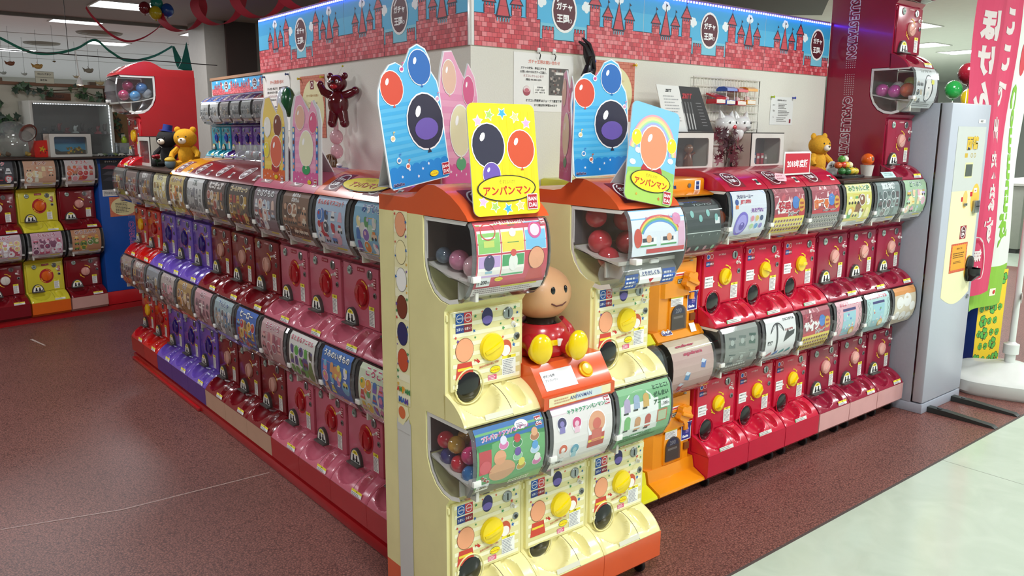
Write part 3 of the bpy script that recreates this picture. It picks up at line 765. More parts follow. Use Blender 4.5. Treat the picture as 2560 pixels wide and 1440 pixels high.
def machine(label, loc, rz, w=.30, tiers=2, color='#8a1420', base='#b3151f', style='maroon', dial='#dca79b', dialr=.036, hood=None, counter=False,
            posters=(), plates=(False, True), extra=0, group=None, kdomes=None, hoodart=True, castors=True, wall=DARK, rots=None, price_badge='200', skip_top=False, sticker=True, panelcol=None):
    """posters: list from the top tier down"""
    t = thing('capsule_machine', label, 'capsule machine', loc, rz, group)
    dzs = [.575*(extra)-.58*i if i <= extra*0 else 0 for i in range(0)]
    top = .575*extra
    dzs = [top-(.575*i if i <= extra else .575*extra+.58*(i-extra)) for i in range(tiers)]
    b = link('body', cached(('body', w, tuple(dzs), color, base), lambda: body_mesh(w, dzs, color, base)), t)
    for i, dz in enumerate(dzs):
        k = (kdomes or [1]*9)[i]
        if not (skip_top and i == 0):
            d = link('dome', cached(('dome', w, k), lambda: dome_mesh(w, k)), t, (0, 0, dz))
            link('chamber', cached(('chamber', w, k, plates, wall.name), lambda: chamber_mesh(w, k, plates[0], plates[1], wall)), t, (0, 0, dz))
            cl = MB(); cl.box(-w/2+.005, -w/2+.032, -.478*k-.004, -.455*k, 1.158, 1.176, WHITE, .002)
            link('clip', cached(('clip', w, k), lambda: cl.mesh('clip')), d)
            if i < len(posters) and posters[i]:
                f, L = dome_map(k)
                link('poster', posters[i].mesh('poster', f), t, (0, 0, dz))
        p = link('front_panel', cached(('plate', w, panelcol or color, style), lambda: plate_mesh(w, panelcol or color, True)), t, (0, 0, dz))
        link('panel_print', cached(('pa', style, w), lambda: panel_art(style, w).mesh('panel_print', lambda u, v, h: (u*w/.285*.95, -.3625-h, .822+v))), p)
        dx, dz2 = (.014, .937) if style == 'cream' else ((.01, .94) if style == 'new' else (.012, .947))
        rot = (rots[i] if rots else 0)
        link('dial', cached(('dial', dial, dialr), lambda: dial_mesh(dial, dialr, 0, .006 if style != 'new' else .012)), p, (dx, -.363, dz2), (0, rot, 0))
        def coin():
            mb = MB(); mb.lathe([(.0185, 0), (.0185, .003), (.016, .005), (.001, .005)], CHROME, 20, axis='y'); mb.box(-.0015, .0015, -.0065, -.005, -.011, .011, BLACK); return mb.mesh('coin_slot')
        link('coin_slot', cached('coin', coin), p, (.076 if style != 'maroon' else .062, -.362, 1.03))
        def btn():
            mb = MB(); mb.lathe([(.008, 0), (.008, .003), (.0045, .004), (.0045, .018), (.001, .0185)], WHITE, 12, axis='y'); return mb.mesh('return_button')
        link('return_button', cached('btn', btn), p, (.096, -.362, .995))
        def lock():
            mb = MB(); mb.lathe([(.0115, 0), (.0115, .002), (.009, .003), (.001, .003)], CHROME, 16, axis='y'); mb.lathe([(.006, .0), (.006, .005), (.001, .005)], BLACK, 12, axis='y'); return mb.mesh('lock')
        link('lock', cached('lock', lock), p, (.11, -.362, .955))
        if style in ('maroon', 'pink', 'purple'):
            def badge():
                mb = MB(); mb.lathe([(.018, 0), (.018, .003), (.015, .005), (.001, .005)], CHROME, 20, axis='y'); return mb.mesh('price_badge')
            bd = link('price_badge', cached('badge', badge), p, (-.078, -.362, 1.03))
            def ba():
                a = Ink(.03, .03); a.disc(0, 0, .0145, '#a9bdb0', 1); a.text(price_badge, 0, 0, .02, .011, '#4a5a55', 2, .03); return a.mesh('price_number', lambda u, v, h: (u, -.0055-h, v))
            link('price_number', cached(('ba', price_badge), ba), bd)
            def chute():
                mb = MB(); m = mat('grey_chute', '#4b4644', .3)
                mb.prism([(-.046, 0), (.046, 0)]+[(.046*cos(pi*j/14), .06*sin(pi*j/14)) for j in range(1, 14)], -.012, 0, m, axis='y')
                mb.box(-.046, .046, -.03, 0, -.008, 0, m, .002); return mb.mesh('chute_flap')
            c = link('chute_flap', cached('chute', chute), p, (-.066, -.361, .826))
            link('flap_print', cached('chart', lambda: chute_art().mesh('flap_print', lambda u, v, h: (u, -.0125-h, v+.002))), c)
        else:
            def bowl():
                mb = MB(); mb.ball((0, 0, 0), (.045, .009, .048), BLACK, 24, 14)
                mb2 = [(.049*cos(2*pi*j/24), -.005, .052*sin(2*pi*j/24)) for j in range(25)]
                mb.tube(mb2, .0026, plastic(color), 6, False); return mb.mesh('chute_flap')
            link('chute_flap', cached(('bowl', color), bowl), p, (-.066, -.359, .832))
        tr = link('tray', cached(('tray', w, color), lambda: tray_mesh(w, color)), t, (0, 0, dz))
        if sticker:
            def st():
                a = Ink(.08, .022)
                if style in ('cream', 'new'):
                    a.rect(-.05, 0, .05, .016, '#e4e2dc' if style == 'new' else '#dcd9c4', 1); a.rect(-.05, 0, -.044, .016, '#4ba352', 2) if style == 'new' else None; a.lines(-.042, .015, .048, .001, 2, '#8d8783', 2) if style == 'new' else None
                else: info_strip(a, .08)
                return a.mesh('caution_sticker', lambda u, v, h: (u+(-.02 if style in ('cream', 'new') else .07), -.4475-h+(0 if v < .5 else 0)+max(0, .0)+(v*.30), .7525+v*.95))
            link('caution_sticker', cached(('st', style), st), tr)
    ht = 1.322+top
    if hood and not skip_top:
        def hm():
            mb = MB(); mb.prism(HOODP[hood[1]], -w/2+.001, w/2-.001, mat('hood_'+hood[0].lstrip('#'), hood[0], .24, 0, .3, noise=.03, nscale=9)); return mb.mesh('hood', 30)
        h = link('hood', cached(('hood', w, hood), hm), t, (0, 0, ht))
        if hoodart:
            def ha():
                a = Ink(.2, .12); logo(a, -.05, .06, .046, 2, ry=.05, patch='#7c1422' if hood[0] not in ('#7a1222',) else None)
                fm = hood_map(hood[1])
                return a.mesh('hood_badge', fm, eps=.0004)
            link('hood_badge', cached(('ha', hood), ha), h)
            link('hood_sticker', cached(('hs', hood[1]), lambda: Ink(.04, .04).rect(.09, .012, .12, .05, '#e9e7e2', 1).rect(.097, .02, .113, .044, '#2b3a36', 2).mesh('hood_sticker', hood_map(hood[1]), eps=.0004)), h)
    if castors and len(posters):
        def cs():
            mb = MB()
            mb.lathe([(.024, -.008), (.028, -.005), (.028, .005), (.024, .008)], RUBBER, 16, axis='x')
            mb.box(-.011, .011, -.012, .012, .02, .05, CHROME); return mb.mesh('castor')
        for x in (-w/2+.05, w/2-.05): link('castor', cached('castor', cs), t, (x, -.39, .028))
    return t
def capsule(label, x, y, z, r, c1, c2, group, rot=0):
    key = ('cap', r, c1, c2)
    def mk():
        mb = MB(); m1 = plastic(c1, .12, .6); m2 = plastic(c2, .12, .6) if c2 != 'clear' else mat('capsule_'+c1.lstrip('#'), c1, .1, 0, .8, noise=.25, nscale=40)
        nu = 18
        up_ = [(r*sin(pi/2*j/6), r*cos(pi/2*j/6)) for j in range(0, 7)]
        mb.lathe([(max(a, .0005), b) for a, b in up_], m1, nu, close=False); mb.lathe([(r*1.03, -.001), (r*1.03, .001)], m1, nu, close=False)
        mb.lathe([(max(a, .0005), -b) for a, b in up_], m2, nu, close=False); return mb.mesh('capsule', 60)
    o = link('capsule', cached(key, mk), None, (x, y, z), (rot, rot*.7, rot*1.3))
    return tag(o, label, 'capsule', group)
# ------------------------------------------------------------ posters for the machines
PAL = ['#d4483c', '#3f78c0', '#f0c93a', '#5aa55c', '#e58ab0', '#8a62b8', '#e9e4da', '#f0903a']
PASTEL = ['#f2b6c6', '#b8d8ee', '#f6e8a6', '#bfe2c4', '#d8c4ea', '#f6d0b0', '#ffffff']
GREY = ['#9a9a98', '#6c6e70', '#c9c9c4', '#4d5052', '#b8a890']
GOLD = ['#c89a3a', '#8a6a3a', '#e0c270', '#5c4630', '#a83a3a']
def P_(k, **o): 
    f, L = dome_map(o.pop('kd', 1.0)); return poster(o.pop('w', .235), L, **o)
def art_panels():                       # cream machine, upper: framed pictures on red
    f, L = dome_map(); a = Ink(.25, L); a.rect(-.125, 0, .125, L, '#cf4458', 0, 10)
    for x0, x1, y0, y1, c in ((-.12, -.043, .135, .225, '#8fca6a'), (-.04, .04, .135, .225, '#f0dc52'), (.043, .12, .135, .225, '#7cc4e8'), (-.12, -.043, .062, .13, '#cba6dc'), (-.04, .04, .062, .13, '#4aa564')):
        s = L/.235; a.rect(x0, y0*s, x1, y1*s, '#f6efe6', 1); a.rect(x0+.002, y0*s+.002, x1-.002, y1*s-.002, c, 2)
    a.text('いろいろいっぱい', .0, L-.008, .13, .013, '#f4f4f4', 3, .03)
    a.rect(-.105, .165, -.06, .205, '#f4f2ea', 3); a.ring(-.083, .185, .026, .003, '#d4483c', 4, .024); a.rect(-.1, .142, -.065, .16, '#cbd86a', 3)
    a.poly([(-.02, .15), (.02, .15), (.012, .2), (-.012, .2)], '#2f8a4a', 3); a.disc(0, .178, .012, '#f2ece0', 4); a.disc(.08, .18, .024, '#d8569a', 3); a.disc(.08, .18, .017, '#f4dce4', 4)
    a.disc(-.083, .1, .018, '#3a3560', 3, .022); a.rect(-.095, .07, -.072, .09, '#8fb8c8', 3); a.disc(0, .095, .016, '#f0efe6', 3, .024); a.disc(0, .122, .01, '#d8564a', 4)
    a.disc(.083, .1, .03, '#7a3a24', 3, .033); a.disc(.083, .1, .028, '#eda67e', 4, .031); a.poly([(.05, .035), (.116, .035), (.105, .07), (.06, .07)], '#c8403a', 3)
    a.rect(-.125, 0, .125, .025, '#efe3e2', 3); a.lines(-.118, .024, .118, .003, 3, '#a08a90', 4); a.rect(-.03, .02, .1, .026, '#e8d84a', 5, 1)
    price(a, -.118, .032); title_oval(a, -.045, .05, .03, .013, 4); maker(a, .113, L-.012, .016, 6); return a
def art_pullback():
    f, L = dome_map(); a = Ink(.25, L); a.rect(-.125, 0, .125, L, '#69ae6c', 0, 10); a.rect(-.125, L*.78, .125, L, '#2d6fae', 1)
    a.poly([(-.125, L*.7), (0, L*.82), (.125, L*.72), (.125, L*.85), (-.125, L*.85)], '#3f8a4c', 1)
    a.poly([(-.125, .03), (.125, .06), (.125, .0), (-.125, 0)], '#4c5058', 1); a.poly([(-.02, .06), (.05, .19), (.06, .19), (.01, .06)], '#56646a', 1)
    a.text('プルバックアンパンマン3', 0-.02, L-.03, .17, .024, '#d64a9a', 3, .03, rot=.06, outline=('#ffffff', .07))
    a.rect(-.118, .08, -.075, .15, '#c53a44', 3); a.rect(-.12, .15, -.072, .165, '#2f8a4a', 4); a.disc(-.097, .1, .02, '#d85560', 4)
    for x, y, c, d in ((-.03, .16, '#e8e4f0', '#e07ab0'), (.02, .155, '#c83a40', '#2f8a4a'), (.085, .16, '#e5ac7e', '#b8764a'), (.02, .115, '#6a4aa0', '#9ad0a0'), (.085, .12, '#5aa0d8', '#c0dcf0'), (.035, .08, '#e8dc5a', '#c8a040'), (.095, .08, '#f0ece4', '#e07ab0')):
        a.disc(x, y-.008, .018, '#ffffff', 3, .014); a.disc(x, y-.008, .0165, d, 4, .0125); a.disc(x, y+.006, .012, c, 5, .013)
    a.disc(-.035, .075, .048, '#dba277', 3, .032); a.disc(-.045, .118, .022, '#e9a67c', 4); a.rect(-.07, .118, -.03, .125, '#c33c38', 5, 1) if 0 else None
    a.text('クルッ', -.095, .06, .04, .016, '#c8202c', 4, .05, rot=-.6, outline=('#ffffff', .08)); a.disc(.04, .198, .024, '#f6f4f0', 4, .014); a.lines(.024, .204, .056, .19, 3, '#7a6a8a', 5)
    price(a, -.12, .02); a.lines(.0, .03, .11, .012, 2, '#e8e8e0', 4); maker(a, .105, L-.022, .022, 6); return a
def art_light():
    f, L = dome_map(); a = Ink(.25, L); a.rect(-.125, 0, .125, L, '#efe9e4', 0, 10); a.rect(-.125, L*.88, .125, L, '#e3a6c8', 1)
    a.text('キラキラアンパンマン5', .02, L-.024, .17, .02, '#2c8f58', 3, .04, outline=('#ffffff', .06)); 
    for x, y, s, c, d in ((-.09, .16, .018, '#403c66', '#8c80c0'), (-.03, .15, .018, '#d84a80', '#f4c8d8'), (-.085, .075, .017, '#d8603c', '#f4e8e0'), (-.035, .065, .017, '#5aa0b8', '#a8d0d8'), (.055, .13, .036, '#e8a880', '#d86858')):
        a.disc(x, y, s*1.12, '#ffffff', 3, s*1.35); a.disc(x, y+s*.2, s, c, 4); a.rect(x-s*.6, y-s*1.5, x+s*.6, y-s*.4, d, 5, 2); a.disc(x, y+s*.1, s*.5, d, 5)
    a.rect(.02, .055, .09, .1, '#c8463c', 4); a.rect(.02, .075, .09, .083, '#ecd040', 5, 1); price(a, -.12, .022); a.rect(-.125, 0, .125, .006, '#e3a6c8', 2); maker(a, .108, L-.018, .022, 6); return a
def art_zenmai():
    f, L = dome_map(); a = Ink(.25, L); a.rect(-.125, 0, .125, L, '#7fbb84', 0, 10); a.disc(-.035, .12, .085, '#f2f4ee', 1, .082, 24); a.rect(-.12, .05, .06, .16, '#f2f4ee', 1)
    for i, t in enumerate(('とことこ!', 'ぜんまい', 'アニマル')): a.text(t, .075, L-.02-i*.026, .075, .02, '#1f5a32', 3, .05)
    for x, y, c in ((-.09, .155, '#b8a8c8'), (-.045, .16, '#a0b4d0'), (0, .158, '#d8b060'), (-.09, .095, '#7cc074'), (-.04, .085, '#d8a070'), (.01, .085, '#c8584a')):
        a.rect(x-.014, y-.02, x+.014, y+.008, c, 3, 1); a.disc(x, y+.012, .0145, c, 3); a.rect(x-.018, y-.026, x+.004, y-.02, '#26302a', 4, 1)
    a.rect(.055, .07, .105, .115, '#c8744a', 3); a.rect(.06, .075, .1, .11, '#b8c8a0', 4); price(a, .07, .12); a.lines(-.11, .05, .1, .02, 3, '#4c8a58', 3); return a
def art_train():
    f, L = dome_map(1.12); a = Ink(.25, L); y0 = L*.38; a.rect(-.125, y0, .125, L, '#e4ecf2', 0, 8); a.rect(-.125, L*.86, .125, L, '#6ab4e0', 1)
    for i, c in enumerate(('#e0605a', '#f0d050', '#6ab878', '#5a9ad8')): a.ring(0, L*.62, .1-i*.006, .006, c, 2, .07-i*.006, 20, .2, 2.9)
    for x in (-.05, .045): a.rect(x-.04, L*.5, x+.035, L*.62, '#f4f4f4', 3); a.rect(x-.03, L*.56, x+.02, L*.61, '#3a4450', 4); a.rect(x-.04, L*.5, x+.035, L*.52, '#4aa05a', 4, 1); a.disc(x, L*.6, .012, '#e8a880', 5)
    a.disc(.085, L*.84, .02, '#e090b8', 4); a.disc(-.1, L*.62, .018, '#d0503c', 4, .03); a.rect(.09, L*.45, .122, L*.8, '#e8b8d0', 2)
    a.rect(-.06, y0+.006, .12, y0+.02, '#c83a40', 4, 1); a.text('かっこいいでんしゃがいっぱい', -.0, L*.88, .12, .01, '#d84a80', 3); return a
def art_jet():
    f, L = dome_map(); a = Ink(.235, L); a.rect(-.118, 0, .118, L, '#dfe6ee', 0, 10); a.poly([(-.118, L*.45), (.02, L), (-.118, L)], '#3d7cc6', 1); a.poly([(0, L*.6), (.118, L), (.118, L*.62)], '#5a64b8', 1); a.poly([(-.03, L*.3), (.118, L*.92), (.09, L), (-.06, L*.4)], '#8fc0ee', 2)
    a.text('光る!ヨーヨー', -.03, L-.026, .13, .018, '#1d2a6a', 4, .04, outline=('#ffffff', .06)); a.text('JET SPIN', -.03, L-.05, .13, .02, '#c02040', 4, .06, outline=('#ffffff', .06), skew=.2)
    a.text('光を操れ!', .05, L*.6, .095, .02, '#7a2ea0', 4, .04, outline=('#ffffff', .08)); a.disc(-.055, .075, .042, '#7d6fd0', 3, .054, rot=-.5); a.disc(-.055, .075, .032, '#a9a0ea', 4, .042, rot=-.5); a.disc(-.05, .065, .018, '#5a44b0', 5)
    for i, c in enumerate(('#e08aa0', '#d8c070', '#38507a', '#b8d8a0', '#5aa0d8', '#8a80c8')): a.disc(.02+(i % 3)*.032, .095-(i//3)*.034, .0145, '#ffffff', 4); a.disc(.02+(i % 3)*.032, .095-(i//3)*.034, .0125, c, 5)
    a.rect(-.118, 0, .118, .022, '#efe9dc', 3); a.lines(-.1, .02, .11, .004, 2, '#9a9488', 4); a.rect(-.1, .14, -.08, .155, '#e8823a', 4); a.disc(-.09, .168, .012, '#1f4a9a', 4); return a
def art_player(t1, t2, c1, v2, circles='#8a4a3a', seed=1, bg2='#f1db55'):
    f, L = dome_map(); a = Ink(.235, L); a.rect(-.118, 0, .118, L, '#a54252', 0, 10); a.rect(-.118, 0, .118, L*.4, bg2, 1)
    R = random.Random(seed)
    for i in range(26): x, y = R.uniform(-.11, .11), R.uniform(L*.62, L-.004); a.poly([(x-.012, y-.014), (x+.012, y-.01), (x+.004, y+.014)], R.choice(['#d88a92', '#e8b8b8', '#8a2a3a', '#c8505c', '#f0dcdc']), 1)
    a.poly([(-.118, L*.4), (.118, L*.4), (.118, L*.56), (-.118, L*.46)], '#c62c3c', 2); a.disc(.045, L*.68, .028, '#4a80c8', 3); a.rect(.06, L*.6, .09, L*.75, '#4a9a58', 3)
    for i, t in enumerate(t1): a.text(t, -.045+(0), L*.60-i*.03, .125, .05 if len(t1) == 1 else .03, c1, 5, .06, outline=('#fbf6f2', .09))
    a.text(t2, .03, L*.46, .12, .022, '#3a2430', 6, .05, outline=('#ffffff', .08)); a.disc(.09, L*.62, .024, '#e0a83a', 5, .03); a.text('¥200', .09, L*.66, .032, .012, '#b02030', 6, .05); a.text(v2, .09, L*.57, .034, .012, '#b02030', 6, .05)
    for j in range(3):
        for i in range(10): a.disc(-.1+i*.022, .068-j*.022, .0088, '#e8e0d0', 3, n=10); a.disc(-.1+i*.022, .069-j*.022, .0066, circles, 4, n=10)
    a.rect(-.118, 0, .118, .01, '#d8cca8', 3); return a
def art_bow():
    f, L = dome_map(); a = Ink(.235, L); a.rect(-.118, 0, .118, L, '#ececea', 0, 10); K = '#2a2c30'
    a.rect(-.038, .05, -.026, L*.86, K, 3); a.ring(-.032, L*.5, .06, .006, K, 3, .08, 16, .5, 2.64); a.line([(-.085, L*.66), (-.032, L*.86)], .002, K, 3); a.line([(.021, L*.66), (-.032, L*.86)], .002, K, 3)
    a.poly([(.02, .09), (.1, .12), (.106, .14), (.06, .135), (.05, .15), (.03, .12)], K, 3); a.text('クロスボウ&', .06, L-.02, .09, .018, K, 3, .03); a.text('散弾', -.085, .1, .04, .02, K, 3, .03); a.text('まるで本物!', .06, L*.68, .08, .012, '#a82838', 3, .03)
    for i, c in enumerate(('#b86a6a', '#4a7ab8', '#4a9a98', '#3a8a8a')): a.poly([(-.1+i*.05, .03), (-.06+i*.05, .04), (-.058+i*.05, .055), (-.09+i*.05, .045)], c, 3)
    a.lines(-.11, .02, .11, .004, 2, '#7a7c80', 3); return a
def art_tape():
    f, L = dome_map(); a = Ink(.235, L); a.rect(-.118, 0, .118, L, '#8a9088', 0, 10)
    for i in range(6):
        x, y = -.07+(i % 3)*.072, L*.68-(i//3)*.075; a.poly([(x-.026, y-.02), (x+.02, y-.026), (x+.028, y+.02), (x-.02, y+.026)], ['#5c6864', '#6a7870', '#3f5c50', '#4c605c', '#a2aaa2', '#70807a'][i], 2); a.disc(x, y, .013, '#aab4ac', 3)
    a.lines(-.1, .05, .1, .012, 2, '#c8d0c8', 3); return a
def art_stage(bg, t, seed):
    f, L = dome_map(); a = Ink(.235, L); a.rect(-.118, 0, .118, L, bg, 0, 10); a.text(t, 0, L-.02, .2, .022, '#d8607a', 3, .05, outline=('#ffffff', .08)); a.rect(-.06, L*.74, .06, L*.80, '#3a3c78', 2)
    a.rect(-.06, .03, .06, L*.72, '#9ccfd8', 2); a.disc(.035, .05, .024, '#e6b850', 4); a.disc(.035, .045, .015, '#f2e4c0', 5)
    R = random.Random(seed)
    for i in range(12): a.disc(R.uniform(-.05, .05), R.uniform(.06, L*.68), .006, R.choice(PASTEL+PAL), 3)
    for x in (-.1, .1):
        for i in range(6): a.line([(x-.012, .02+i*.03), (x+.012, .05+i*.03)], .002, '#4a6a5a', 2); a.line([(x+.012, .02+i*.03), (x-.012, .05+i*.03)], .002, '#4a6a5a', 2)
    return a
def art_cats():
    f, L = dome_map(); a = Ink(.235, L); a.rect(-.118, 0, .118, L, '#d9cbb0', 0, 10); a.rect(-.118, L*.8, .118, L, '#e0964a', 1)
    for x, y, r in ((-.06, .13, .04), (.02, .14, .045), (.08, .1, .03), (-.08, .06, .03), (-.01, .05, .035), (.06, .04, .03)): a.disc(x, y, r, '#f2f0ea', 2, r*.85)
    return a
# ------------------------------------------------------------ right row
CREAM, ORNG = '#ebe2a4', '#db5a2c'
HO = (ORNG, 'bump')
A_ = dict(w=.285, color=CREAM, base=ORNG, style='cream', dial='#f2d40c', dialr=.042, hood=HO)
mA = machine('cream capsule machine with an orange hood, nearest the viewer, side panel in full view', (-.4325, -.307, 0), 0, posters=[art_panels(), art_pullback()], plates=(False, True), wall=mat('bronze_chamber', '#4a3a33', .4), rots=[1.15, 1.3], **A_)
mC = machine('cream capsule machine with an orange hood and clear pick-up drum, right of the seated doll', (.1375, -.307, 0), 0, posters=[art_train(), art_zenmai()], plates=(False, True), kdomes=[1.12, 1.0], rots=[1.3, 1.2], wall=mat('bronze_chamber2', '#6a6462', .4), **A_)
B_ = dict(A_); B_['hood'] = None
# single-tier machine built from the same kit, lower tier only
def machine_single(label, loc, rz, art, dz=-.58, **k):
    t = thing('capsule_machine', label, 'capsule machine', loc, rz)
    w = k['w']; color = k['color']
    link('body', body_mesh(w, [dz], color, k['base']), t)
    d = link('dome', cached(('dome', w, 1), lambda: dome_mesh(w, 1)), t, (0, 0, dz))
    link('chamber', cached(('chamber', w, 1, (False, True), DARK.name), lambda: chamber_mesh(w, 1, False, True, DARK)), t, (0, 0, dz))
    f, L = dome_map(); link('poster', art.mesh('poster', f), t, (0, 0, dz))
    cl = MB(); cl.box(-w/2+.005, -w/2+.032, -.482, -.455, 1.158, 1.176, WHITE, .002); cl.build('clip', d)
    p = link('front_panel', cached(('plate', w, color, 'cream'), lambda: plate_mesh(w, color, True)), t, (0, 0, dz))
    link('panel_print', CACHE[('pa', 'cream', w)], p)
    link('dial', CACHE[('dial', k['dial'], k['dialr'])], p, (.014, -.363, .937), (0, 1.1, 0))
    link('coin_slot', CACHE['coin'], p, (.076, -.362, 1.03)); link('return_button', CACHE['btn'], p, (.096, -.362, .995)); link('lock', CACHE['lock'], p, (.11, -.362, .955))
    link('chute_flap', CACHE[('bowl', color)], p, (-.066, -.353, .822))
    tr = link('tray', CACHE[('tray', w, color)], t, (0, 0, dz)); link('caution_sticker', CACHE[('st', 'cream')], tr)
    for x in (-w/2+.05, w/2-.05): link('castor', CACHE['castor'], t, (x, -.39, .028))
    return t
mB = machine_single('cream capsule machine of one tier under the orange button box with the doll', (-.1475, -.307, 0), 0, art_light(), **A_)
# prints on the big cream side
def side_art():
    a = Ink(.3, 1.2)
    # u runs towards the front (local -y), v = height
    a.rect(.09, .73, .165, 1.325, '#eee7b6', 1, 4)
    for i in range(9): a.rect(.09, .74+i*.065, .165, .765+i*.065, '#f4efcd', 2, 1)
    cols = [('#eda47a', '#8c3f2a'), ('#f3e7b0', '#7a6a3a'), ('#f5f3ee', '#6a6a6a'), ('#7a3620', '#3f1a10'), ('#2c2c60', '#1a1a30'), ('#c9502f', '#7a2a18')]
    for i, (c, o) in enumerate(cols): y = 1.285-i*.083; a.disc(.127, y, .0305, o, 3, .037); a.disc(.127, y, .029, c, 4, .0355)
    R = random.Random(3)
    for i in range(26): a.star(.127+R.choice((-1, 1))*.03, 1.315-i*.021, R.uniform(.004, .008), R.choice(['#2468b0', '#cf4a3a', '#3d8e54', '#e0b040', '#6d4aa2']), 5, R.uniform(-1, 1))
    for i, (ch, c) in enumerate(zip('ANPAN', ('#d8402c', '#3a9a4a', '#e8a030', '#2f8a4a', '#2a8a50'))): a.text(ch, .097+i*.0152, .775, .016, .027, c, 6, .08)
    for i, (ch, c) in enumerate(zip('MAN', ('#2a62b0', '#3a6ab8', '#5a3a9a'))): a.text(ch, .108+i*.018, .742, .018, .027, c, 6, .08)
    a.rect(.085, .09, .165, .675, '#cfcfcb', 1, 4)
    a.poly([(.09, .66), (.12, .66), (.155, .70), (.15, .725), (.09, .725)], '#eee7b6', 2); a.disc(.115, .70, .02, '#d9703f', 3); a.poly([(.085, .665), (.12, .66), (.155, .69), (.165, .66), (.165, .64), (.085, .64)], '#cfcfcb', 4)
    return a
link('side_print', side_art().mesh('side_print', lambda u, v, h: (-.1425-h, -u, v)), mA)
# seated doll on the button box
t = thing('button_box', 'orange button box with a yellow push button, carrying the seated doll', 'toy box', (-.150, -.36, 0))
mb = MB(); mb.prism([(0, .735), (-.405, .735), (-.405, .742), (-.4, .785), (-.345, .862), (0, .862)], -.148, .148, plastic(ORNG)); mb.prism([(-.4, .742), (-.412, .742), (-.412, .778), (-.4, .78)], -.149, .149, plastic('#cf5228')); mb.build('housing', t)
mb = MB(); mb.lathe([(.026, 0), (.026, .005), (.022, .007), (.02, .004), (.018, .010), (.001, .012)], plastic('#f0b818'), 24, axis='y'); bt = mb.build('push_button', t, (.055, -.3735, .8235), (radians(-35.6), 0, 0))
a = Ink(.15, .06); a.rect(-.065, 0, .065, .062, '#d9dadb', 1); a.text('ボタンを押', -.035, .045, .045, .01, '#4a4a50', 2); a.text('アンパンマン', -.03, .031, .05, .008, '#8a8a90', 2)
def slope(u, v, h): 
    k = (v+.008)/.094; return (u-.06, -.4+.055*k-h*.81-.0006, .785+.077*k+h*.58+.0004)
link('paper_label', a.mesh('paper_label', slope), t)
a = Ink(.27, .03); a.rect(-.13, .003, .13, .03, '#e6dcae', 1); a.rect(-.02, .005, .09, .028, '#cfd8d8', 2); a.text('ANPANMAN', .0, .017, .1, .012, '#5a6a9a', 3); a.lines(-.11, .025, -.03, .008, 2, '#c89a7a', 3)
link('strip_label', a.mesh('strip_label', lambda u, v, h: (u, -.4128-h, .744+v)), t)
t = thing('seated_doll', 'plastic seated doll in a red suit with big yellow shoes, plain round head', 'doll', (-.128, -.485, .8635), radians(-16))
red = plastic('#b8202a', .25, .5); yel = plastic('#f2cf08', .2, .5); skin = plastic('#d8a478', .4, .1)
mb = MB(); mb.lathe([(.001, 0), (.085, .001), (.093, .02), (.092, .05), (.082, .085), (.062, .105), (.03, .112), (.001, .113)], red, 28, (0, -.11, 0)); mb.build('torso', t)
mb = MB(); mb.lathe([(.0945, .040), (.0955, .042), (.0935, .056), (.0915, .057)], yel, 28, (0, -.11, 0), close=False); bl = mb.build('belt', t); mb = MB(); mb.box(.015, .045, -.207, -.194, .037, .06, plastic('#ece9e0'), .003); mb.build('buckle', bl)
mb = MB(); mb.lathe([(.06, .098), (.067, .102), (.05, .118), (.02, .12)], BLACK, 24, (0, -.11, 0), close=False); mb.build('collar', t)
mb = MB(); mb.ball((0, -.11, .192), (.098, .09, .086), skin, 32, 20); hd = mb.build('head', t)
mb = MB(); mb.ball((.0, -.197, .212), (.008, .004, .013), BLACK, 12, 8); mb.ball((.048, -.184, .212), (.007, .006, .013), BLACK, 12, 8); mb.build('eyes', hd)
mb = MB(); mb.tube([(-.005, -.198, .172), (.012, -.196, .163), (.035, -.19, .164), (.052, -.182, .172)], .0025, mat('mouth_brown', '#5a2a22'), 6); mb.build('mouth', hd)
for sx, x1, y1 in ((-1, -.065, -.255), (1, .062, -.25)):
    mb = MB(); mb.tube([(sx*.045, -.13, .042), ((sx*.045+x1)/2, -.19, .040), (x1, y1+.03, .034)], [.040, .035, .030], red, 14); mb.build('leg', t)
    mb = MB(); mb.ball((x1, y1, .048), (.036, .022, .0475), yel, 22, 14, rz=-.15 if sx < 0 else .15); mb.ball((x1, y1+.025, .033), (.031, .024, .032), yel, 16, 10); mb.build('shoe', t)
    mb = MB(); mb.tube([(sx*.065, -.11, .095), (sx*.092, -.11, .07), (sx*.10, -.125, .045)], [.02, .02, .022], red, 10); mb.ball((sx*.10, -.13, .03), .021, yel, 12, 8); mb.build('arm', t)
# pick-up drum inside the clear dome of the right cream machine
mb = MB(); P = [( -.42+.06*cos(q), 1.105+.05*sin(q)) for q in [i*2*pi/16 for i in range(16)]]
mb.prism(P, -.12, .125, clear('pickup_drum_clear', (.9, .92, .93), .8)); mb.build('pickup_drum', mC)
a = Ink(.25, .08); a.rect(-.12, .0, -.06, .05, '#2a5ab0', 1, 2); a.rect(.055, .005, .118, .055, '#2a5ab0', 1, 2); a.rect(-.055, .015, .05, .06, '#f0efee', 1, 3); a.text('とりだしくち', -.002, .048, .09, .014, '#2a4a90', 2, .04); a.poly([(-.012, .03), (.012, .03), (0, .015)], '#c8202c', 2); a.lines(-.115, .045, -.065, .006, 3, '#e8ecf4', 2); a.lines(.06, .05, .113, .01, 3, '#e8ecf4', 2); a.text('ここにいてね', 0, .008, .07, .008, '#c84a58', 2)
def drum(u, v, h):
    q = pi-.9+ (0) ; an = 3.9-(v/.08)*1.6; return (u, -.42+(.0608+h)*cos(an), 1.105+(.0508+h)*sin(an))
link('drum_print', a.mesh('drum_print', drum), mC)
mb = MB(); mb.box(-.012, .03, -.487, -.475, 1.145, 1.16, WHITE, .005); mb.build('drum_handle', mC)

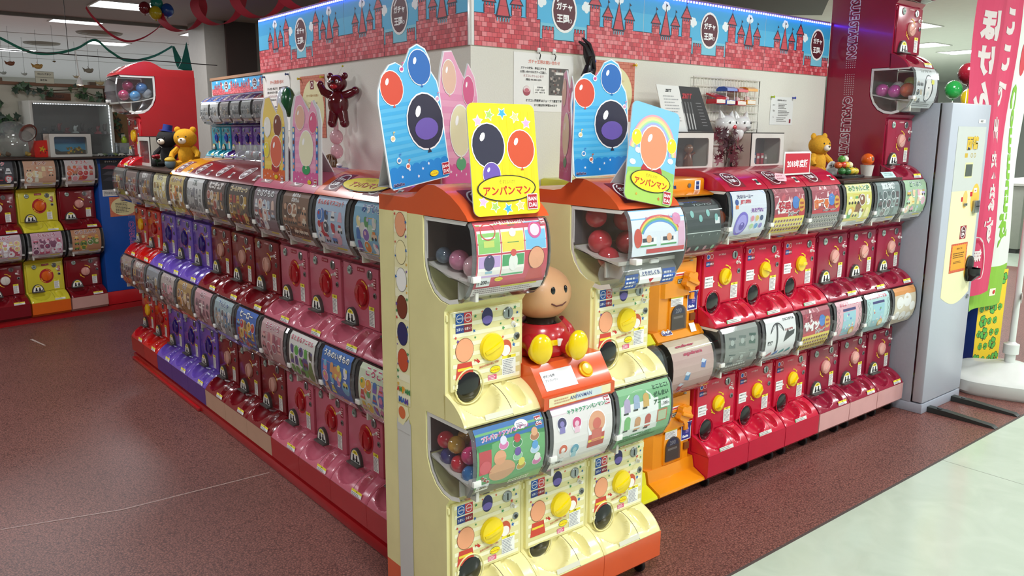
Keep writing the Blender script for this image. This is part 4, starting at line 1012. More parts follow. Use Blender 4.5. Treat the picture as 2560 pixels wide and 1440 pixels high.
def smooth_curve(P, n):
    Q = []
    for i in range(len(P)-1):
        p0, p1, p2, p3 = P[max(i-1, 0)], P[i], P[i+1], P[min(i+2, len(P)-1)]
        for k in range(n):
            t = k/n; Q.append(tuple(.5*((2*p1[c])+(-p0[c]+p2[c])*t+(2*p0[c]-5*p1[c]+4*p2[c]-p3[c])*t*t+(-p0[c]+3*p1[c]-3*p2[c]+p3[c])*t**3) for c in (0, 1)))
    return Q+[P[-1]]
# the two twist-knob machines (orange, and the yellow one mostly hidden)
def knob_machine(label, x, color, arts, prices):
    t = thing('knob_machine', label, 'capsule machine', (x, .0, 0)); m = plastic(color, .25, .4); w = .29; hw = w/2
    def half(z0):
        mb = MB(); mb.prism([(-hw, 0), (-hw, -.33), (-hw+.03, -.358), (hw-.03, -.358), (hw, -.33), (hw, 0)], z0, z0+.32, m, axis='z'); mb.prism([(-hw+.04, -.355), (hw-.07, -.355), (hw-.07, -.372), (-hw+.05, -.372)], z0+.17, z0+.312, m, axis='z')
        mb.box(-.055, .075, -.366, -.35, z0+.012, z0+.155, m, .02)
        return mb.build('body', t)
    for i, z0 in enumerate((.72, .14)):
        b = half(z0)
        mb = MB(); mb.prism([(-.047, 0), (.047, 0), (.047, .06)]+[(.047*cos(pi*j/12), .06+.045*sin(pi*j/12)) for j in range(1, 12)]+[(-.047, .06)], -.37, -.364, SMOKE, axis='y'); mb.build('window', b, (.0, -.003, z0+.03))
        mb = MB(); mb.prism([(-.043, 0), (.043, 0), (.043, .06)]+[(.043*cos(pi*j/12), .06+.042*sin(pi*j/12)) for j in range(1, 12)]+[(-.043, .06)], -.3665, -.3655, mat('window_dark', '#6a5242', .4), axis='y'); wr = mb.build('window_recess', b, (.0, -.001, z0+.031)); link('window_sticker', cached('wst', lambda: Ink(.1, .1).poly([(-.038, .065), (.038, .065)]+[(.038*cos(pi*j/10), .065+.034*sin(pi*j/10)) for j in range(1, 10)], '#27357e', 1).text('200', 0, .078, .05, .02, '#c9d2ea', 2, .04).rect(-.03, .045, .03, .055, '#c8c0b8', 1).mesh('window_sticker', lambda u, v, h: (u, -.3668-h, v))), wr)
        kb = MB(); kb.lathe([(.028, 0), (.03, .008), (.024, .014)], m, 20, axis='y')
        pts = []
        for j in range(30): q = 2*pi*j/30; r = .037+.006*cos(5*q); pts.append((r*cos(q), r*sin(q)))
        kb.prism(pts, -.042, -.014, m, axis='y'); kb.box(-.036, .036, -.052, -.04, -.009, .009, m, .004); kb.build('knob', b, (.04, -.362, z0+.235), (0, .4, 0))
        mb = MB(); mb.box(-.012, .012, -.378, -.358, -.014, .014, m, .002); mb.build('slide_lever', b, (.075, 0, z0+.165)) if i else mb.build('slide_lever', b, (.075, 0, z0+.165))
        mb = MB(); mb.box(-.016, .016, -.366, -.352, 0, .03, mat('return_hole', '#7a3f10', .5)); mb.build('return_hole', b, (.098, 0, z0+.055))
        mb = MB(); mb.box(-.009, .009, -.353, -.35, 0, .045, CHROME); mb.box(-.002, .002, -.355, -.352, .006, .04, BLACK); mb.build('coin_slot', b, (.078, -.008, z0+.27))
        mb = MB(); mb.lathe([(.008, 0), (.008, .003), (.001, .003)], CHROME, 12, axis='y'); mb.build('lock', b, (.122, -.34, z0+.06))
        a = Ink(.2, .2); a.rect(.055, .1, .12, .185, '#f0eef0', 1); a.rect(.058, .103, .117, .182, '#2c2f86', 2); a.text('Gacha', .083, .118, .04, .013, '#f2f4fa', 3, .05); a.lines(.085, .17, .113, .13, 6, '#c8a8d8', 3); a.disc(.1, .175, .009, '#e8e4f0', 3)
        a.rect(-.035, .258, .03, .272, '#f2f0ee', 1); a.rect(-.033, .26, .028, .266, '#c8202c', 2); a.rect(-.02, .225, .02, .245, '#4a4a48', 1); a.rect(-.017, .228, .017, .242, '#c9ccb8', 2); a.text('¥'+prices[i], 0, .235, .028, .011, '#26282a', 3, .03)
        a.rect(-.05, .13, .028, .17, '#f2f0ee', 1); a.rect(-.05, .163, .028, .17, '#efdf3a', 2); a.lines(-.047, .16, .025, .133, 5, '#8a8488', 2)
        b2 = link('panel_print', a.mesh('panel_print', lambda u, v, h: (u, -.3725-h, z0+v) if v > .175 else (u, -.3585-h-.008, z0+v)), b)
        # skirt / tray
        if i == 0:
            mb = MB(); mb.prism([(0, .705), (-.385, .705), (-.39, .718), (-.36, .75), (0, .75)], -hw-.003, hw+.003, m); mb.build('skirt', t)
            a = Ink(.2, .05); a.text('Gacha', -.075, .018, .06, .022, '#26307a', 2, .06, outline=('#f2f2f2', .08)); a.rect(.07, .002, .105, .036, '#f2f2f2', 1); a.rect(.078, .005, .098, .033, '#1c3f86', 2); a.text('TOMY', .088, .02, .018, .008, '#e8ecf4', 3, .04)
            link('skirt_print', a.mesh('skirt_print', lambda u, v, h: (u, -.3645-h-max(0, (.02-v))*.9-.003, .728+v)), t)
        else:
            mb = MB(); mb.prism([(0, .07), (-.43, .055), (-.435, .062), (-.43, .072), (-.37, .10), (-.36, .15), (0, .15)], -hw-.003, hw+.003, m); mb.build('base_tray', t)
    # domes: a full drum with the sheet wrapped inside
    for i, z0 in enumerate((1.04, .46)):
        top = z0+.255
        P = [(-.24, top), (-.40, top), (-.44, top-.02), (-.462, top-.065), (-.468, top-.125), (-.455, top-.18), (-.42, top-.225), (-.37, top-.25), (-.24, top-.25)]
        P = [P[0]]+smooth_curve(P[1:8], 3)+[P[8]]
        mb = MB(); mb.prism(P, -hw+.006, hw-.006, CLEAR); d = mb.build('dome', t, angle=60)
        mb = MB(); mb.box(-hw+.008, hw-.008, -.238, 0, z0, top+.0, DARK); mb.build('chamber', t)
        a = arts[i]
        Q = P[1:-1]; Ls = [0]
        for p, q in zip(Q[:-1], Q[1:]): Ls.append(Ls[-1]+math.dist(p, q))
        def fm(u, v, h, Q=Q, Ls=Ls):
            s = max(0, min(Ls[-1], Ls[-1]*(1-v))); j = 0
            while j < len(Q)-2 and s > Ls[j+1]: j += 1
            k = (s-Ls[j])/(Ls[j+1]-Ls[j]); y = Q[j][0]+(Q[j+1][0]-Q[j][0])*k; z = Q[j][1]+(Q[j+1][1]-Q[j][1])*k
            return (u, y+.006-h, z+(.004 if j > len(Q)*.7 else 0))
        link('poster', a.mesh('poster', fm), t)
    mb = MB(); mb.box(-hw, hw, -.36, 0, 1.312, 1.375, m, .012); mb.prism([(0, 1.297), (-.40, 1.305), (-.405, 1.312), (-.36, 1.325), (0, 1.325)], -hw-.002, hw+.002, m); h = mb.build('hood', t)
    mb = MB(); mb.lathe([(.009, 0), (.009, .003), (.001, .003)], CHROME, 14, axis='y'); mb.build('lock', h, (.04, -.361, 1.345))
    a = Ink(.1, .05); a.rect(.075, .003, .112, .042, '#f2f2f2', 1); a.rect(.084, .006, .103, .039, '#1c3f86', 2); a.text('TOMY', .0935, .023, .017, .008, '#e8ecf4', 3, .04); a.text('Gacha', -.07, .022, .06, .02, '#26307a', 2, .05)
    link('hood_print', a.mesh('hood_print', lambda u, v, hh: (u, -.3605-hh, 1.322+v)), h)
    def cs():
        mb = MB(); mb.lathe([(.022, -.008), (.026, -.005), (.026, .005), (.022, .008)], matte('#a8a39a'), 16, axis='x'); mb.box(-.011, .011, -.012, .012, .02, .04, CHROME); return mb.mesh('castor')
    for x in (-hw+.05, hw-.06): link('castor', cached('castor2', cs), t, (x, -.35, .026))
    return t
def k_black():
    a = Ink(.26, 1); a.rect(-.13, .18, .13, 1, '#33403f', 0, 10); a.rect(-.13, 0, .13, .18, '#d8cfc6', 0, 3); a.text('YO-YO', .03, .86, .12, .1, '#a9b8b4', 3); a.rect(-.13, .5, .13, .51, '#cfd8d4', 2, 1)
    for i in range(5): a.disc(-.1+i*.05, .68+.06*(i % 2), .011, '#7fc0b8', 3, .045); a.line([(-.09+i*.05, .48), (-.095+i*.05, .3), (-.085+i*.05, .3), (-.09+i*.05, .48)], .0012, '#b8c8c0', 3); a.disc(-.092+i*.05, .28, .009, ['#a8c8b0', '#c89098', '#9ad0c0', '#c8a0a8', '#90c8a0'][i], 3, .035)
    a.disc(-.09, .9, .02, '#8a9894', 2, .03); a.rect(.09, .6, .12, .68, '#e8ecea', 3, 1); a.lines(-.12, .16, .12, .02, 4, '#9a8a84', 3); return a
def k_cube():
    a = Ink(.26, 1); a.rect(-.13, 0, .13, 1, '#c9a9a0', 0, 10); a.rect(-.13, .8, .13, 1, '#d8cab0', 1, 2); a.text('cuber', -.03, .88, .12, .12, '#b83a58', 3, .05); a.text('spinn', .0, .76, .12, .11, '#b83a58', 3, .05)
    for i in range(9): q = i*.5; a.poly([(.06, .55), (.06+.16*cos(q), .55+.5*sin(q)), (.06+.16*cos(q+.2), .55+.5*sin(q+.2))], '#e2c4bc', 1) if abs(.16*cos(q)) < .07 else None
    for x, y, c in ((.06, .6, '#4a70b8'), (-.04, .48, '#4a86b8'), (-.09, .14, '#d8cc3a'), (-.05, .22, '#4a6ab0'), (-.07, .34, '#c84a50')): a.poly([(x-.016, y-.05), (x+.012, y-.07), (x+.02, y+.03), (x-.006, y+.06)], c, 3); a.poly([(x-.016, y+.02), (x+.004, y), (x+.02, y+.03), (x-.006, y+.06)], '#d8e4f0', 4)
    a.poly([(.0, .1), (.1, .2), (.12, .45), (.05, .3)], '#8a5a50', 2); return a
knob_machine('orange twist-knob capsule machine with price windows, two stacked drums', .797, '#ee9412', [k_black(), k_cube()], ('200', '300'))
knob_machine('bright yellow twist-knob capsule machine wedged behind the right cream machine', .487, '#e6e01a', [k_cube(), k_black()], ('200', '200'))
# red and maroon machines
RED = '#c8183a'
N_ = dict(w=.295, color=RED, base=RED, style='new', dial='#f0cf0c', dialr=.038, hood=('#bb1638', 'round'), sticker=True, castors=True)
machine('red capsule machine next to the orange knob machine, blue yo-yo poster', (1.095, 0, 0), 0, posters=[art_jet(), art_tape()], plates=(False, True), rots=[.6, .9], **N_)
machine('red capsule machine in the middle of the three with yellow dials', (1.392, 0, 0), 0, posters=[art_player(['選手'], 'シリーズ', '#c01c34', '全30種'), art_bow()], rots=[1.9, .9], **N_)
machine('red capsule machine with a yellow dial beside the first maroon machine', (1.69, 0, 0), 0, posters=[art_player(['背番号'], 'ホームビジターシリーズ', '#e0702c', '全60種', '#3a3438', 2, '#8a8688'), art_player(['サイン'], 'シリーズ', '#f4f0ee', '全30種', '#8a5a2a', 4)], rots=[1.5, .9], **N_)
O_ = dict(w=.29, color='#951a38', base='#dfaca8', style='maroon', dial='#dda498', dialr=.036)
o1 = machine('maroon capsule machine with a pale pink base, right after the bright red ones', (1.99, 0, 0), 0, posters=[P_(0, bg='#d9d36a', pal=['#e6b850', '#f2e4a0', '#5aa55c', '#8a5a3a', '#f0f0e0'], title='みきゃんと森', tcol='#4a8a3a', n=5, seed=3, tbg='#e8e4a0', v=None), art_stage('#e9b4bc', 'おはようヘアゴム', 4)], price_badge='300', rots=[1.0, 1.0], **O_)
o2 = machine('maroon capsule machine with a pale pink base, between its twin and the tall tower', (2.284, 0, 0), 0, posters=[P_(0, bg='#7a8a88', pal=['#9aa8a4', '#5c6a68', '#8a9a96', '#6a5a5c'], title='富田本舗', tcol='#dfe6e4', n=8, seed=8, v=None), art_stage('#b8dcd8', 'ゆらゆらアニマル', 5)], price_badge='300', rots=[1.0, 1.2], **O_)
TW = dict(w=.29, color='#951a38', base='#dfaca8', style='maroon', dial='#dda498', dialr=.036)
def art_lady():
    f, L = dome_map(); a = Ink(.235, L); a.rect(-.118, 0, .118, L, '#c9cccb', 0, 10); a.disc(.02, L*.5, .05, '#3a3a3c', 2, .07); a.disc(.02, L*.48, .036, '#e0dcd8', 3, .052); a.rect(.05, L*.6, .08, L*.7, '#e0d84a', 4, 1); a.text('コップのフチ', 0, L-.02, .16, .02, '#5a6a64', 3); toys(a, -.11, .02, -.04, L*.7, 6, GREY, 3); a.lines(-.1, .04, .1, .008, 3, '#8a8c8c', 3); return a
tw = machine('tall maroon tower of four tiers beside the grey change machine', (2.578, 0, 0), 0, tiers=4, extra=2, posters=[None, art_lady(), P_(0, bg='#a9c8a0', pal=PASTEL+['#e6b850'], n=7, seed=12, title='どうぶつ', tcol='#4a7a5a', v=None), art_cats()], plates=(False, True), price_badge='200', rots=[1.0, 1.0, 1.0, .5], wall=mat('tower_chamber', '#6b5f5e', .5), **TW)
# lettering on the tower's side
def capsule_word(a, x, y0, s, c='#e6d6da', dark='#951a38'):
    # read downwards, turned a quarter
    a.text('CAPSULE STATION', x, y0, s, .05, dark, 2, .03, rot=-pi/2, fit=True, outline=(c, .075))
a = Ink(.3, 2)
for yc, s in ((1.5625, .385), (2.1475, .385)): capsule_word(a, .132, yc, s)
for y0, n in ((1.768, 10), (1.908, 4)):
    for j in range(n):
        for i in range(5): a.disc(.108+i*.012, y0+j*.0115, .0026, '#d8c3c8', 2, n=8)
link('side_lettering', a.mesh('side_lettering', lambda u, v, h: (-.1452-h, -u, v)), tw)

# ------------------------------------------------------------ left row (faces -x)
RL = -pi/2
mpal = [dict(color='#7a121c', base='#c9a488', dial='#cf9c8c', style='maroon', dialr=.036, hood=('#7a1222', 'round')),
        dict(color='#cf6f85', base='#b3161f', dial='#b01420', style='pink', dialr=.042, hood=('#c8607a', 'bump')),
        dict(color='#6d50b4', base='#452a8c', dial='#2c1878', style='purple', dialr=.042, hood=None),
        dict(color='#c4140f', base='#b8120f', dial='#a8281e', style='maroon', dialr=.036, hood=None)]
mpal[1]['color'] = '#c66478'
def lm(label, y, k, p1, p2, **o):
    d = dict(mpal[k]); d.update(o)
    return machine(label, (0, y, 0), RL, w=.30, posters=[p1, p2], plates=(True, True), castors=False, **d)
pk = '#c8607a'
lm('pink capsule machine closest to the cream one, orange hood with the yellow oval', -.08, 1, P_(0, bg='#8cc4e0', pal=PASTEL+PAL, n=7, seed=21, title='みずいろ', tcol='#2a62b0'), P_(0, bg='#dfe8c8', pal=PAL, n=9, seed=22, title='ころころ', tcol='#c83a58'), hood=(ORNG, 'bump'))
lm('pink capsule machine second from the cream one, blue poster on its lower drum', .22, 1, P_(0, bg='#b8d0e8', pal=['#c8283c', '#e8b4c4', '#4a80c8', '#f0f0f0', '#3a3c50'], n=7, seed=23, title='まんまるマスコット', tcol='#c8283c'), P_(0, bg='#2f6fc0', pal=['#f0e060', '#e8a060', '#f0f0f0', '#e890a8', '#78c0e0'], n=6, seed=24, title='うみのいきもの', tcol='#ffffff'), hood=(ORNG, 'bump'))
lm('pink capsule machine with a brown poster above and a white toy poster below', .52, 1, P_(0, bg='#7d5a42', pal=['#c89878', '#e8d8c0', '#a87050', '#5a3a2a'], n=9, seed=25, title=['ねほりん', 'ぱほりん'], tcol='#f0ece4'), P_(0, bg='#e9e6dd', pal=['#6a8a3a', '#5a4a8a', '#8a3a4a', '#4a4a30', '#5ab040'], n=8, seed=26, title='まとまるアニマル', tcol='#c83a58'))
lm('pink capsule machine at the far end of the pink ones, beside the maroon group', .82, 1, P_(0, bg='#8a7a80', pal=['#c8584a', '#e8c8b8', '#b8c8d8', '#f0f0ee', '#7a4a5a'], n=8, seed=27, title='かぶりもの', tcol='#ffffff', v=None), P_(0, bg='#cfa9a8', pal=['#e8b0a8', '#c87880', '#f0d8d0', '#a85a6a'], n=6, seed=28, title='ももいろ', tcol='#b03a58', v=None))
lm('maroon capsule machine beside the pink ones, blue poster on the lower drum', 1.12, 0, P_(0, bg='#4a3c34', pal=GOLD, n=9, seed=29, style='stripes', title='ゴールドチェーン', tcol='#e8c860', v=None), P_(0, bg='#2c62b8', pal=['#e0b040', '#c83a3a', '#78c0e8', '#8a6a4a'], n=9, seed=30, title='ヒーロー', tcol='#ffffff', v=None))
lm('maroon capsule machine in the middle of the left maroon three', 1.42, 0, P_(0, bg='#5a4844', pal=['#a84a3a', '#c89a5a', '#8a8a88', '#d8c8b0'], n=8, seed=31, title='ミニチュア', tcol='#e8dcd0', v=None), P_(0, bg='#9ab0b4', pal=GREY+['#4a8ab0', '#e8ecea'], n=10, seed=32, title='でんしゃ', tcol='#2a5a8a', v=None))
lm('maroon capsule machine next to the purple ones, white sword poster', 1.72, 0, P_(0, bg='#d8d8d4', pal=['#6a6c70', '#9a9c9c', '#b8b8b4', '#7a7c84'], n=5, seed=33, style='stripes', title='刀剣', tcol='#4a5a50', v=None), P_(0, bg='#c9949a', pal=['#8a5a6a', '#e8c0c0', '#5a3a4a', '#f0e0d8'], n=7, seed=34, title='ねこ', tcol='#8a3a50', v=None))
def dull(seed, bg, n=7, style='', title=None): return P_(0, bg=bg, pal=GREY+GOLD, n=n, seed=seed, style=style, title=title, tcol='#e8e0d8', v=None)
lm('purple capsule machine beside the maroon ones', 2.02, 2, P_(0, bg='#c8b068', pal=['#e08a3a', '#f0e0a0', '#8a6a3a', '#ffffff'], n=6, seed=35, style='stripes', title='パンケーキ', tcol='#7a4a2a', v=None), P_(0, bg='#a8803a', pal=['#e8a040', '#f0d080', '#7a4a2a', '#e8c8a8'], n=6, seed=36, title='もり', tcol='#6a3a1a', v=None), hood=('#e39a1c', 'round'))
lm('purple capsule machine in the middle of the left purple three', 2.32, 2, P_(0, bg='#d8cf9a', pal=['#e8c850', '#f0ecd8', '#a88a4a'], n=6, seed=37, title='きいろ', tcol='#6a5a2a', v=None), P_(0, bg='#b8a8a0', pal=['#c85a6a', '#e8a8b0', '#8a7a78'], n=5, seed=38, title='くつした', tcol='#7a3a4a', v=None))
lm('purple capsule machine beside the bright red one at the far end', 2.62, 2, dull(39, '#7a706c', title='きかい'), dull(40, '#8a8e94'))
lm('bright red capsule machine between the purple ones and the tall red tower', 2.92, 3, dull(41, '#86706a'), dull(42, '#9a7a74', title='あかいろ'))
tl = machine('tall bright red tower of three tiers at the far end of the left row', (0, 3.22, 0), RL, w=.30, tiers=3, extra=1, posters=[None, dull(43, '#6e6a66'), dull(44, '#a08a80')], plates=(True, False), castors=False,
             color='#b4141f', base='#a8120f', dial='#f0c010', style='maroon', dialr=.040, hood=('#b8161f', 'bump'), wall=mat('tower_chamber2', '#5a5154', .5))
# dark counter boards lying on the hoodless machines
WOOD = wood_mat('dark_walnut', '#2a1c17', '#4a352b')
def board(label, x0, x1, y0, y1, z=1.3235, t=.014):
    mb = MB(); mb.box(x0, x1, y0, y1, z, z+t, WOOD, .002); return tag(mb.build('counter_board'), label, 'board')
board('dark wooden counter board on the far purple and red machines', -.472, -.005, 2.175, 3.065)
board('dark wooden counter board on the maroon machines by the tower', 1.847, 2.43, -.47, -.005)
mb = MB(); mb.box(-.44, -.02, -.235, 3.37, 0.0, .048, plastic('#a8161c'), .004); mb.box(-.452, -.40, 2.0, 3.37, 0, .02, plastic('#a8161c'), .003)
tag(mb.build('platform'), 'long low red platform under the left row of machines', 'platform')
# rear row seen far left, turned a little
BA = radians(11.5); BO = Vector((-1.075, 4.94, 0)); BU = Vector((cos(BA), sin(BA), 0)); BN = Vector((-sin(BA), cos(BA), 0))
def bp(u, d, z=0): p = BO+BU*u+BN*d; return (p.x, p.y, z)      # d measured from the front line to the back
bk = dict(w=.30, plates=(True, True), castors=False)
for i, (nm, kw, ps) in enumerate([
    ('maroon capsule machine at the left edge of the picture, black drum poster', dict(color='#7a121c', base='#7a1420', dial='#d8d2c8', style='maroon', dialr=.036), [P_(0, bg='#3c3e44', pal=['#b8bcc4', '#c84a50', '#e8e8e8', '#2a2a30'], n=5, seed=51, title='ブラック', tcol='#e04050', v=None), P_(0, bg='#d8c0c4', pal=['#e890a0', '#ffffff', '#c85a6a', '#f0d890'], n=9, seed=52, title='いちご', tcol='#c83a50', v=None)]),
    ('yellow capsule machine with orange dials in the rear left row', dict(color='#d8cc3c', base='#e0641c', dial='#e0641c', style='pink', dialr=.042), [P_(0, bg='#d8a888', pal=['#f0dca8', '#e8b890', '#f0f0d8', '#d89a78'], n=6, seed=53, title='パンや', tcol='#a85a3a', v=None), P_(0, bg='#d8a8b8', pal=['#f0e8ec', '#c84a6a', '#8a4a6a', '#f0c0d0'], n=9, seed=54, title='ももいろ', tcol='#b03a60', v=None)]),
    ('maroon capsule machine in the rear left row beside the blue side panel', dict(color='#7a121c', base='#c89a90', dial='#d89a90', style='maroon', dialr=.036), [P_(0, bg='#d8ccc8', pal=['#e07040', '#c88a6a', '#e8a0a8', '#c84040'], n=8, seed=55, title='くまさん', tcol='#c84a3a', v=None), P_(0, bg='#c88a60', pal=['#e8b040', '#6a8a3a', '#d87030', '#e8d8a0'], n=6, seed=56, title='ゆうえんち', tcol='#8a3a1a', v=None)])]):
    p = bp(.12+.31*i, .43); machine(nm, (p[0], p[1], 0), BA, posters=ps, **bk, **kw)
mb = MB(); mb.box(-.15, 1.42, -.02, .47, 1.324, 1.338, WOOD, .002); o = mb.build('counter_board', None, bp(0, -.03), (0, 0, BA)); tag(o, 'long dark wooden counter over the rear left row, holding the display boxes', 'board')
mb = MB(); mb.box(-1.2, .80, .035, .45, 0.0, .048, plastic('#a8161c'), .004); mb.box(-1.2, 1.45, .02, .05, 0, .046, plastic('#a8161c')); o = mb.build('platform', None, bp(0, 0), (0, 0, BA)); tag(o, 'low red platform under the rear left row', 'platform')
# the blue machine's side
t = thing('capsule_machine', 'blue side panel of a capsule machine seen from its side, lettering down it', 'capsule machine', bp(.905, 0), BA)
BLUE = plastic('#1450a8')
mb = MB(); mb.box(.0, .50, .02, .32, .165, 1.322, BLUE, .003); mb.build('body', t); mb = MB(); mb.box(0, .5, .02, .32, .05, .164, plastic('#c01c24'), .003); mb.build('base', t)
a = Ink(.5, 1.2)
a.text('CAPSULE STATION', .255, .52, .50, .045, '#1450a8', 2, .02, rot=-pi/2, fit=True, outline=('#d8709a', .06))
for j in range(16):
    for i in range(4): a.disc(.235+i*.013, .80+j*.013+(.02 if j > 10 else 0), .003, '#5a86c8', 2, n=8)
a.rect(.03, 1.03, .21, 1.31, '#26282e', 1); a.text('ダイキャスト', .12, 1.295, .15, .018, '#e8e8e8', 2, .03)
for i in range(3): a.poly([(.04, 1.235-i*.05), (.2, 1.225-i*.05), (.2, 1.235-i*.05), (.15, 1.26-i*.05), (.09, 1.262-i*.05)], ['#8a3a4a', '#4a4a50', '#3a3c44'][i], 2)
a.rect(.03, 1.0, .21, 1.055, '#e4e2dc', 2); a.lines(.04, 1.05, .2, 1.005, 4, '#5a5a60', 3)
a.rect(.08, .82, .33, .99, '#c86a4a', 1)
for j in range(7):
    for i in range(8): a.rect(.082+i*.031, .823+j*.024, .109+i*.031, .843+j*.024, '#d87a58', 2, 1)
a.disc(.205, .905, .115, '#e3d6a0', 3, .078, 28); a.rect(.185, .95, .225, .98, '#4a2a2a', 4); a.lines(.13, .94, .28, .85, 7, '#4a443a', 4)
link('side_print', a.mesh('side_print', lambda u, v, h: (u, .0195-h, v)), t)

# row of tall machines behind, facing -x
blu = [('#2f64c0', '#1e93a8'), ('#2f64c0', '#1e93a8'), ('#5a2c8c', '#6a3c98'), ('#5a2c8c', '#6a3c98'), ('#5a2c8c', '#6a3c98'), ('#c0202c', '#8c1626')]
for i in range(7):
    y = 6.70-.30*i; hc, c = blu[min(i, 5)]
    machine('tall %s capsule machine in the rear row, %s' % (('teal', 'teal', 'violet', 'violet', 'violet', 'maroon', 'maroon')[i], ('farthest left', 'beside the farthest one', 'next to the teal pair', 'in the middle of the violet three', 'beside the red-hooded one', 'red hood, left of the notice', 'red hood, half hidden behind the notice')[i]),
            (1.745, y, -.035), RL, w=.298, tiers=2, extra=1, posters=[P_(0, bg=['#c8c8c4', '#dcdcd8', '#8a8078', '#8e8a86', '#9a9e98', '#7a6a6a', '#888'][i], pal=GREY, n=6, seed=60+i, v=None), dull(70+i, '#8a8480')],
            plates=(True, True), castors=False, color=c, base=c, style='purple', dial='#1e4ab0' if i < 2 else '#2c1878', dialr=.042, hood=(hc, 'round'))
mb = MB(); mb.box(1.76, 1.82, 4.0, 7.84, 0, 2.165, CREAMWALL); mb.box(1.74, 1.84, 4.0, 7.84, 2.165, 2.195, mat('light_wood', '#9a6e4c', .5)); tag(mb.build('wall_rear_row'), kind='structure')
a = Ink(3, .16); castle(a, 3.4, 7.0, [3.88, 4.75, 5.62, 6.49], .268, 9)
o = link('castle_banner', a.mesh('castle_banner', lambda u, v, h: (1.752-h, 11.2-u, 1.99+v*.62), eps=.00012)); tag(o, 'castle print banner over the rear row of teal and violet machines', 'banner')
mb = MB(); mb.box(1.44, 1.75, 4.75, 6.85, 0, .009, plastic('#8c1626')); tag(mb.build('platform'), 'thin platform under the rear row of teal and violet machines', 'platform')

# ------------------------------------------------------------ loose capsules in the clear drums
def caps(label, group, base, rz, pts):
    c, s = cos(rz), sin(rz)
    for i, (x, y, z, r, c1, c2) in enumerate(pts):
        capsule(label[i] if isinstance(label, list) else label, base[0]+x*c-y*s, base[1]+x*s+y*c, z, r, c1, c2, group, i*.7+.4)
g = 'capsules inside the clear drums'
R_c, G_c, B_c, P_c, O_c, GR = '#c8283a', '#c8963a', '#2f78b8', '#c8389c', '#d8582a', '#3a9a70'
A0 = (-.4325, -.307)
caps(['%s capsule %s in the lower drum of the nearest cream machine' % q for q in (('red', 'top left at the back'), ('gold', 'top middle'), ('crimson', 'top front'), ('red', 'second row middle'), ('dark blue', 'low at the back'), ('blue', 'low in front'), ('gold', 'low, deeper in front'), ('blue', 'deeper in the middle'), ('red', 'deeper at the back'), ('gold', 'deeper at the top'), ('magenta', 'deeper at the top front'), ('blue', 'behind the poster'), ('red', 'far behind the poster'))], 'capsules in the lower drum of the nearest cream machine', A0, 0, [(-.10, -.29, .655, .0265, R_c, 'clear'), (-.10, -.345, .656, .0265, G_c, 'clear'), (-.095, -.405, .64, .0265, '#c83a70', 'clear'), (-.1, -.36, .60+.002, .0265, R_c, 'clear'), (-.1, -.305, .602+.006, .0265, '#3a3a78', 'clear'), (-.1, -.415, .588, .0265, B_c, 'clear'), (-.045, -.43, .586, .0265, G_c, 'clear'), (-.04, -.37, .60, .0265, B_c, 'clear'), (-.045, -.3, .612, .0265, R_c, 'clear'), (-.05, -.325, .665, .0265, G_c, 'clear'), (-.05, -.385, .658, .0265, P_c, 'clear'), (.02, -.4, .595, .0265, B_c, 'clear'), (.03, -.34, .61, .0265, R_c, 'clear')])
caps(['smoky capsule at the back of the upper drum of the nearest cream machine', 'pink capsule in the upper drum of the nearest cream machine', 'pink wrapped capsule at the front of the nearest cream machine, upper drum', 'pink capsule hidden by the red poster of the nearest cream machine'], None, A0, 0, [(-.10, -.29, 1.209, .024, '#5a6a7a', 'clear'), (-.085, -.345, 1.20, .03, '#d88aa8', 'clear'), (-.08, -.412, 1.188, .034, '#e0b0b8', 'clear'), (0, -.40, 1.19, .03, '#d88aa8', 'clear')])
caps(['big red ball at the top of the stack in the right cream machine', 'big red ball in the middle of the stack in the right cream machine', 'big red ball at the bottom of the stack in the right cream machine', 'big red ball behind the train poster, upper', 'big red ball behind the train poster, lower'], None, (.1375, -.307), 0, [(-.085, -.31, 1.285, .036, '#c8424a', '#b83a42'), (-.08, -.325, 1.205, .04, '#c8424a', '#c03c44'), (-.075, -.36, 1.225-.09+.02, .04-.004, '#d04a44', '#b83a42'), (0.01, -.35, 1.275, .04, '#c8424a', '#b83a42'), (.01, -.36, 1.20, .038, '#c8424a', '#b83a42')])
caps(['gold capsule in the upper drum of the first red machine', 'orange capsule in the upper drum of the first red machine', 'green capsule in the lower drum of the first red machine', 'yellow and clear capsule in the lower drum of the first red machine', 'dark green capsule at the back of the lower drum of the first red machine'], None, (1.095, 0), 0, [(-.11, -.32, 1.207, .027, '#a89a60', 'clear'), (-.09, -.385, 1.205, .034, '#c85a28', 'clear'), (-.11, -.30, .635, .03, '#2a8a70', 'clear'), (-.105, -.37, .618, .034, '#c8d03a', 'clear'), (-.06, -.30, .63, .028, '#20604a', 'clear')])
caps(['purple capsule at the back of the open drum high on the maroon tower', 'pink capsule in the open drum high on the maroon tower', 'orange capsule in the open drum high on the maroon tower', 'green capsule at the top in the drum high on the maroon tower', 'white capsule in the drum high on the maroon tower'], None, (2.578, 0), 0, [(-.09, -.29, 1.785, .034, P_c, 'clear'), (-.085, -.355, 1.778, .034, P_c, 'clear'), (-.07, -.415, 1.783, .037, O_c, 'clear'), (-.01, -.40, 1.82, .034, '#9ac060', 'clear'), (.0, -.33, 1.80, .034, '#dfe0da', 'clear')])
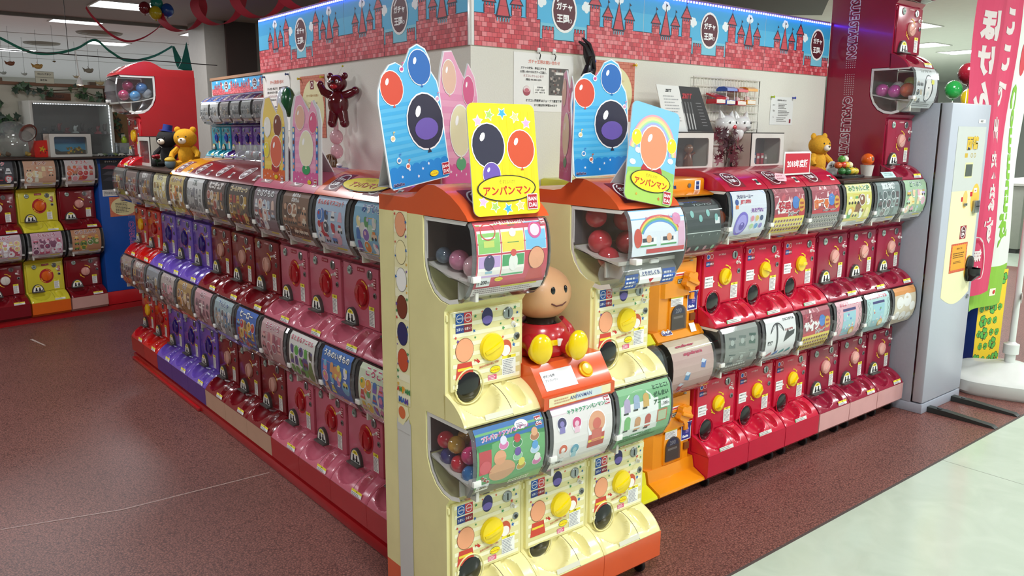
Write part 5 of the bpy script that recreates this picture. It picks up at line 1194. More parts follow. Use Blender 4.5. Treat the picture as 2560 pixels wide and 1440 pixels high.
caps(['dark pink capsule at the top of the red tower drum', 'blue capsule at the top of the red tower drum', 'dark pink capsule low in the red tower drum', 'blue capsule low in the red tower drum', 'grey capsule low in the red tower drum', 'brown capsule behind the others in the red tower drum'], None, (0, 3.22), RL, [(.10, -.40, 1.832, .034, '#8a2a50', 'clear'), (.10, -.32, 1.822, .036, '#3a78b0', 'clear'), (.105, -.43, 1.775, .033, '#a83a60', 'clear'), (.105, -.365, 1.772, .034, '#4a88b8', 'clear'), (.10, -.29, 1.79, .032, '#8a9098', 'clear'), (.03, -.36, 1.80, .034, '#6a3038', 'clear')])
for i, (yy, c) in enumerate([(-.08, GR), (.22, G_c), (.52, R_c), (.82, B_c), (1.12, '#2a9a9a'), (1.42, R_c)]):
    caps(['capsule at the side of a lower left-row drum, %s' % n for n in ('closest to the cream machine', 'second pink machine', 'third pink machine', 'fourth pink machine', 'first maroon machine', 'second maroon machine')][i], None, (0, yy), RL, [(.095, -.40, .603, .03, c, 'clear')])
    caps(['capsule at the side of an upper left-row drum, %s' % n for n in ('closest to the cream machine', 'second pink machine', 'third pink machine', 'fourth pink machine', 'first maroon machine', 'second maroon machine')][i], None, (0, yy), RL, [(.095, -.40, 1.186, .032, c, 'clear')])

# ------------------------------------------------------------ standing cardboard displays
CARD = mat('white_card', '#d5d6d6', .6)
def card(name, label, cat, art, outline, loc, rz, tilt=0, back=None, thick=.004, bkcol=None, roll=0, scale=1):
    t = thing(name, label, cat, loc, rz); t.rotation_euler = (0, -roll, rz); t.scale = (scale,)*3
    mb = MB(); mb.prism(outline, 0, thick, bkcol or CARD, axis='y'); b = mb.build('board', t, (0, 0, 0), (-tilt, 0, 0), angle=0)
    link('print', art.mesh('print', lambda u, v, h: (u, -h-.0003, v)), b)
    if back:                                        # folded easel leg behind
        w, h, d = back
        yt = thick+.003+h*math.tan(tilt); mb = MB(); mb.prism([(yt, h), (d, 0), (d-.003, 0), (yt-.0005, h-.012)], -w/2, w/2, CARD); mb.box(-w/2, w/2, .0, d, 0, .002, CARD); mb.build('easel', t, angle=0)
    return t
def rrect(x0, y0, x1, y1, r, n=5):
    P = []
    for cx, cy, a0 in ((x1-r, y0+r, -pi/2), (x1-r, y1-r, 0), (x0+r, y1-r, pi/2), (x0+r, y0+r, pi)):
        for i in range(n+1): q = a0+pi/2*i/n; P.append((cx+r*cos(q), cy+r*sin(q)))
    return P
def shop_yellow():
    w, h = .238, .312; a = Ink(w, h); o = rrect(-w/2, 0, w/2, h, .022); a.poly(o, '#efdc12', 0)
    for i in range(9): a.rect(-w/2+.004+i*.026, .02, -w/2+.017+i*.026, h-.02, '#e6cc10', 1)
    for i, (x, y, c) in enumerate([(-.085, .262, '#e0b4dc'), (-.045, .28, '#a8c860'), (0, .285, '#3aaae0'), (.045, .275, '#e8cc80'), (.085, .258, '#d8a8dc'), (-.085, .04, '#e0b4dc'), (-.045, .025, '#a8c860'), (0, .018, '#3aaae0'), (.045, .025, '#e8cc80'), (.088, .05, '#d8a8dc')]):
        a.star(x, y, .019, '#f6f3ec', 2, i*.3, k=.5); a.star(x, y, .0145, c, 3, i*.3, k=.5)
    balloon(a, -.055, .195, .055, '#25243a', 4); balloon(a, .06, .185, .048, '#cc4a24', 4); a.rect(-.095, .09, -.02, .13, '#25243a', 3) if 0 else None
    balloon(a, -.05, .115, .03, '#6a50a8', 6); title_oval(a, 0, .075, .21, .075, 8); maker(a, .088, .034, .034, 12)
    return a, o
a, o = shop_yellow(); card('display_card', 'yellow upright card with pale stars on the nearest cream machine', 'display card', a, o, (-.448, -.785, 1.334), radians(-1), .12, (.12, .16, .09), scale=.95)
def shop_green():
    w, h = .225, .312; a = Ink(w, h); o = rrect(-w/2, 0, w/2, h, .022); a.poly(o, '#7ac2e6', 0); a.poly([(-w/2+.002, .02), (w/2-.002, .02), (w/2-.002, .11), (.03, .12), (-w/2+.002, .1)], '#93c464', 1); a.poly(rrect(-w/2, 0, w/2, .09, .022), '#a8d060', 1)
    for i, c in enumerate(('#e8a0b0', '#f0c890', '#f2ec98', '#a8d8a0', '#98b8e0', '#b8a0d8')): a.ring(0, .15, .112-i*.006, .0062, c, 2, .135-i*.006, 26, .12, 3.02)
    for x, y in ((-.09, .12), (.085, .15), (-.07, .16)): a.disc(x, y, .014, '#f4f8fa', 3, .009)
    balloon(a, 0, .18, .062, '#e09068', 4); a.disc(0, .1, .05, '#b82a30', 3, .035); balloon(a, -.082, .2, .022, '#ecd820', 4); balloon(a, .085, .2, .022, '#ecd820', 4); title_oval(a, 0, .07, .19, .07, 8); maker(a, .082, .028, .032, 12); a.star(.045, .02, .007, '#d86a3a', 4); a.star(-.06, .022, .006, '#e0a83a', 4)
    return a, o
a, o = shop_green(); card('display_card', 'green and sky blue upright card with a pastel rainbow on the right cream machine', 'display card', a, o, (.112, -.785, 1.338), radians(-2), .10, (.12, .2, .16), roll=radians(-11), scale=.97)
def shop_blue(mirror=False):
    w, h = .235, .36; a = Ink(w, h); c0 = '#2ba2dc'
    o = [(-w/2, .01), (-w/2+.01, 0), (w/2-.01, 0), (w/2, .01), (w/2, .24), (w/2-.005, .27), (.092, .30), (.096, .33), (.083, .358), (.055, .372), (.025, .362), (.005, .335), (-.012, .318), (-.035, .33), (-.06, .325), (-.09, .3), (-.11, .265), (-w/2, .23)]
    a.poly(o, '#e8f2f6', 0); k = [(x*.965, y*.985+.002) for x, y in o]; a.poly(k, '#58b8e4', 1)
    for i in range(10): a.rect(-w/2+.005, .035+i*.02, w/2-.005, .0445+i*.02, '#3fabdf', 2, 1)
    a.poly([(-w/2+.005, .004), (w/2-.005, .004), (w/2-.005, .05), (-w/2+.005, .05)], '#1b86d2', 3)
    for i in range(8): a.disc(-w/2+.02+i*.028, .048, .016, '#1b86d2', 3, .012)
    for x, y in ((-.07, .03), (-.04, .045), (.01, .04), (-.01, .022), (.035, .05)): a.star(x, y, .005, '#f4f6f8', 4)
    balloon(a, -.062, .265, .04, '#d84a30', 5); balloon(a, .05, .31, .042, '#1d66b4', 5); balloon(a, .045, .165, .068, '#26253c', 6); a.disc(.045, .145, .045, '#6b54aa', 9, .03); 
    for x, y, c in ((-.085, .135, '#e8cc90'), (-.075, .075, '#3a8ad0'), (-.045, .055, '#d86a4a'), (-.018, .31, '#d04a8a'), (.102, .22, '#e0a0c0')):
        a.disc(x, y, .0085, '#f4f4f2', 7); a.disc(x, y, .006, c, 8, .0045); a.rect(x+.004, y, x+.0058, y+.018, c, 8, 1); a.rect(x+.004, y+.015, x+.011, y+.018, c, 8, 1)
    a.text('GaShaPon', -.088, .012, .04, .012, '#2a3a6a', 7, .06, outline=('#e8d0d8', .06)); return a, o
a, o = shop_blue(); title_oval(a, .05, .02, .035, .018, 10); maker(a, .098, .026, .026, 12)
b1 = card('display_card', 'blue striped cut-out card with coloured balloons, left of the yellow card', 'display card', a, o, (-.472, -.395, 1.40), radians(12), .04, (.15, .2, .10), roll=radians(8), scale=1.09)
a, o = shop_blue(); b2 = card('display_card', 'blue striped cut-out card with coloured balloons behind the rainbow card', 'display card', a, o, (.062, -.63, 1.418), radians(-6), .05, None, roll=radians(2), scale=.98)
def shop_pink(body='#eda8c4', low='#d8609c'):
    w, h = .235, .36; a = Ink(w, h)
    o = [(-w/2, 0), (w/2, 0), (w/2, .25), (.1, .3), (.06, .335), (.035, .29), (.0, .32), (-.04, .36), (-.085, .355), (-.105, .31), (-w/2, .26)]
    a.poly(o, '#f2e4ea', 0); a.poly([(x*.96, y*.985+.002) for x, y in o], body, 1)
    for i in range(6): a.rect(-w/2+.006, .06+i*.034, w/2-.006, .077+i*.034, '#e898bc' if body == '#eda8c4' else '#e8c850', 2, 1)
    a.rect(-w/2+.004, .003, w/2-.004, .05, low, 3)
    for i in range(8): a.disc(-w/2+.02+i*.028, .05, .015, low, 3, .011)
    for i in range(6): a.star(-.09+i*.03, .03+.01*(i % 2), .005, '#f6f2f4', 4)
    return a, o
for (bx, by, bz, rz), lb in (((-.232, -.262, 1.378, radians(28)), 'pink cut-out card standing at an angle behind the left blue card'), ((.0, -.52, 1.40, radians(237)), 'pink cut-out card seen almost edge-on at the left of the rear blue card')):
    a, o = shop_pink(); balloon(a, -.06, .29, .04, '#e8c0a8', 5); balloon(a, .055, .26, .036, '#d8608c', 5); balloon(a, .0, .15, .062, '#e9e2b8', 6); a.disc(0, .06, .03, '#5aa878', 6, .018)
    card('display_card', lb, 'display card', a, o, (bx, by, bz), rz, .02, None, scale=1.2 if rz < 1 else .98)
# two cards on the left row
def strip_cols(a, x): 
    a.rect(x-.009, .06, x+.009, .235, '#2f86c8', 5, 6)
    for i, c in enumerate(('#e8d890', '#f0f0ee', '#7a3a24', '#c8d8e8', '#5a4a8a', '#e8a0a8', '#e0906a')): a.disc(x, .222-i*.024, .007, c, 6, .009, 10)
a, o = shop_pink('#eed068', '#d9642c'); balloon(a, .045, .24, .04, '#7a3a26', 5); balloon(a, -.06, .235, .036, '#f0eee4', 5); balloon(a, .03, .135, .058, '#d8664a', 6); balloon(a, -.07, .14, .028, '#e4d23a', 6); a.disc(.02, .07, .04, '#a8222a', 5, .022); strip_cols(a, -.105); strip_cols(a, .105); title_oval(a, .03, .03, .035, .018, 8); maker(a, .092, .02, .024, 12)
card('display_card', 'orange and yellow cut-out card on the left row, farther of two', 'display card', a, [(x*1.19, y*1.0) for x, y in o], (-.435, .815, 1.337), RL, .04, (.15, .2, .12))
a, o = shop_pink(); balloon(a, -.045, .27, .042, '#e4b49c', 5); balloon(a, .07, .25, .036, '#dc5c86', 5); balloon(a, .01, .15, .062, '#ebe6c4', 6); a.disc(.01, .07, .035, '#2f9a5a', 6, .02); strip_cols(a, -.105); strip_cols(a, .105); title_oval(a, .04, .022, .035, .018, 8); maker(a, .095, .02, .024, 12)
card('display_card', 'pink cut-out card with a cream balloon on the left row, nearer of two', 'display card', a, [(x*1.19, y*1.0) for x, y in o], (-.435, .508, 1.337), RL, .04, (.15, .2, .12))
# rainbow board behind the yellow card
a = Ink(.36, .3); 
for i, c in enumerate(('#c8282c', '#d8702c', '#e8c83a', '#3a9a4a', '#2a68b8', '#283a88')): a.ring(-.0, .02, .29-i*.03, .031, c, 1, .27-i*.03, 24, 0, pi/2)
a.rect(0, 0, .3, .06, '#23366e', 2); 
for i in range(7): a.star(.035+i*.036, .035, .013, '#e8e0e8', 3); a.star(.035+i*.036, .035, .009, '#d84a3a', 4)
for x, y, r in ((.14, .24, .014), (.17, .19, .022), (.22, .2, .016), (.235, .14, .013), (.1, .28, .012)): a.star(x, y, r, '#ece4cc', 4, .4)
o = [(0, 0), (.3, 0), (.3, .05)]+[(.292*cos(q), .02+.272*sin(q)) for q in [i*pi/2/12 for i in range(1, 13)]]+[(0, .29)]
card('display_card', 'rainbow quarter-circle board with stars behind the yellow card', 'display card', a, o, (-.18, -.10, 1.376), 0, .02, None)
mb = MB(); mb.box(-.2, .13, -.20, -.03, 1.355, 1.3755, plastic('#23366e')); tag(mb.build('display_plinth'), 'dark blue plinth under the rainbow board', 'plinth')
# ------------------------------------------------------------ on and against the right wall
def paper(name, label, cat, art, w, h, fm, group=None):
    o = link(name, art.mesh(name, fm)); return tag(o, label, cat, group)
def wallR(x, z): return lambda u, v, h: (x+u, -.0015-h, z+v)
def wallL(y, z): return lambda u, v, h: (-.0015-h, y-u, z+v)
def pins(t, pts, col, wall='R'):
    for (x, z) in pts:
        mb = MB(); mb.lathe([(.006, 0), (.004, .006), (.004, .012), (.007, .018), (.001, .019)], plastic(col), 10, axis='y')
        if wall == 'R': o = mb.build('pin', t, (x, 0, z))
        else: o = mb.build('pin', t, (0, x, z), (0, 0, RL))
def notice(t_art=None):
    a = Ink(.312, .222); a.rect(0, 0, .312, .222, '#eceae6', 0)
    a.text('ガチャ王国お問い合わせ', .155, .19, .165, .018, '#d98878', 2, .03)
    for i, s in enumerate(('ガチャの故障・商品に対する', 'お問い合わせはガチャ王国係、', 'オズコレクションまで', '(電話) 080-8884-2876')): a.text(s, .10, .165-i*.0148, .135, .010, '#3a3836' if i != 2 else '#b88a8a', 2, .02)
    a.rect(.18, .065, .285, .17, '#5a5552', 1); R = random.Random(4)
    for i in range(40): x, y = R.uniform(.182, .277), R.uniform(.067, .162); a.rect(x, y, x+.008, y+.008, R.choice(['#8a8684', '#3a3634', '#a89890', '#c8beb4', '#6a4a44']), 2, 1)
    a.rect(.215, .145, .255, .155, '#e8e4de', 3); a.disc(.065, .078, .019, '#a84a58', 2); a.disc(.065, .084, .017, '#e8d8d8', 3, .012); a.disc(.065, .08, .012, '#c86a78', 4, .008)
    a.rect(.1, .066, .165, .1, '#f4f2ee', 2); a.text('営業時間', .133, .093, .03, .007, '#3a3836', 3); a.text('11:00〜18:00', .133, .083, .05, .007, '#3a3836', 3); a.text('(水曜、木曜日休館)', .133, .073, .055, .007, '#3a3836', 3)
    a.text('オズコレ閉店時はジョープラ運営管理', .155, .042, .25, .011, '#3a3836', 2, .02); a.text('まで(電話受付時間20:45まで', .165, .024, .22, .011, '#3a3836', 2, .02); return a
o = paper('wall_notice', 'large white notice with pink heading on the right wall near the corner', 'notice', notice(), .3, .2, wallR(.203, 1.636))
for x in (.325, .405):
    mb = MB(); mb.box(-.009, .009, -.008, 0, 0, .02, plastic('#dcdad4'), .003); mb.tube([(0, -.008, .0), (0, -.016, -.008), (.004, -.006, -.024)], .002, RUBBER, 6)
    tag(mb.build('adhesive_hook', None, (x, -.001, 1.86)), 'small white adhesive hook above the notice, %s' % ('left one' if x < .36 else 'right one'), 'hook')
def brick_notice(w, h, head=''):
    a = Ink(w, h); a.rect(0, 0, w, h, '#b5503c', 0); bw, bh = .03, .016
    for j in range(int(h/bh)+1):
        x = -bw*(.5 if j % 2 else 0)
        while x < w: a.rect(max(0, x+.001), j*bh+.001, min(w, x+bw-.001), min(h, j*bh+bh-.001), '#cf7a62', 1, 1) if min(w, x+bw-.001) > max(0, x+.001) and j*bh+.001 < h else None; x += bw
    a.disc(w/2, h*.46, w*.45, '#e6dfae', 2, h*.47, 28); a.rect(w/2-.02, h*.78, w/2+.02, h*.92, '#7a1a28', 3); a.ring(w/2, h*.85, .015, .004, '#f2eee8', 4)
    a.text('ガチャ王国からのお願い', w/2, h*.68, w*.66, .012, '#b88a4a', 3, .02); a.text('こちらのコーナーは', w/2, h*.56, w*.6, .010, '#4a443a', 3, .01); a.text('未成年の方もご利用', w/2, h*.47, w*.66, .010, '#4a443a', 3, .01); a.lines(w*.2, h*.42, w*.8, h*.12, 6, '#5a5446', 3, 2); return a
o = paper('wall_notice', 'brick-bordered notice with a cream oval on the right wall behind the blue card', 'notice', brick_notice(.267, .25), .3, .2, wallR(.613, 1.603)); pins(o, [(.622, 1.845)], '#2a3a9a'); pins(o, [(.872, 1.843)], '#d8b020')
o = paper('wall_notice', 'brick-bordered notice with a cream oval on the left wall beside the inflatable bear', 'notice', brick_notice(.275, .30), .3, .2, wallL(1.463, 1.525)); pins(o, [(1.455, 1.815), (1.2, 1.812)], '#c8b020', 'L')
a2 = notice(); o = paper('wall_notice', 'white notice pinned at the far end of the left wall', 'notice', a2, .3, .2, lambda u, v, h: (-.0015-h, 1.915-u*1.06, 1.56+v*1.33)); pins(o, [(1.905, 1.845), (1.6, 1.845)], '#2a3a6a', 'L')
a = Ink(.2, .145); a.rect(0, 0, .205, .142, '#e6e7e4', 0); a.text('営業時間のお知らせ', .1, .125, .1, .009, '#6a6866', 2); a.text('ガチャ', .03, .1, .035, .008, '#5a5856', 2); a.lines(.07, .11, .15, .08, 4, '#7a7876', 2, 1); a.text('Oz', .03, .072, .03, .009, '#3a3836', 2); a.lines(.07, .075, .19, .045, 4, '#7a7876', 2, 2); a.text('L', .03, .04, .02, .009, '#3a3836', 2); a.lines(.06, .04, .15, .015, 3, '#7a7876', 2, 3); a.rect(.175, .01, .19, .03, '#8a2a38', 2)
o = paper('wall_notice', 'small white notice in a clear sleeve near the tall maroon tower', 'notice', a, .2, .14, wallR(1.91, 1.602)); pins(o, [(1.915, 1.742)], '#a8c02a'); pins(o, [(2.108, 1.742)], '#3a4ab0')
# black crumpled balloon figure hanging from the banner
t = thing('hanging_balloon', 'deflated black balloon figure hanging on the right wall beside the notice', 'balloon', (.56, -.03, 1.80)); mb = MB(); m = mat('black_foil', '#2a2628', .25, .3)
mb.tube([(-.045, 0, .115), (-.02, -.01, .10), (.0, -.01, .06), (.01, -.01, .0), (-.005, -.015, -.05)], [.004, .009, .02, .016, .012], m, 10); mb.tube([(-.025, 0, .13), (.0, -.015, .105), (.02, -.015, .06), (.03, -.01, .01), (.02, -.01, -.04)], [.004, .008, .011, .013, .01], m, 10); mb.tube([(.0, -.01, .02), (-.03, -.02, -.02), (-.02, -.02, -.07)], [.012, .014, .006], m, 10)
mb.build('body', t)
# wire grid with toy stalls
WIRE = plastic('#e6e2d8')
t = thing('wire_grid', 'white wire grid panel on the right wall', 'wire grid', (1.268, -.012, 1.50)); 
W_, H_ = .52, .315
mb = MB(); mb.tube([(0, 0, 0), (0, 0, H_), (W_, 0, H_), (W_, 0, 0), (0, 0, 0)], .003, WIRE, 6); mb.build('frame', t)
for i in range(1, 20):
    mb = MB(); mb.tube([(W_*i/20, .003, 0), (W_*i/20, .003, H_)], .002, WIRE, 5); mb.build('wire', t)
for j in range(1, 8):
    mb = MB(); mb.tube([(0, 0, H_*j/8), (W_, 0, H_*j/8)], .0022, WIRE, 5); mb.build('wire', t)
def stall(x, z, col, label, roof=True):
    t = thing('toy_stall', label, 'toy', (x, -.055, z), 0, 'miniature stalls on the grid'); m = plastic(col); w = .036
    mb = MB(); mb.box(-w, w, -.03, .03, -.0, .022, m, .003); mb.box(-w+.004, w-.004, -.0305, -.03, .003, .019, matte('#e8e4d8')); mb.build('counter', t)
    if roof:
        for sx in (-1, 1):
            mb = MB(); mb.tube([(sx*w*.9, -.024, .02), (sx*w*.85, -.024, .066)], .0018, WHITE, 6); mb.build('post', t)
        mb = MB(); mb.prism([(-.036, .062), (-.034, .074), (-.015, .083), (.015, .083), (.03, .072), (.03, .062)], -w-.003, w+.003, m); mb.build('roof', t)
        mb = MB(); mb.lathe([(.014, .02), (.014, .034), (.006, .04), (.001, .042)], plastic('#e8c8c8'), 12); mb.build('pot', t)
    else:
        mb = MB(); mb.prism([(-.03, .022), (-.034, .03), (.03, .052), (.032, .044)], -w, w, m); mb.build('tilted_roof', t)
    return t
stall(1.385, 1.692, '#c21a2a', 'red miniature stall with a tilted flap, leftmost on the grid', False); stall(1.462, 1.69, '#2050b0', 'miniature stall with a blue roof on the grid'); stall(1.548, 1.688, '#c81e34', 'miniature stall with a red roof on the grid'); stall(1.625, 1.694, '#e09a20', 'miniature stall with an orange roof, rightmost on the grid')
# white inflatable cat heads (plain)
for x, lb in ((1.445, 'white inflatable animal with a red mouth beside the left display case'), (1.56, 'white inflatable animal with a dashed mouth above the right display case')):
    t = thing('inflatable_cat', lb, 'inflatable', (x, -.075, 1.60)); m = plastic('#e4e4e2', .15, .6)
    mb = MB(); mb.ball((0, 0, 0), (.062, .045, .042), m, 20, 12); mb.ball((-.02, .0, -.04), (.03, .03, .04), m, 14, 8); b = mb.build('body', t)
    for sx in (-1, 1):
        mb = MB(); mb.lathe([(.018, 0), (.010, .018), (.001, .034)], m, 10); mb.build('ear', t, (sx*.035, 0, .03), (0, sx*.35, 0))
        mb = MB(); mb.ball((sx*.024, -.042, .006), (.005, .003, .006), BLACK, 8, 6); mb.build('eye', t)
    mb = MB(); (mb.ball((.012, -.043, -.016), (.014, .005, .011), plastic('#cc2a34'), 10, 6) if x < 1.5 else mb.box(-.01, .02, -.047, -.043, -.02, -.012, matte('#8a8a88'))); mb.build('mouth', t)
# display cases: pale boxes with a rounded window
def showcase(label, x0, x1, y0, y1, z0, z1, rz=0, origin=(0, 0, 0), back='#6a5f5c', art=None, side=None):
    t = thing('display_case', label, 'display case', origin, rz); m = mat('birch_ply', '#cfc6b8', .5, noise=.03); w, h = x1-x0, z1-z0
    mb = MB(); th = .006
    mb.box(x0, x0+th, y0+th, y1, z0, z1, m); mb.box(x1-th, x1, y0+th, y1, z0, z1, m); mb.box(x0, x1, y0, y1, z1, z1+.005, matte('#2a2624')); mb.box(x0, x1, y0+th, y1, z0, z0+th, m); mb.box(x0, x1, y1-th, y1, z0, z1, matte(back)); mb.build('carcass', t)
    mb = MB(); fr = rrect(x0+w*.11, z0+h*.10, x1-w*.11, z1-h*.13, .014, 4); ou = rrect(x0, z0, x1, z1, .002, 4); n = len(fr)
    for yy in (y0, y0+th): mb.add([(p[0], yy, p[1]) for p in fr]+[(p[0], yy, p[1]) for p in ou], [(i, (i+1) % n, n+(i+1) % n, n+i) for i in range(n)], plastic('#dcd8d0'))
    mb.add([(p[0], y0, p[1]) for p in fr]+[(p[0], y0+th, p[1]) for p in fr], [(i, (i+1) % n, n+(i+1) % n, n+i) for i in range(n)], plastic('#dcd8d0')); mb.build('front_frame', t)
    mb = MB(); mb.add([(p[0], y0+.003, p[1]) for p in fr], [tuple(range(n))], GLASS); mb.build('glass', t, angle=0)
    if art: link('backdrop', art.mesh('backdrop', lambda u, v, h: (x0+u, y1-th-.002-h, z0+v)), t)
    return t
def figures(label, base, spec, grp, org=(0, 0, 0), rz=0):
    c, s = cos(rz), sin(rz)
    for i, (x, y, z, hh, col, col2) in enumerate(spec):
        t = thing('figurine', label[i], 'figurine', (org[0]+x*c-y*s, org[1]+x*s+y*c, z), rz, grp)
        mb = MB(); mb.lathe([(.001, 0), (hh*.22, .001), (hh*.2, hh*.25), (hh*.13, hh*.55), (hh*.08, hh*.62)], plastic(col), 10, close=False); mb.tube([(-hh*.1, 0, hh*.5), (-hh*.32, -hh*.05, hh*.35)], hh*.05, plastic(col), 6); mb.tube([(hh*.1, 0, hh*.5), (hh*.3, -hh*.1, hh*.62)], hh*.05, plastic(col), 6); mb.build('body', t)
        mb = MB(); mb.ball((0, 0, hh*.78), hh*.2, plastic(col2), 10, 8); mb.build('head', t)
showcase('pale display case with a rounded window, left one behind the rainbow card', .985, 1.278, -.135, -.02, 1.392, 1.556)
figures(['bronze warrior figurine standing in the left display case on the right wall'], 0, [(1.17, -.08, 1.40, .11, '#7a4a34', '#8a5a3c')], None)
showcase('pale display case with a rounded window on the red hoods, red books inside', 1.575, 1.845, -.135, -.02, 1.392, 1.556)
for i, (x, hh, c) in enumerate(((1.625, .075, '#a8283a'), (1.648, .06, '#b83040'), (1.668, .065, '#2a6a8a'), (1.70, .06, '#b02a3c'), (1.735, .062, '#a8283a'), (1.765, .055, '#8a8078'))):
    mb = MB(); mb.box(-.011, .011, -.02, .02, 0, hh, plastic(c), .001); mb.box(-.009, .009, -.0205, -.02, hh*.6, hh*.8, matte('#d8d0c8')); tag(mb.build('booklet', None, (x, -.07, 1.3985)), ['tall crimson booklet at the left in the right case', 'crimson booklet second from left in the right case', 'teal blue booklet in the right case', 'crimson booklet right of the teal one', 'crimson booklet second from right in the right case', 'grey booklet at the right in the right case'][i], 'booklet', 'booklets in the right case')
# leaning catalogue
a = Ink(.45, .2); P1 = [(0, .198), (.148, .196), (.225, .0), (.075, .0)]; P2 = [(.148, .196), (.288, .195), (.41, .0), (.225, .0)]
def sk(u0, v0):
    return lambda p: (u0[0]+(u0[1]-u0[0])*0, 0)
a.poly(P1, '#e4e4e2', 0); a.poly(P2, '#2c2a2b', 0); a.text('ZETT', .08, .175, .04, .014, '#26262a', 2, .06, outline=None)
for i in range(9): y = .15-i*.013; x = .03+(.196-y)*.39; a.lines(x, y+.006, x+.1, y-.004, 1, '#a8aaac', 1, i)
a.text('ZETT', .205, .155, .07, .022, '#b0303a', 2, .08)
for i in range(4): x = .17+i*.02; a.poly([(x, .13), (x+.007, .13), (x+.055, .01), (x+.047, .01)], '#b8b8b8', 1); a.poly([(x, .13), (x+.007, .13), (x+.027, .08), (x+.02, .08)], '#6a6a6c', 2)
for i in range(8): y = .13-i*.014; x = .27+(.13-y)*.6; a.rect(x, y-.006, x+.035, y-.003, '#7a7a7c', 1, 1)
t = thing('catalogue', 'open sports catalogue, one white page and one black page, leaning above the left display case', 'catalogue', (.898, -.11, 1.562)); mb = MB(); mb.prism([P1[0], P1[1], P2[1], P2[2], P1[3]], .0005, .003, CARD, axis='y'); mb.build('pages', t, angle=0); link('print', a.mesh('print', lambda u, v, h: (u, -h, v)), t)
# dark red maple sprays
t = thing('maple_spray', 'dark red artificial maple leaves between the display cases', 'artificial plant', (1.42, -.10, 1.40)); R = random.Random(11); ml = [mat('maple_a', '#5a1c28', .6), mat('maple_b', '#7a3040', .6), mat('maple_c', '#46202a', .6)]
mb = MB(); 
for i in range(5): mb.tube([(0, 0, 0), (R.uniform(-.03, .03), -.01, .07), (R.uniform(-.07, .06), R.uniform(-.02, .02), R.uniform(.1, .16))], .0018, matte('#3a2a20'), 5)
mb.build('stem', t)
for i in range(34):
    mb = MB(); s = R.uniform(.026, .040); pts = [(0, 0)]
    for k in range(7): q = pi*(-.15+1.3*k/6); pts += [(s*cos(q)*(1 if k in (1, 3, 5) else .9), s*sin(q)*(1.15 if k == 3 else .95)), (s*.42*cos(q+.33), s*.42*sin(q+.33))]
    mb.add([(p[0], 0, p[1]) for p in pts], [(0, j, j+1) for j in range(1, len(pts)-1)], R.choice(ml)); mb.build('leaf', t, (R.uniform(-.075, .075), R.uniform(-.03, .02), R.uniform(.0, .17)), (R.uniform(-.6, .6), R.uniform(-2.5, 2.5), R.uniform(-.7, .7)), angle=0)
# red year sign
t = thing('year_sign', 'red sign with a white border and white lettering on the red hoods', 'sign', (1.53, -.415, 1.372), radians(2)); mb = MB(); mb.box(-.114, .114, 0, .003, 0, .104, plastic('#ecebe8'), .001); mb.box(-.02, .02, .003, .05, 0, .003, WHITE); mb.build('board', t); a = Ink(.2, .1); a.rect(-.106, .008, .106, .096, '#c21c34', 1); a.text('2018年度版', 0, .05, .19, .036, '#f4f2f2', 2, .03); link('print', a.mesh('print', lambda u, v, h: (u, -.0005-h, v)), t)
a = Ink(.1, .05); a.poly([(-.05, .022), (-.035, .046), (.035, .04), (.04, .02), (.03, .004), (-.03, .008)], '#e9a8b4', 0); a.lines(-.035, .038, .03, .012, 2, '#a85a6a', 1)
o = tag(link('sticky_note', a.mesh('sticky_note', lambda u, v, h: (u, -h, v)), None, (1.37, -.45, 1.345), (radians(-28), 0, 0)), 'small pink paper note taped on the middle red hood', 'note')
# plush toys
def plush(label, loc, rz, h, col, belly=None, hat=None, ears='round', nose='#2a2020'):
    t = thing('plush_toy', label, 'plush toy', loc, rz); m = mat('plush_'+col.lstrip('#'), col, .9, noise=.12, nscale=120, bump=.6); k = h/.2
    mb = MB(); mb.ball((0, 0, .06*k), (.042*k, .036*k, .058*k), m, 20, 14); mb.build('body', t)
    mb = MB(); mb.ball((0, -.006*k, .142*k), (.054*k, .046*k, .046*k), m, 22, 14); hd = mb.build('head', t)
    mb = MB(); mb.ball((0, -.05*k, .13*k), (.02*k, .014*k, .015*k), mat('plush_muzzle', '#e8d8b8' if belly is None else belly, .9), 12, 8); mb.ball((0, -.063*k, .136*k), (.005*k, .004*k, .004*k), plastic(nose), 8, 6); mb.build('muzzle', hd)
    for s in (-1, 1):
        mb = MB(); mb.ball((s*.018*k, -.047*k, .15*k), .0042*k, BLACK, 8, 6); mb.build('eye', hd)
        mb = MB(); mb.ball((s*.037*k, 0, .182*k), (.016*k, .009*k, .016*k), m, 12, 8) if ears == 'round' else mb.ball((s*.05*k, 0, .15*k), (.012*k, .016*k, .034*k), m, 12, 8, ry=-s*.3); mb.build('ear', hd)
        mb = MB(); mb.tube([(s*.035*k, -.005*k, .095*k), (s*.06*k, -.02*k, .07*k), (s*.062*k, -.035*k, .05*k)], [.015*k, .014*k, .013*k], m, 10); mb.build('arm', t)
        mb = MB(); mb.tube([(s*.025*k, -.015*k, .02*k), (s*.04*k, -.055*k, .018*k)], [.02*k, .017*k], m, 10); mb.ball((s*.042*k, -.062*k, .022*k), (.018*k, .012*k, .021*k), m, 12, 8); mb.build('leg', t)
    if hat:
        mb = MB(); mb.lathe([(.036*k, 0), (.036*k, .004*k), (.024*k, .006*k), (.023*k, .036*k), (.001, .037*k)], matte(hat), 18); mb.build('hat', hd, (0, 0, .18*k), (-.15, .15, 0))
    return t
plush('orange-yellow plush animal seated in front of the maroon tower side', (2.16, -.14, 1.338), radians(-10), .225, '#e0a428', '#f0e4d0')
plush('yellow plush bear seated on the far end of the left row', (-.26, 2.50, 1.338), radians(-38), .245, '#d89c14', '#d8a828')
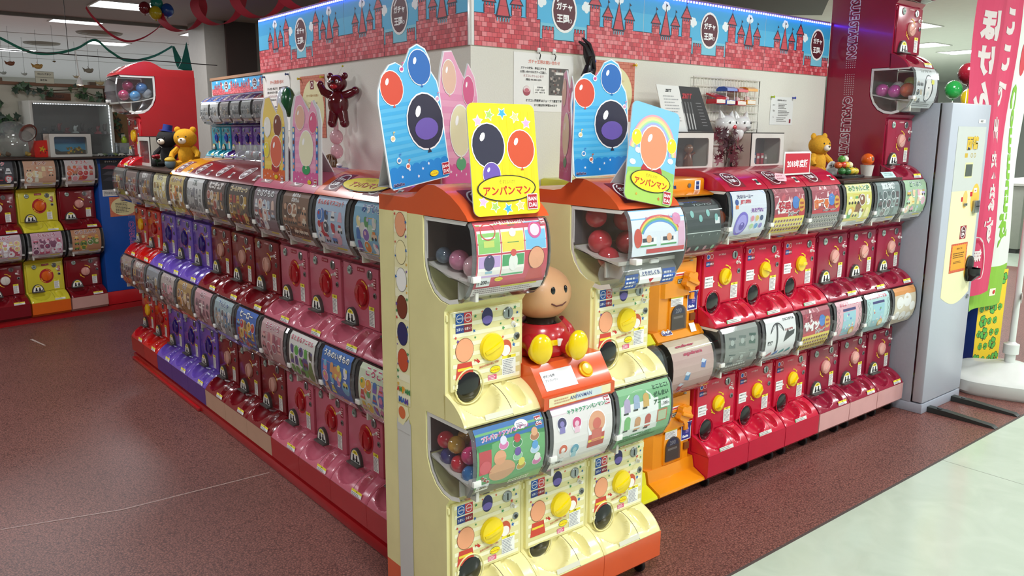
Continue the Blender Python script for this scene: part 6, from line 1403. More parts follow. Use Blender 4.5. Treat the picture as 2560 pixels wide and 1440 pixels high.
plush('black plush dog with a blue hat beside the yellow plush bear', (-.30, 2.72, 1.338), radians(-55), .235, '#1e1c1c', '#d8a888', hat='#1c2f80', ears='long')
t = thing('flower', 'red felt rose held out by the black plush dog', 'artificial flower', (-.40, 2.63, 1.40)); mb = MB()
for i in range(7): mb.ball((.012*cos(i*2.4), .012*sin(i*2.4), .004*(i % 3)), (.013, .013, .010), matte('#8c1620'), 8, 6)
mb.build('bloom', t); mb = MB(); mb.ball((.015, .02, -.02), (.02, .008, .01), matte('#24402a'), 8, 6); mb.tube([(0, 0, 0), (.01, .01, -.05)], .003, matte('#24402a'), 6); mb.build('leaf', t)
t = thing('pouch', 'small yellow and blue cloth pouch in front of the yellow plush bear', 'pouch', (-.37, 2.46, 1.338)); mb = MB(); mb.ball((0, 0, .032), (.03, .03, .032), matte('#7a9098'), 14, 10); mb.build('bag', t); mb = MB(); mb.ball((0, 0, .05), (.031, .031, .018), matte('#c8a020'), 14, 8); mb.build('flap', t)
showcase('pale display case with a rounded window at the far end of the left row', -.13, .13, -.065, .065, 0, .178, RL, (-.30, 3.0, 1.338))
# fan sign, food plate, cup, orange
t = thing('fan_sign', 'round white card with black scribbled letters behind the toy food', 'sign', (2.085, -.27, 1.34)); mb = MB(); mb.prism([(.055*cos(pi*i/12), .03+.05*sin(pi*i/12)) for i in range(13)]+[(-.045, 0), (.045, 0)], 0, .003, CARD, axis='y'); mb.build('card', t, angle=0); a = Ink(.1, .1); a.text('どうぶつ', 0, .055, .085, .018, '#4a4038', 1, .06, rot=.1); link('print', a.mesh('print', lambda u, v, h: (u, -.0004-h, v)), t)
t = thing('food_tray', 'black lacquer tray under the pile of toy fruit', 'tray', (2.10, -.33, 1.338)); mb = MB(); mb.box(-.10, .12, -.045, .05, .0, .012, BLACK, .003); mb.box(-.095, .115, -.04, .045, .012, .014, mat('tray_top', '#3a4038', .4)); mb.build('board', t)
R = random.Random(6)
fr = [(-.045, -.01, .021, '#3a7a3a', 'dark green', 'low at the left'), (-.01, -.02, .019, '#2f6a34', 'deep green', 'low in front'), (.02, -.02, .02, '#d8b02a', 'yellow', 'low in front'), (.055, -.01, .021, '#dccb52', 'pale yellow', 'at the right end'), (-.05, .01, .05, '#d86028', 'orange', 'high at the left'), (-.015, .005, .052, '#cc3c28', 'red', 'in the middle row'), (.018, .005, .05, '#e0b838', 'golden', 'in the middle row'), (.04, .0, .05, '#e6dcb0', 'cream', 'right of the middle row'), (-.02, .01, .08, '#5a9a3a', 'leaf green', 'at the top left'), (.012, .01, .08, '#e8e0c8', 'white', 'at the top'), (.085, -.01, .018, '#d0b83c', 'mustard', 'rolled to the far right')]
for x, y, z, c, n, p in fr:
    mb = MB(); mb.ball((0, 0, 0), (.019, .019, .0175), plastic(c), 14, 10); mb.tube([(0, 0, .015), (.002, 0, .022)], .002, plastic('#2f6a2a'), 6); tag(mb.build('toy_fruit', None, (2.10+x, -.33+y, 1.338+.013+z)), '%s toy fruit %s of the pile on the black tray' % (n, p), 'toy fruit', 'toy fruit on the black tray')
t = thing('paper_cup', 'white paper cup holding the orange ball in front of the maroon tower', 'cup', (2.37, -.305, 1.338)); mb = MB(); mb.lathe([(.001, .001), (.026, 0), (.034, .055), (.036, .057), (.034, .058), (.031, .052), (.001, .048)], matte('#dcd6cc'), 22); mb.build('cup', t)
t = thing('orange_ball', 'orange ball with a small grey mark resting in the paper cup', 'ball', (2.37, -.305, 1.338+.086)); mb = MB(); mb.ball((0, 0, 0), .033, plastic('#e8661a'), 22, 14); mb.build('ball', t); mb = MB(); mb.ball((-.004, -.031, .004), (.008, .004, .012), matte('#6a6458'), 8, 6); mb.build('mark', t)
a = Ink(.1, .04); a.rect(-.062, 0, .062, .036, '#b8dcd6', 0); a.text('下のガチャガチャから', 0, .026, .1, .008, '#4a6a68', 1); a.text('カッターシャツが出ます', 0, .015, .11, .008, '#4a6a68', 1)
tag(link('paper_sign', a.mesh('paper_sign', lambda u, v, h: (u, -h, v)), None, (2.33, -.455, 1.338), (radians(-40), 0, 0)), 'pale turquoise handwritten card lying in front of the paper cup', 'sign')

# ------------------------------------------------------------ left wall: inflatable bear and neighbours
bm_ = mat('oxblood_vinyl', '#5c1018', .12, coat=.7)
t = thing('inflatable_bear', 'glossy oxblood inflatable bear hanging on the left wall', 'inflatable', (-.065, .93, 1.70), radians(-58)); t.scale = (.68,)*3; 
mb = MB(); mb.ball((0, 0, -.03), (.072, .058, .088), bm_, 24, 16); mb.tube([(-.03, 0, -.085), (-.045, -.005, -.15)], [.036, .03], bm_, 14); mb.ball((-.047, -.005, -.157), .032, bm_, 12, 8); mb.tube([(.03, 0, -.085), (.045, -.005, -.15)], [.036, .03], bm_, 14); mb.ball((.047, -.005, -.157), .032, bm_, 12, 8)
mb.tube([(-.05, 0, .02), (-.10, -.01, .045), (-.125, -.01, .09)], [.03, .028, .022], bm_, 12); mb.ball((-.125, -.01, .095), .024, bm_, 10, 8); mb.tube([(.05, 0, .02), (.105, -.01, .035), (.135, -.01, .05)], [.03, .028, .024], bm_, 12); mb.ball((.138, -.01, .052), .027, bm_, 10, 8); mb.build('body', t)
mb = MB(); mb.ball((0, -.005, .10), (.068, .055, .056), bm_, 24, 16); hd = mb.build('head', t)
for s in (-1, 1):
    mb = MB(); mb.ball((s*.055, 0, .148), (.024, .016, .022), bm_, 14, 10); mb.build('ear', hd)
    mb = MB(); mb.ball((s*.028, -.056, .11), (.011, .006, .012), WHITE, 12, 8); mb.ball((s*.026, -.061, .11), (.005, .004, .006), BLACK, 8, 6); mb.build('eye', hd)
mb = MB(); mb.ball((0, -.062, .108), (.009, .006, .007), BLACK, 10, 8); mb.build('nose', hd); mb = MB(); mb.ball((0, -.052, .078), (.028, .012, .016), plastic('#b8202a'), 14, 8); mb.build('mouth', hd)
mb = MB(); mb.tube([(0, 0, .15), (.01, .01, .17), (.03, .02, .215)], .0015, plastic('#e8e4da'), 5); mb.ball((.03, .02, .212), .007, plastic('#c8c020'), 8, 6); mb.build('cord', t)
t = thing('inflatable_toy', 'small pale pink inflatable hanging below the oxblood bear', 'inflatable', (-.05, .99, 1.50)); pm = clear('pink_vinyl', (.95, .6, .66), .7); mb = MB(); mb.ball((0, 0, .03), (.03, .035, .035), pm, 14, 10); mb.ball((0, .0, -.035), (.03, .03, .035), pm, 14, 10); mb.tube([(0, 0, .05), (0, 0, .10)], .012, pm, 8); mb.build('body', t)
t = thing('inflatable_toy', 'white and green inflatable toy in front of the far notice on the left wall', 'inflatable', (-.06, 1.50, 1.70)); mb = MB(); mb.ball((0, .03, 0), (.035, .055, .075), plastic('#c8cfd8', .15, .5), 18, 12); mb.build('white_half', t); mb = MB(); mb.ball((0, -.02, 0), (.036, .045, .075), plastic('#1f5a34', .2, .4), 18, 12); mb.build('green_half', t)
t = thing('wicker_ring', 'loose ball of brown wicker by the left wall under the bear', 'wicker ring', (-.07, 1.02, 1.415)); mb = MB(); wm = matte('#7a5a3a')
for i in range(6): mb.tube([(.03*cos(q)*cos(i*.5), .03*cos(q)*sin(i*.5), .034*sin(q)) for q in [2*pi*k/20 for k in range(21)]], .003, wm, 5, False)
mb.build('coil', t)
t = thing('toy_car', 'tiny blue and white toy on the pink hood by the left wall', 'toy', (-.06, .93, 1.374)); mb = MB(); mb.box(-.02, .02, -.035, .035, .006, .018, plastic('#2a3a9a'), .004); mb.build('body', t); mb = MB(); mb.ball((0, .02, .028), (.014, .02, .01), WHITE, 10, 8); mb.build('top', t)
t = thing('acrylic_box', 'clear acrylic box of empty capsules on the maroon hoods', 'box', (-.16, 1.70, 1.408), RL); ac = clear('acrylic', (.9, .93, .94), .88, .03, 1.3)
for b in ((-.15, .15, -.05, -.047, 0, .075), (-.15, .15, .047, .05, 0, .075), (-.15, -.147, -.05, .05, 0, .075), (.147, .15, -.05, .05, 0, .075), (-.15, .15, -.05, .05, 0, .003)):
    mb = MB(); mb.box(*b, ac); mb.build('panel', t, angle=0)
for i in range(6): capsule('empty clear capsule in the acrylic box on the left row, %s' % ('nearest end', 'second from the near end', 'third from the near end', 'fourth from the near end', 'fifth from the near end', 'far end')[i], -.16+.01*(i % 2), 1.59+.045*i, 1.433, .0215, '#b8bec0' if i % 3 else '#a83a4a', 'clear', 'empty capsules in the acrylic box')
t = thing('cat_figure', 'white and orange round figurine standing on the left row behind the acrylic box', 'figurine', (-.10, 1.52, 1.40)); mb = MB(); wh = plastic('#dcd8d4'); mb.ball((0, 0, .04), (.035, .04, .04), wh, 16, 12); mb.build('body', t); mb = MB(); mb.ball((0, 0, .115), (.048, .052, .05), wh, 18, 12); hd = mb.build('head', t)
for s in (-1, 1): mb = MB(); mb.lathe([(.017, 0), (.001, .035)], plastic('#d0561e'), 10); mb.build('ear', hd, (0, s*.03, .15), (-s*.3, 0, 0))
mb = MB(); mb.tube([(-.02, .03, .06), (-.03, .075, .09)], .014, wh, 8); mb.ball((-.03, .085, .10), .022, plastic('#d8641e'), 10, 8); mb.build('arm', t)
# big stickers on the wide orange hood
a = Ink(.4, .1); title_oval(a, -.0, .05, .34, .085, 2)
def wide_hood(u, v, hh):
    p = hood_map('bump', .0022)(0, v+.006, hh); return (p[1], .06-u, 1.322+p[2])
tag(link('hood_sticker', a.mesh('hood_sticker', wide_hood, eps=.0006)), 'large yellow oval sticker with red lettering across the orange hoods', 'sticker')

# ------------------------------------------------------------ change machine
GREYP = mat('grey_enamel', '#a2a7b2', .4, noise=.03, nscale=60); 
t = thing('change_machine', 'tall pale grey money changing machine beside the maroon tower', 'change machine', (2.735, -.555, 0))
mb = MB(); mb.box(0, .49, .065, .46, .055, 1.722, GREYP, .004); mb.box(-.0, .49, .0, .46, 0.0, .055, GREYP, .003); mb.build('cabinet', t)
mb = MB(); mb.box(.0, .49, .0, .058, .062, 1.722, mat('light_enamel', '#b4bac4', .35), .006); dr = mb.build('door', t)
mb = MB(); mb.box(.002, .488, .057, .066, .06, 1.72, BLACK); mb.build('gasket', t)
a = Ink(.49, 1.7); yl = '#dcd8a4'
pts = [(.09, 1.60), (.45, 1.60), (.45, .66)]+[(.45-.36*i/10, .66-.055*sin(pi*i/10)) for i in range(1, 10)]+[(.09, .66)]
a.poly(pts, '#e2dfb2', 1); a.poly([(.09, 1.25), (.45, 1.25), (.45, 1.60), (.09, 1.60)], '#c3c8c2', 2)
a.text('両替', .295, 1.545-.035, .15, .075, '#3a3a38', 4, .05); a.text('両替', .292, 1.513, .15, .075, '#d8b43a', 5, .04)
for x, s in ((.225, 1), (.295, 0), (.335, 0)): a.rect(x-.018, 1.432, x+.018, 1.456, '#c8a838', 3) if s else a.ring(x, 1.444, .013, .004, '#b0982a', 3)
a.rect(.225, 1.32, .325, 1.405, '#d8d8a0', 3); a.rect(.34, 1.62, .43, 1.64, '#e8e8e4', 2); a.text('両替機 1', .385, 1.63, .05, .012, '#5a5a5a', 3)
a.disc(.27, 1.20, .03, '#e8c06a', 3, .05); a.rect(.33, 1.215, .36, 1.24, '#c8202c', 4); a.rect(.22, 1.19, .24, 1.215, '#c8202c', 4); a.disc(.40, 1.20, .055, '#eebc4a', 3, .085); a.text('紙幣', .395, 1.245, .03, .01, '#8a3a20', 4); a.rect(.375, 1.235, .415, 1.26, '#f4e4d8', 3)
logo(a, .29, 1.015, .034, 5, patch='#9c1f30')
a.rect(.16, .79, .37, .955, '#c0462a', 3)
for j in range(9):
    for i in range(8): a.rect(.162+i*.026+(.006 if j % 2 else 0), .793+j*.018, .183+i*.026, .807+j*.018, '#d86a48', 4, 1)
a.rect(.175, .805, .355, .945, '#e0a030', 5); a.text('両替機のご案内', .265, .925, .11, .01, '#7a4a10', 6); a.lines(.19, .905, .34, .87, 3, '#6a4410', 6, 1); a.lines(.2, .855, .34, .84, 2, '#6a4410', 6, 2)
a.disc(.41, .80, .055, '#e9b234', 3, .075); a.text('釣銭', .41, .84, .03, .012, '#7a4a10', 4)
link('front_print', a.mesh('front_print', lambda u, v, h: (u, -.0005-h, v)), dr)
mb = MB(); mb.box(.235, .315, -.004, 0, 1.33, 1.395, mat('grey_screen', '#5a625c', .2)); mb.build('screen', dr)
mb = MB(); mb.box(.375, .43, -.02, 0, 1.12, 1.19, CHROME, .004); mb.box(.38, .425, -.022, -.019, 1.155, 1.16, BLACK); mb.build('note_slot', dr)
mb = MB(); mb.box(.255, .29, -.01, 0, 1.165, 1.18, CHROME, .003); mb.build('coin_return_button', dr)
mb = MB(); mb.lathe([(.012, 0), (.012, .006), (.007, .008), (.001, .008)], CHROME, 14, (.44, 0, .63), axis='y'); mb.build('lock', dr)
def cupm():
    mb = MB(); vs = []; n = 16
    for j in range(9):
        q = j/8
        for i in range(n+1):
            an = pi*i/n; r = .045*(1-.15*q if q < .5 else .92-(q-.5)*.9); vs.append((.42+r*cos(an), -max(.0, .075*sin(an)*min(1, .9)*(.98 if q < .5 else 1.0-(q-.5)*1.1)), .80-.075*q))
    mb.add(vs, [(j*(n+1)+i, j*(n+1)+i+1, (j+1)*(n+1)+i+1, (j+1)*(n+1)+i) for j in range(8) for i in range(n)], BLACK)
    mb.prism(rrect(.37, .72, .47, .87, .045), -.008, 0, BLACK, axis='y'); mb.prism(rrect(.385, .78, .455, .855, .033), -.0085, -.008, mat('cup_inner', '#1e1a1a', .5), axis='y')
    return mb.build('coin_cup', dr)
cupm()
for dx, lb in ((.09, 'left'), (.40, 'right')):
    mb = MB(); mb.prism([(-.36, .003), (-.34, .014), (-.1, .03), (.1, .032), (.4, .032), (.4, .002), (-.36, .0)], -.022, .022, mat('dark_rubber_bar', '#2c302e', .45)); 
    for yy in (-.06, .03): mb.lathe([(.012, .0), (.012, .004), (.001, .004)], BLACK, 12, (0, yy, .0305))
    o = mb.build('stabiliser_bar', t, (dx, 0.0, 0)); 
# things on top of it
for (x, y, z0, w_, d_, h_, c, lb) in ((2.80, -.28, 1.722, .26, .16, .085, '#dad8d2', 'flat white carton on top of the grey change machine'), (3.02, -.30, 1.722, .11, .1, .09, '#2e2826', 'small dark brown box on top of the grey change machine')):
    mb = MB(); mb.box(0, w_, 0, d_, 0, h_, matte(c), .003); mb.box(.02, w_-.02, -.001, 0, h_*.45, h_*.5, matte('#8a4a4a')) if c == '#dad8d2' else mb.box(w_*.3, w_*.7, -.001, 0, h_*.8, h_*.84, matte('#4a4038')); tag(mb.build('carton', None, (x, y, z0)), lb, 'box')
def balloon3(label, loc, r, col, grp=None, squash=1.12):
    t = thing('balloon', label, 'balloon', loc, 0, grp); mb = MB(); mb.ball((0, 0, 0), (r, r, r*squash), plastic(col, .12, .5), 24, 16); mb.build('skin', t); mb = MB(); mb.lathe([(r*.03, 0), (r*.1, -.05*r), (r*.13, -.14*r)], plastic(col), 10, (0, 0, -r*squash), close=False); mb.build('knot', t)
    if loc[0] > 6: mb = MB(); mb.tube([(0, 0, -r*squash), (0, 0, .003-loc[2])], .004, WHITE, 6); mb.build('stick', t)
    return t
balloon3('green balloon behind the top of the grey change machine', (7.77, 1.6, 2.05), .09, '#1c8a3c'); balloon3('yellow balloon behind the top of the grey change machine', (8.22, 1.6, 1.975), .10, '#e8cc10')
balloon3('dark red balloon half hidden by the pink flag', (7.14, 1.2, 2.17), .10, '#5c0c18')

# ------------------------------------------------------------ banner flags, their water base
def cloth(name, label, x0, w, y, z0, z1, art, loc, rz=0):
    def fm(u, v, h): q = u/w; yy = .018*sin(q*7+v*1.2)+.010*sin(v*5+q*3); return (u, yy-h, v)
    t = thing(name, label, 'banner flag', loc, rz)
    link('cloth', art.mesh('cloth', fm, material=CLOTH, eps=.0008), t); return t
def grid_rect(a, x0, y0, x1, y1, c, lay, nx=12, ny=40):
    vs = [(x0+(x1-x0)*i/nx, y0+(y1-y0)*j/ny) for j in range(ny+1) for i in range(nx+1)]
    a.raw(vs, [(j*(nx+1)+i, j*(nx+1)+i+1, (j+1)*(nx+1)+i+1, (j+1)*(nx+1)+i) for j in range(ny) for i in range(nx)], c, lay)
Wf = .60; a = Ink(Wf, 2.1); grid_rect(a, 0, .0, Wf, 2.0, '#cc4063', 0)
a.M = lambda p: (Wf-p[0], p[1])                     # we look at the back of the flag: the print is mirrored
INK2 = '#d6cbc8'
for ch, v in zip('ここで', (1.665, 1.455, 1.24)): a.text(ch, .15, v, .17, .155, INK2, 2, .06)
for ch, v in zip('ほけん', (1.62, 1.42, 1.22)): a.text(ch, .445, v, .19, .17, INK2, 2, .06)
for ch, v in zip('出来ます', (1.02, .815, .615, .41)): a.text(ch, .19, v, .20, .17, INK2, 2, .06)
def heart(cx, cy, r, ry): return [(cx+r*(abs(sin(q))**.8)*(1 if sin(q) > 0 else -1), cy+ry*(.45*cos(q)+.25*cos(2*q)+.3*cos(q))) for q in [2*pi*i/30 for i in range(30)]]
a.poly(heart(.33, .20, .15, .18), INK2, 1); a.poly(heart(.33, .20, .135, .16), '#b8284a', 2)
for i, ch in enumerate('無料相談'): a.text(ch, .29+(i % 2)*.085, .26-(i//2)*.11, .08, .09, '#e4d8d4', 3, .03)
cloth('banner_flag', 'pink hanging flag with mirrored white Japanese lettering', 0, Wf, 0, 0, 1, a, (3.25, -.43, .56))
Wg = .56; a = Ink(Wg, 2.1); grid_rect(a, 0, .27, Wg, 2.0, '#d8ddd4', 0); grid_rect(a, 0, .0, Wg, .27, '#86b83e', 0, 12, 10)
a.M = lambda p: (Wg-p[0], p[1]); a.text('Community', .235, .92, 1.05, .15, '#7cb436', 2, .05, rot=-pi/2, fit=True)
a.disc(.16, 1.60, .07, '#c8404a', 2, .10); a.rect(.2, .07, .27, .12, '#e8e4c8', 2); a.disc(.22, .095, .014, '#c8302c', 3)
cloth('banner_flag', 'white and green hanging flag with mirrored green lettering', 0, Wg, 0, 0, 1, a, (3.70, -.375, .43))
t = thing('flag_stand', 'white water-filled flag base with a pale pole at the right edge', 'flag stand', (3.655, -.66, 0), radians(20)); PWH = plastic('#d4d8d2', .35, .1)
mb = MB(); 
def sq(r, k): return [(r*(abs(cos(q))**.55)*(1 if cos(q) >= 0 else -1), r*(abs(sin(q))**.55)*(1 if sin(q) >= 0 else -1)) for q in [2*pi*i/40 for i in range(40)]]
rings = [(sq(.285, 0), .0), (sq(.30, 0), .02), (sq(.30, 0), .085), (sq(.28, 0), .105), (sq(.21, 0), .115), ([(.16*cos(2*pi*i/40), .16*sin(2*pi*i/40)) for i in range(40)], .14), ([(.09*cos(2*pi*i/40), .09*sin(2*pi*i/40)) for i in range(40)], .165), ([(.04*cos(2*pi*i/40), .04*sin(2*pi*i/40)) for i in range(40)], .17)]
vs = [(p[0], p[1], z) for r, z in rings for p in r]; fs = [(j*40+i, j*40+(i+1) % 40, (j+1)*40+(i+1) % 40, (j+1)*40+i) for j in range(len(rings)-1) for i in range(40)]+[tuple(range(40)), tuple(7*40+i for i in range(40))]
mb.add(vs, fs, PWH); mb.build('base', t, angle=40)
mb = MB(); mb.lathe([(.03, .165), (.03, .22), (.044, .225), (.044, .285), (.03, .29), (.02, .30)], PWH, 20); mb.build('collar', t)
mb = MB(); mb.lathe([(.019, .29), (.018, 1.15), (.024, 1.15), (.024, 1.20), (.016, 1.20), (.015, 2.6)], PWH, 16); mb.build('pole', t)
mb = MB(); mb.box(-.12, .02, -.022, -.019, .565, .61, PWH, .001); mb.build('strap', t)
# box with clovers
t = thing('display_box', 'tall box with a yellow clover-print front and a dark blue side behind the flag base', 'box', (3.965, -.33, 0), radians(-10))
mb = MB(); mb.box(0, .30, 0, .30, 0, .66, plastic('#1c3f8c')); mb.build('carton', t, angle=0)
a = Ink(.30, .66); a.rect(0, 0, .30, .66, '#e6c628', 1)
def clover(x, y, s, rot):
    for k in range(3):
        q = rot+k*2*pi/3
        for e in (-.38, .38): a.disc(x+s*.55*cos(q+e), y+s*.55*sin(q+e), s*.40, '#1d3a22', 2)
        for e in (-.38, .38): a.disc(x+s*.55*cos(q+e), y+s*.55*sin(q+e), s*.31, '#5ab04a', 3)
    a.line([(x, y), (x+s*cos(rot+pi), y+s*sin(rot+pi))], s*.16, '#1d3a22', 3)
R = random.Random(9)
for j in range(7):
    for i in range(4): clover(.035+i*.072+(.03 if j % 2 else 0)+R.uniform(-.01, .01), .05+j*.09+R.uniform(-.01, .01), .048 if (i+j) % 3 == 0 else .028, R.uniform(0, 2)) if .035+i*.072+(.03 if j % 2 else 0) < .265 else None
link('front_print', a.mesh('front_print', lambda u, v, h: (u, -h, v)), t)
a = Ink(.30, .66); a.rect(0.002, .44, .298, .658, '#b8b29a', 1); a.rect(.0, .41, .12, .44, '#b8b29a', 1); a.poly([(.05, .34), (.12, .3), (.12, .33), (.06, .37)], '#e8e8e4', 2)
link('side_print', a.mesh('side_print', lambda u, v, h: (-h, .30-u, v)), t)
# ------------------------------------------------------------ the little shop behind the rear left row
def bthing(name, label, cat, u, d, z, group=None): return thing(name, label, cat, bp(u, d, z), BA, group)
mb = MB(); mb.box(-3.2, 1.24, .52, .58, 0, 1.93, mat('warm_white_panel', '#b9b4a4', .8, noise=.05, nscale=6)); mb.box(-3.2, 1.9, .50, .60, 1.93, 1.955, mat('rail_wood', '#7a5238', .5)); mb.box(1.24, 1.30, .5, .58, 0, 1.93, mat('post_brown', '#4a3428', .6)); mb.box(1.3, 1.9, .52, .58, 0, 1.93, mat('ochre_panel', '#8a6a44', .7, noise=.08, nscale=5))
o = mb.build('wall_shop', None, bp(0, 0), (0, 0, BA)); tag(o, kind='structure')
mb = MB(); mb.box(-3.4, 2.4, .53, .54, 2.205, 2.213, matte('#3a3632')); o = mb.build('trim_7', None, bp(0, 0), (0, 0, BA)); tag(o, kind='structure')
def rod(label, u, z0, z1):
    mb = MB(); mb.box(-.002, .002, -.002, .002, z0, z1, matte('#3a3632')); o = mb.build('hanging_rod', None, bp(u, .53), (0, 0, BA)); tag(o, label, 'rod')
rod('thin dark rod from the ceiling to the horizontal rail at the left', .975, 2.21, 2.9)
# name plank and paper sign
t = bthing('name_plank', 'brown wooden plank with dark carved letters above the showcase', 'sign', .84, .50, 1.815); mb = MB(); mb.box(-.105, .105, -.012, 0, 0, .06, mat('plank_wood', '#5c3626', .6, noise=.1), .006); mb.build('plank', t); a = Ink(.2, .06); a.text('KAGU', 0, .03, .10, .026, '#32201a', 1, .04); link('print', a.mesh('print', lambda u, v, h: (u, -.0125-h, v)), t)
t = bthing('paper_sign', 'cream two-row paper sign clipped to the wooden rail', 'sign', .745, .49, 1.95); mb = MB(); mb.box(-.075, .075, 0, .003, 0, .10, matte('#8a8a78')); mb.build('backing', t, angle=0); a = Ink(.2, .1); a.rect(-.073, .052, .073, .098, '#cfcdb8', 1); a.rect(-.073, .002, .073, .048, '#cfcdb8', 1); a.text('ロットボタン', .0, .077, .11, .018, '#23211c', 2, .04); a.text('はさみ', -.01, .028, .065, .018, '#23211c', 2, .04); link('print', a.mesh('print', lambda u, v, h: (u, -.0005-h, v)), t)
# showcase with light strips and little models
t = bthing('showcase', 'white-framed glass showcase with lit edges holding small models', 'showcase', .52, .28, 1.338); w_, h_, d_ = .68, .46, .22; wm = mat('white_frame', '#c9c8c0', .4)
mb = MB(); mb.box(0, .025, 0, d_, 0, h_, wm, .003); mb.box(w_-.025, w_, 0, d_, 0, h_, wm, .003); mb.box(0.025, w_-.025, 0, d_, h_-.02, h_, wm, .003); mb.box(0, w_, 0, d_, 0, .012, wm, .003); mb.box(.02, w_-.02, d_-.006, d_, 0, h_, matte('#5c5450')); mb.build('frame', t)
mb = MB(); mb.box(.022, w_-.022, .02, d_-.01, .185, .189, matte('#3a3836')); mb.build('shelf', t); mb = MB(); mb.box(.022, w_-.022, .004, .006, .012, h_-.02, GLASS); mb.build('glass', t, angle=0)
em = mat('white_diode', '#f6f6ff', .4, emit=6); mb = MB()
for i in range(46): mb.box(.04+i*.013, .045+i*.013, .008, .012, h_-.026, h_-.021, em)
for i in range(32): mb.box(w_-.031, w_-.027, .008, .012, .03+i*.013, .035+i*.013, em)
q = mb.build('diode_row', t, angle=0); q['kind'] = 'stuff'
mb = MB(); mb.box(w_, w_+.03, .0, d_, 0.0, .08, mat('white_side', '#9a958a', .5)); mb.build('foot', t)
spec = [(.13, '#3a3c40', '#5a5c60', 'a dark one at the left'), (.20, '#2a2c30', '#1e2024', 'a black one'), (.25, '#2e3034', '#8a2a30', 'a black and red one'), (.31, '#7a2630', '#8a2a30', 'a dark red one'), (.38, '#c8c8c4', '#e0e0dc', 'a white one'), (.44, '#5a3a3c', '#3a2c2c', 'a brown one'), (.50, '#22242a', '#1c1e22', 'a tall black one'), (.57, '#a83a44', '#8a2a34', 'a red one'), (.63, '#4a3a38', '#5a4a44', 'a dark one at the right')]
for i, (x, c, c2, n) in enumerate(spec):
    p = bp(.52+x, .36, 1.338+.189); s = .055+.02*(i % 3); q = thing('model_figure', 'small model on the shelf of the lit showcase, %s' % n, 'figurine', p, BA, 'models in the lit showcase')
    mb = MB(); mb.prism([(-.03, 0), (.03, 0), (.022, .018), (.005, .024), (-.02, .02)], -.015, .015, plastic(c), axis='y'); mb.build('base', q); mb = MB(); mb.ball((0, 0, s*.6), (.014, .012, s*.35), plastic(c2), 10, 8); mb.tube([(0, 0, s*.6), (.024, 0, s*.95)], .005, plastic(c2), 6); mb.build('body', q)
# theatre box with a blue backdrop
t0 = showcase('pale toy theatre box with a bright blue sky backdrop on the rear counter', 0, .335, 0, .12, 0.0, .19, BA, bp(.60, .15, 1.338), '#6a6a60', None)
a = Ink(.33, .19); a.rect(0, 0, .335, .19, '#2a7ab8', 0, 6); a.rect(0, 0, .335, .11, '#4a9ac0', 1); a.poly([(.0, .11), (.06, .08), (.14, .035), (0, .03)], '#2a4a58', 2); a.poly([(0, 0), (.335, 0), (.335, .05), (.25, .07), (.2, .045), (.1, .04), (0, .06)], '#5a4a3a', 3); R = random.Random(5)
for i in range(26): a.disc(R.uniform(.17, .31), R.uniform(.03, .075), R.uniform(.004, .012), R.choice(['#d8a820', '#c88a1a', '#8a6a20', '#4a6a30']), 4)
link('backdrop', a.mesh('backdrop', lambda u, v, h: (u, .11-h, v)), t0)
showc = bthing('theatre_side', 'pale blank side flap of the toy theatre box', 'box', .585, .16, 1.338) if 0 else None
t = bthing('carton', 'bright red carton with black and yellow marks left of the toy theatre', 'box', .50, .20, 1.338); mb = MB(); mb.prism([(0, 0), (.14, 0), (.13, .14), (-.01, .13)], 0, .10, plastic('#d8281e'), axis='y'); mb.build('carton', t); a = Ink(.1, .1); a.star(.06, .065, .03, '#d8a820', 1, .3); 
for i in range(5): a.rect(.04+.012*i, .03+.02*(i % 3), .048+.012*i, .038+.02*(i % 3), '#3a2018', 2)
link('print', a.mesh('print', lambda u, v, h: (u, -h-.0005, v)), t)
def globe(u, d, r, label, lid='#6a3a30'):
    t = bthing('clear_globe', label, 'container', u, d, 1.345); gl = clear('thick_clear', (.86, .88, .86), .86, .04, 1.6)
    mb = MB(); mb.lathe([(r*.45, 0), (r*.8, r*.25), (r, r*.8), (r*.95, r*1.2), (r*.7, r*1.65), (r*.35, r*1.85), (.001, r*1.88)], gl, 28, close=False); mb.build('bowl', t, angle=70)
    mb = MB(); mb.lathe([(r*.52, -.002), (r*.50, .008), (r*.42, .010)], plastic(lid), 24, axis='y', close=False); mb.lathe([(r*.42, -.004), (.001, -.003)], matte('#b8b0a8'), 24, axis='y', close=False); mb.build('lid', t, (r*.55, -r*.62, r*1.25), (radians(25), 0, radians(18)))
    return t
globe(.335, .17, .15, 'big clear plastic globe with a brown lid on the rear counter'); globe(.03, .17, .15, 'big clear plastic globe cut by the left edge of the picture')
mb = MB(); mb.box(-.02, .44, .04, .34, 0, .008, WOOD, .002); o = mb.build('base_board', None, bp(0, 0, 1.338), (0, 0, BA)); tag(o, 'dark board under the clear globes on the rear counter', 'board')
R = random.Random(8)
for i in range(14):
    u = .10+R.uniform(-.06, .32); d = .15+R.uniform(-.05, .06); c, n = [('#c8641e', 'rust'), ('#e0d8c8', 'ivory'), ('#9ab04a', 'moss'), ('#d8b050', 'straw'), ('#7a5a3a', 'umber'), ('#e8a070', 'peach'), ('#c0402a', 'brick'), ('#5a8a6a', 'sage'), ('#d0c0a0', 'sand'), ('#b87a3a', 'caramel'), ('#e8e4dc', 'chalk'), ('#8a8a4a', 'olive'), ('#d89078', 'salmon'), ('#a84a28', 'copper')][i]
    p = bp(u, d, 1.347+.018); q = link('trinket', cached(('tr', c), lambda: (lambda m_: (m_.ball((0, 0, 0), (.024, .02, .017), plastic(c), 10, 8), m_.ball((.012, 0, .012), .011, plastic(c), 8, 6), m_.mesh('trinket'))[-1])(MB())), None, p, (0, 0, i)); tag(q, 'small %s coloured trinket among those around the clear globes' % n, 'trinket', 'trinkets around the clear globes')
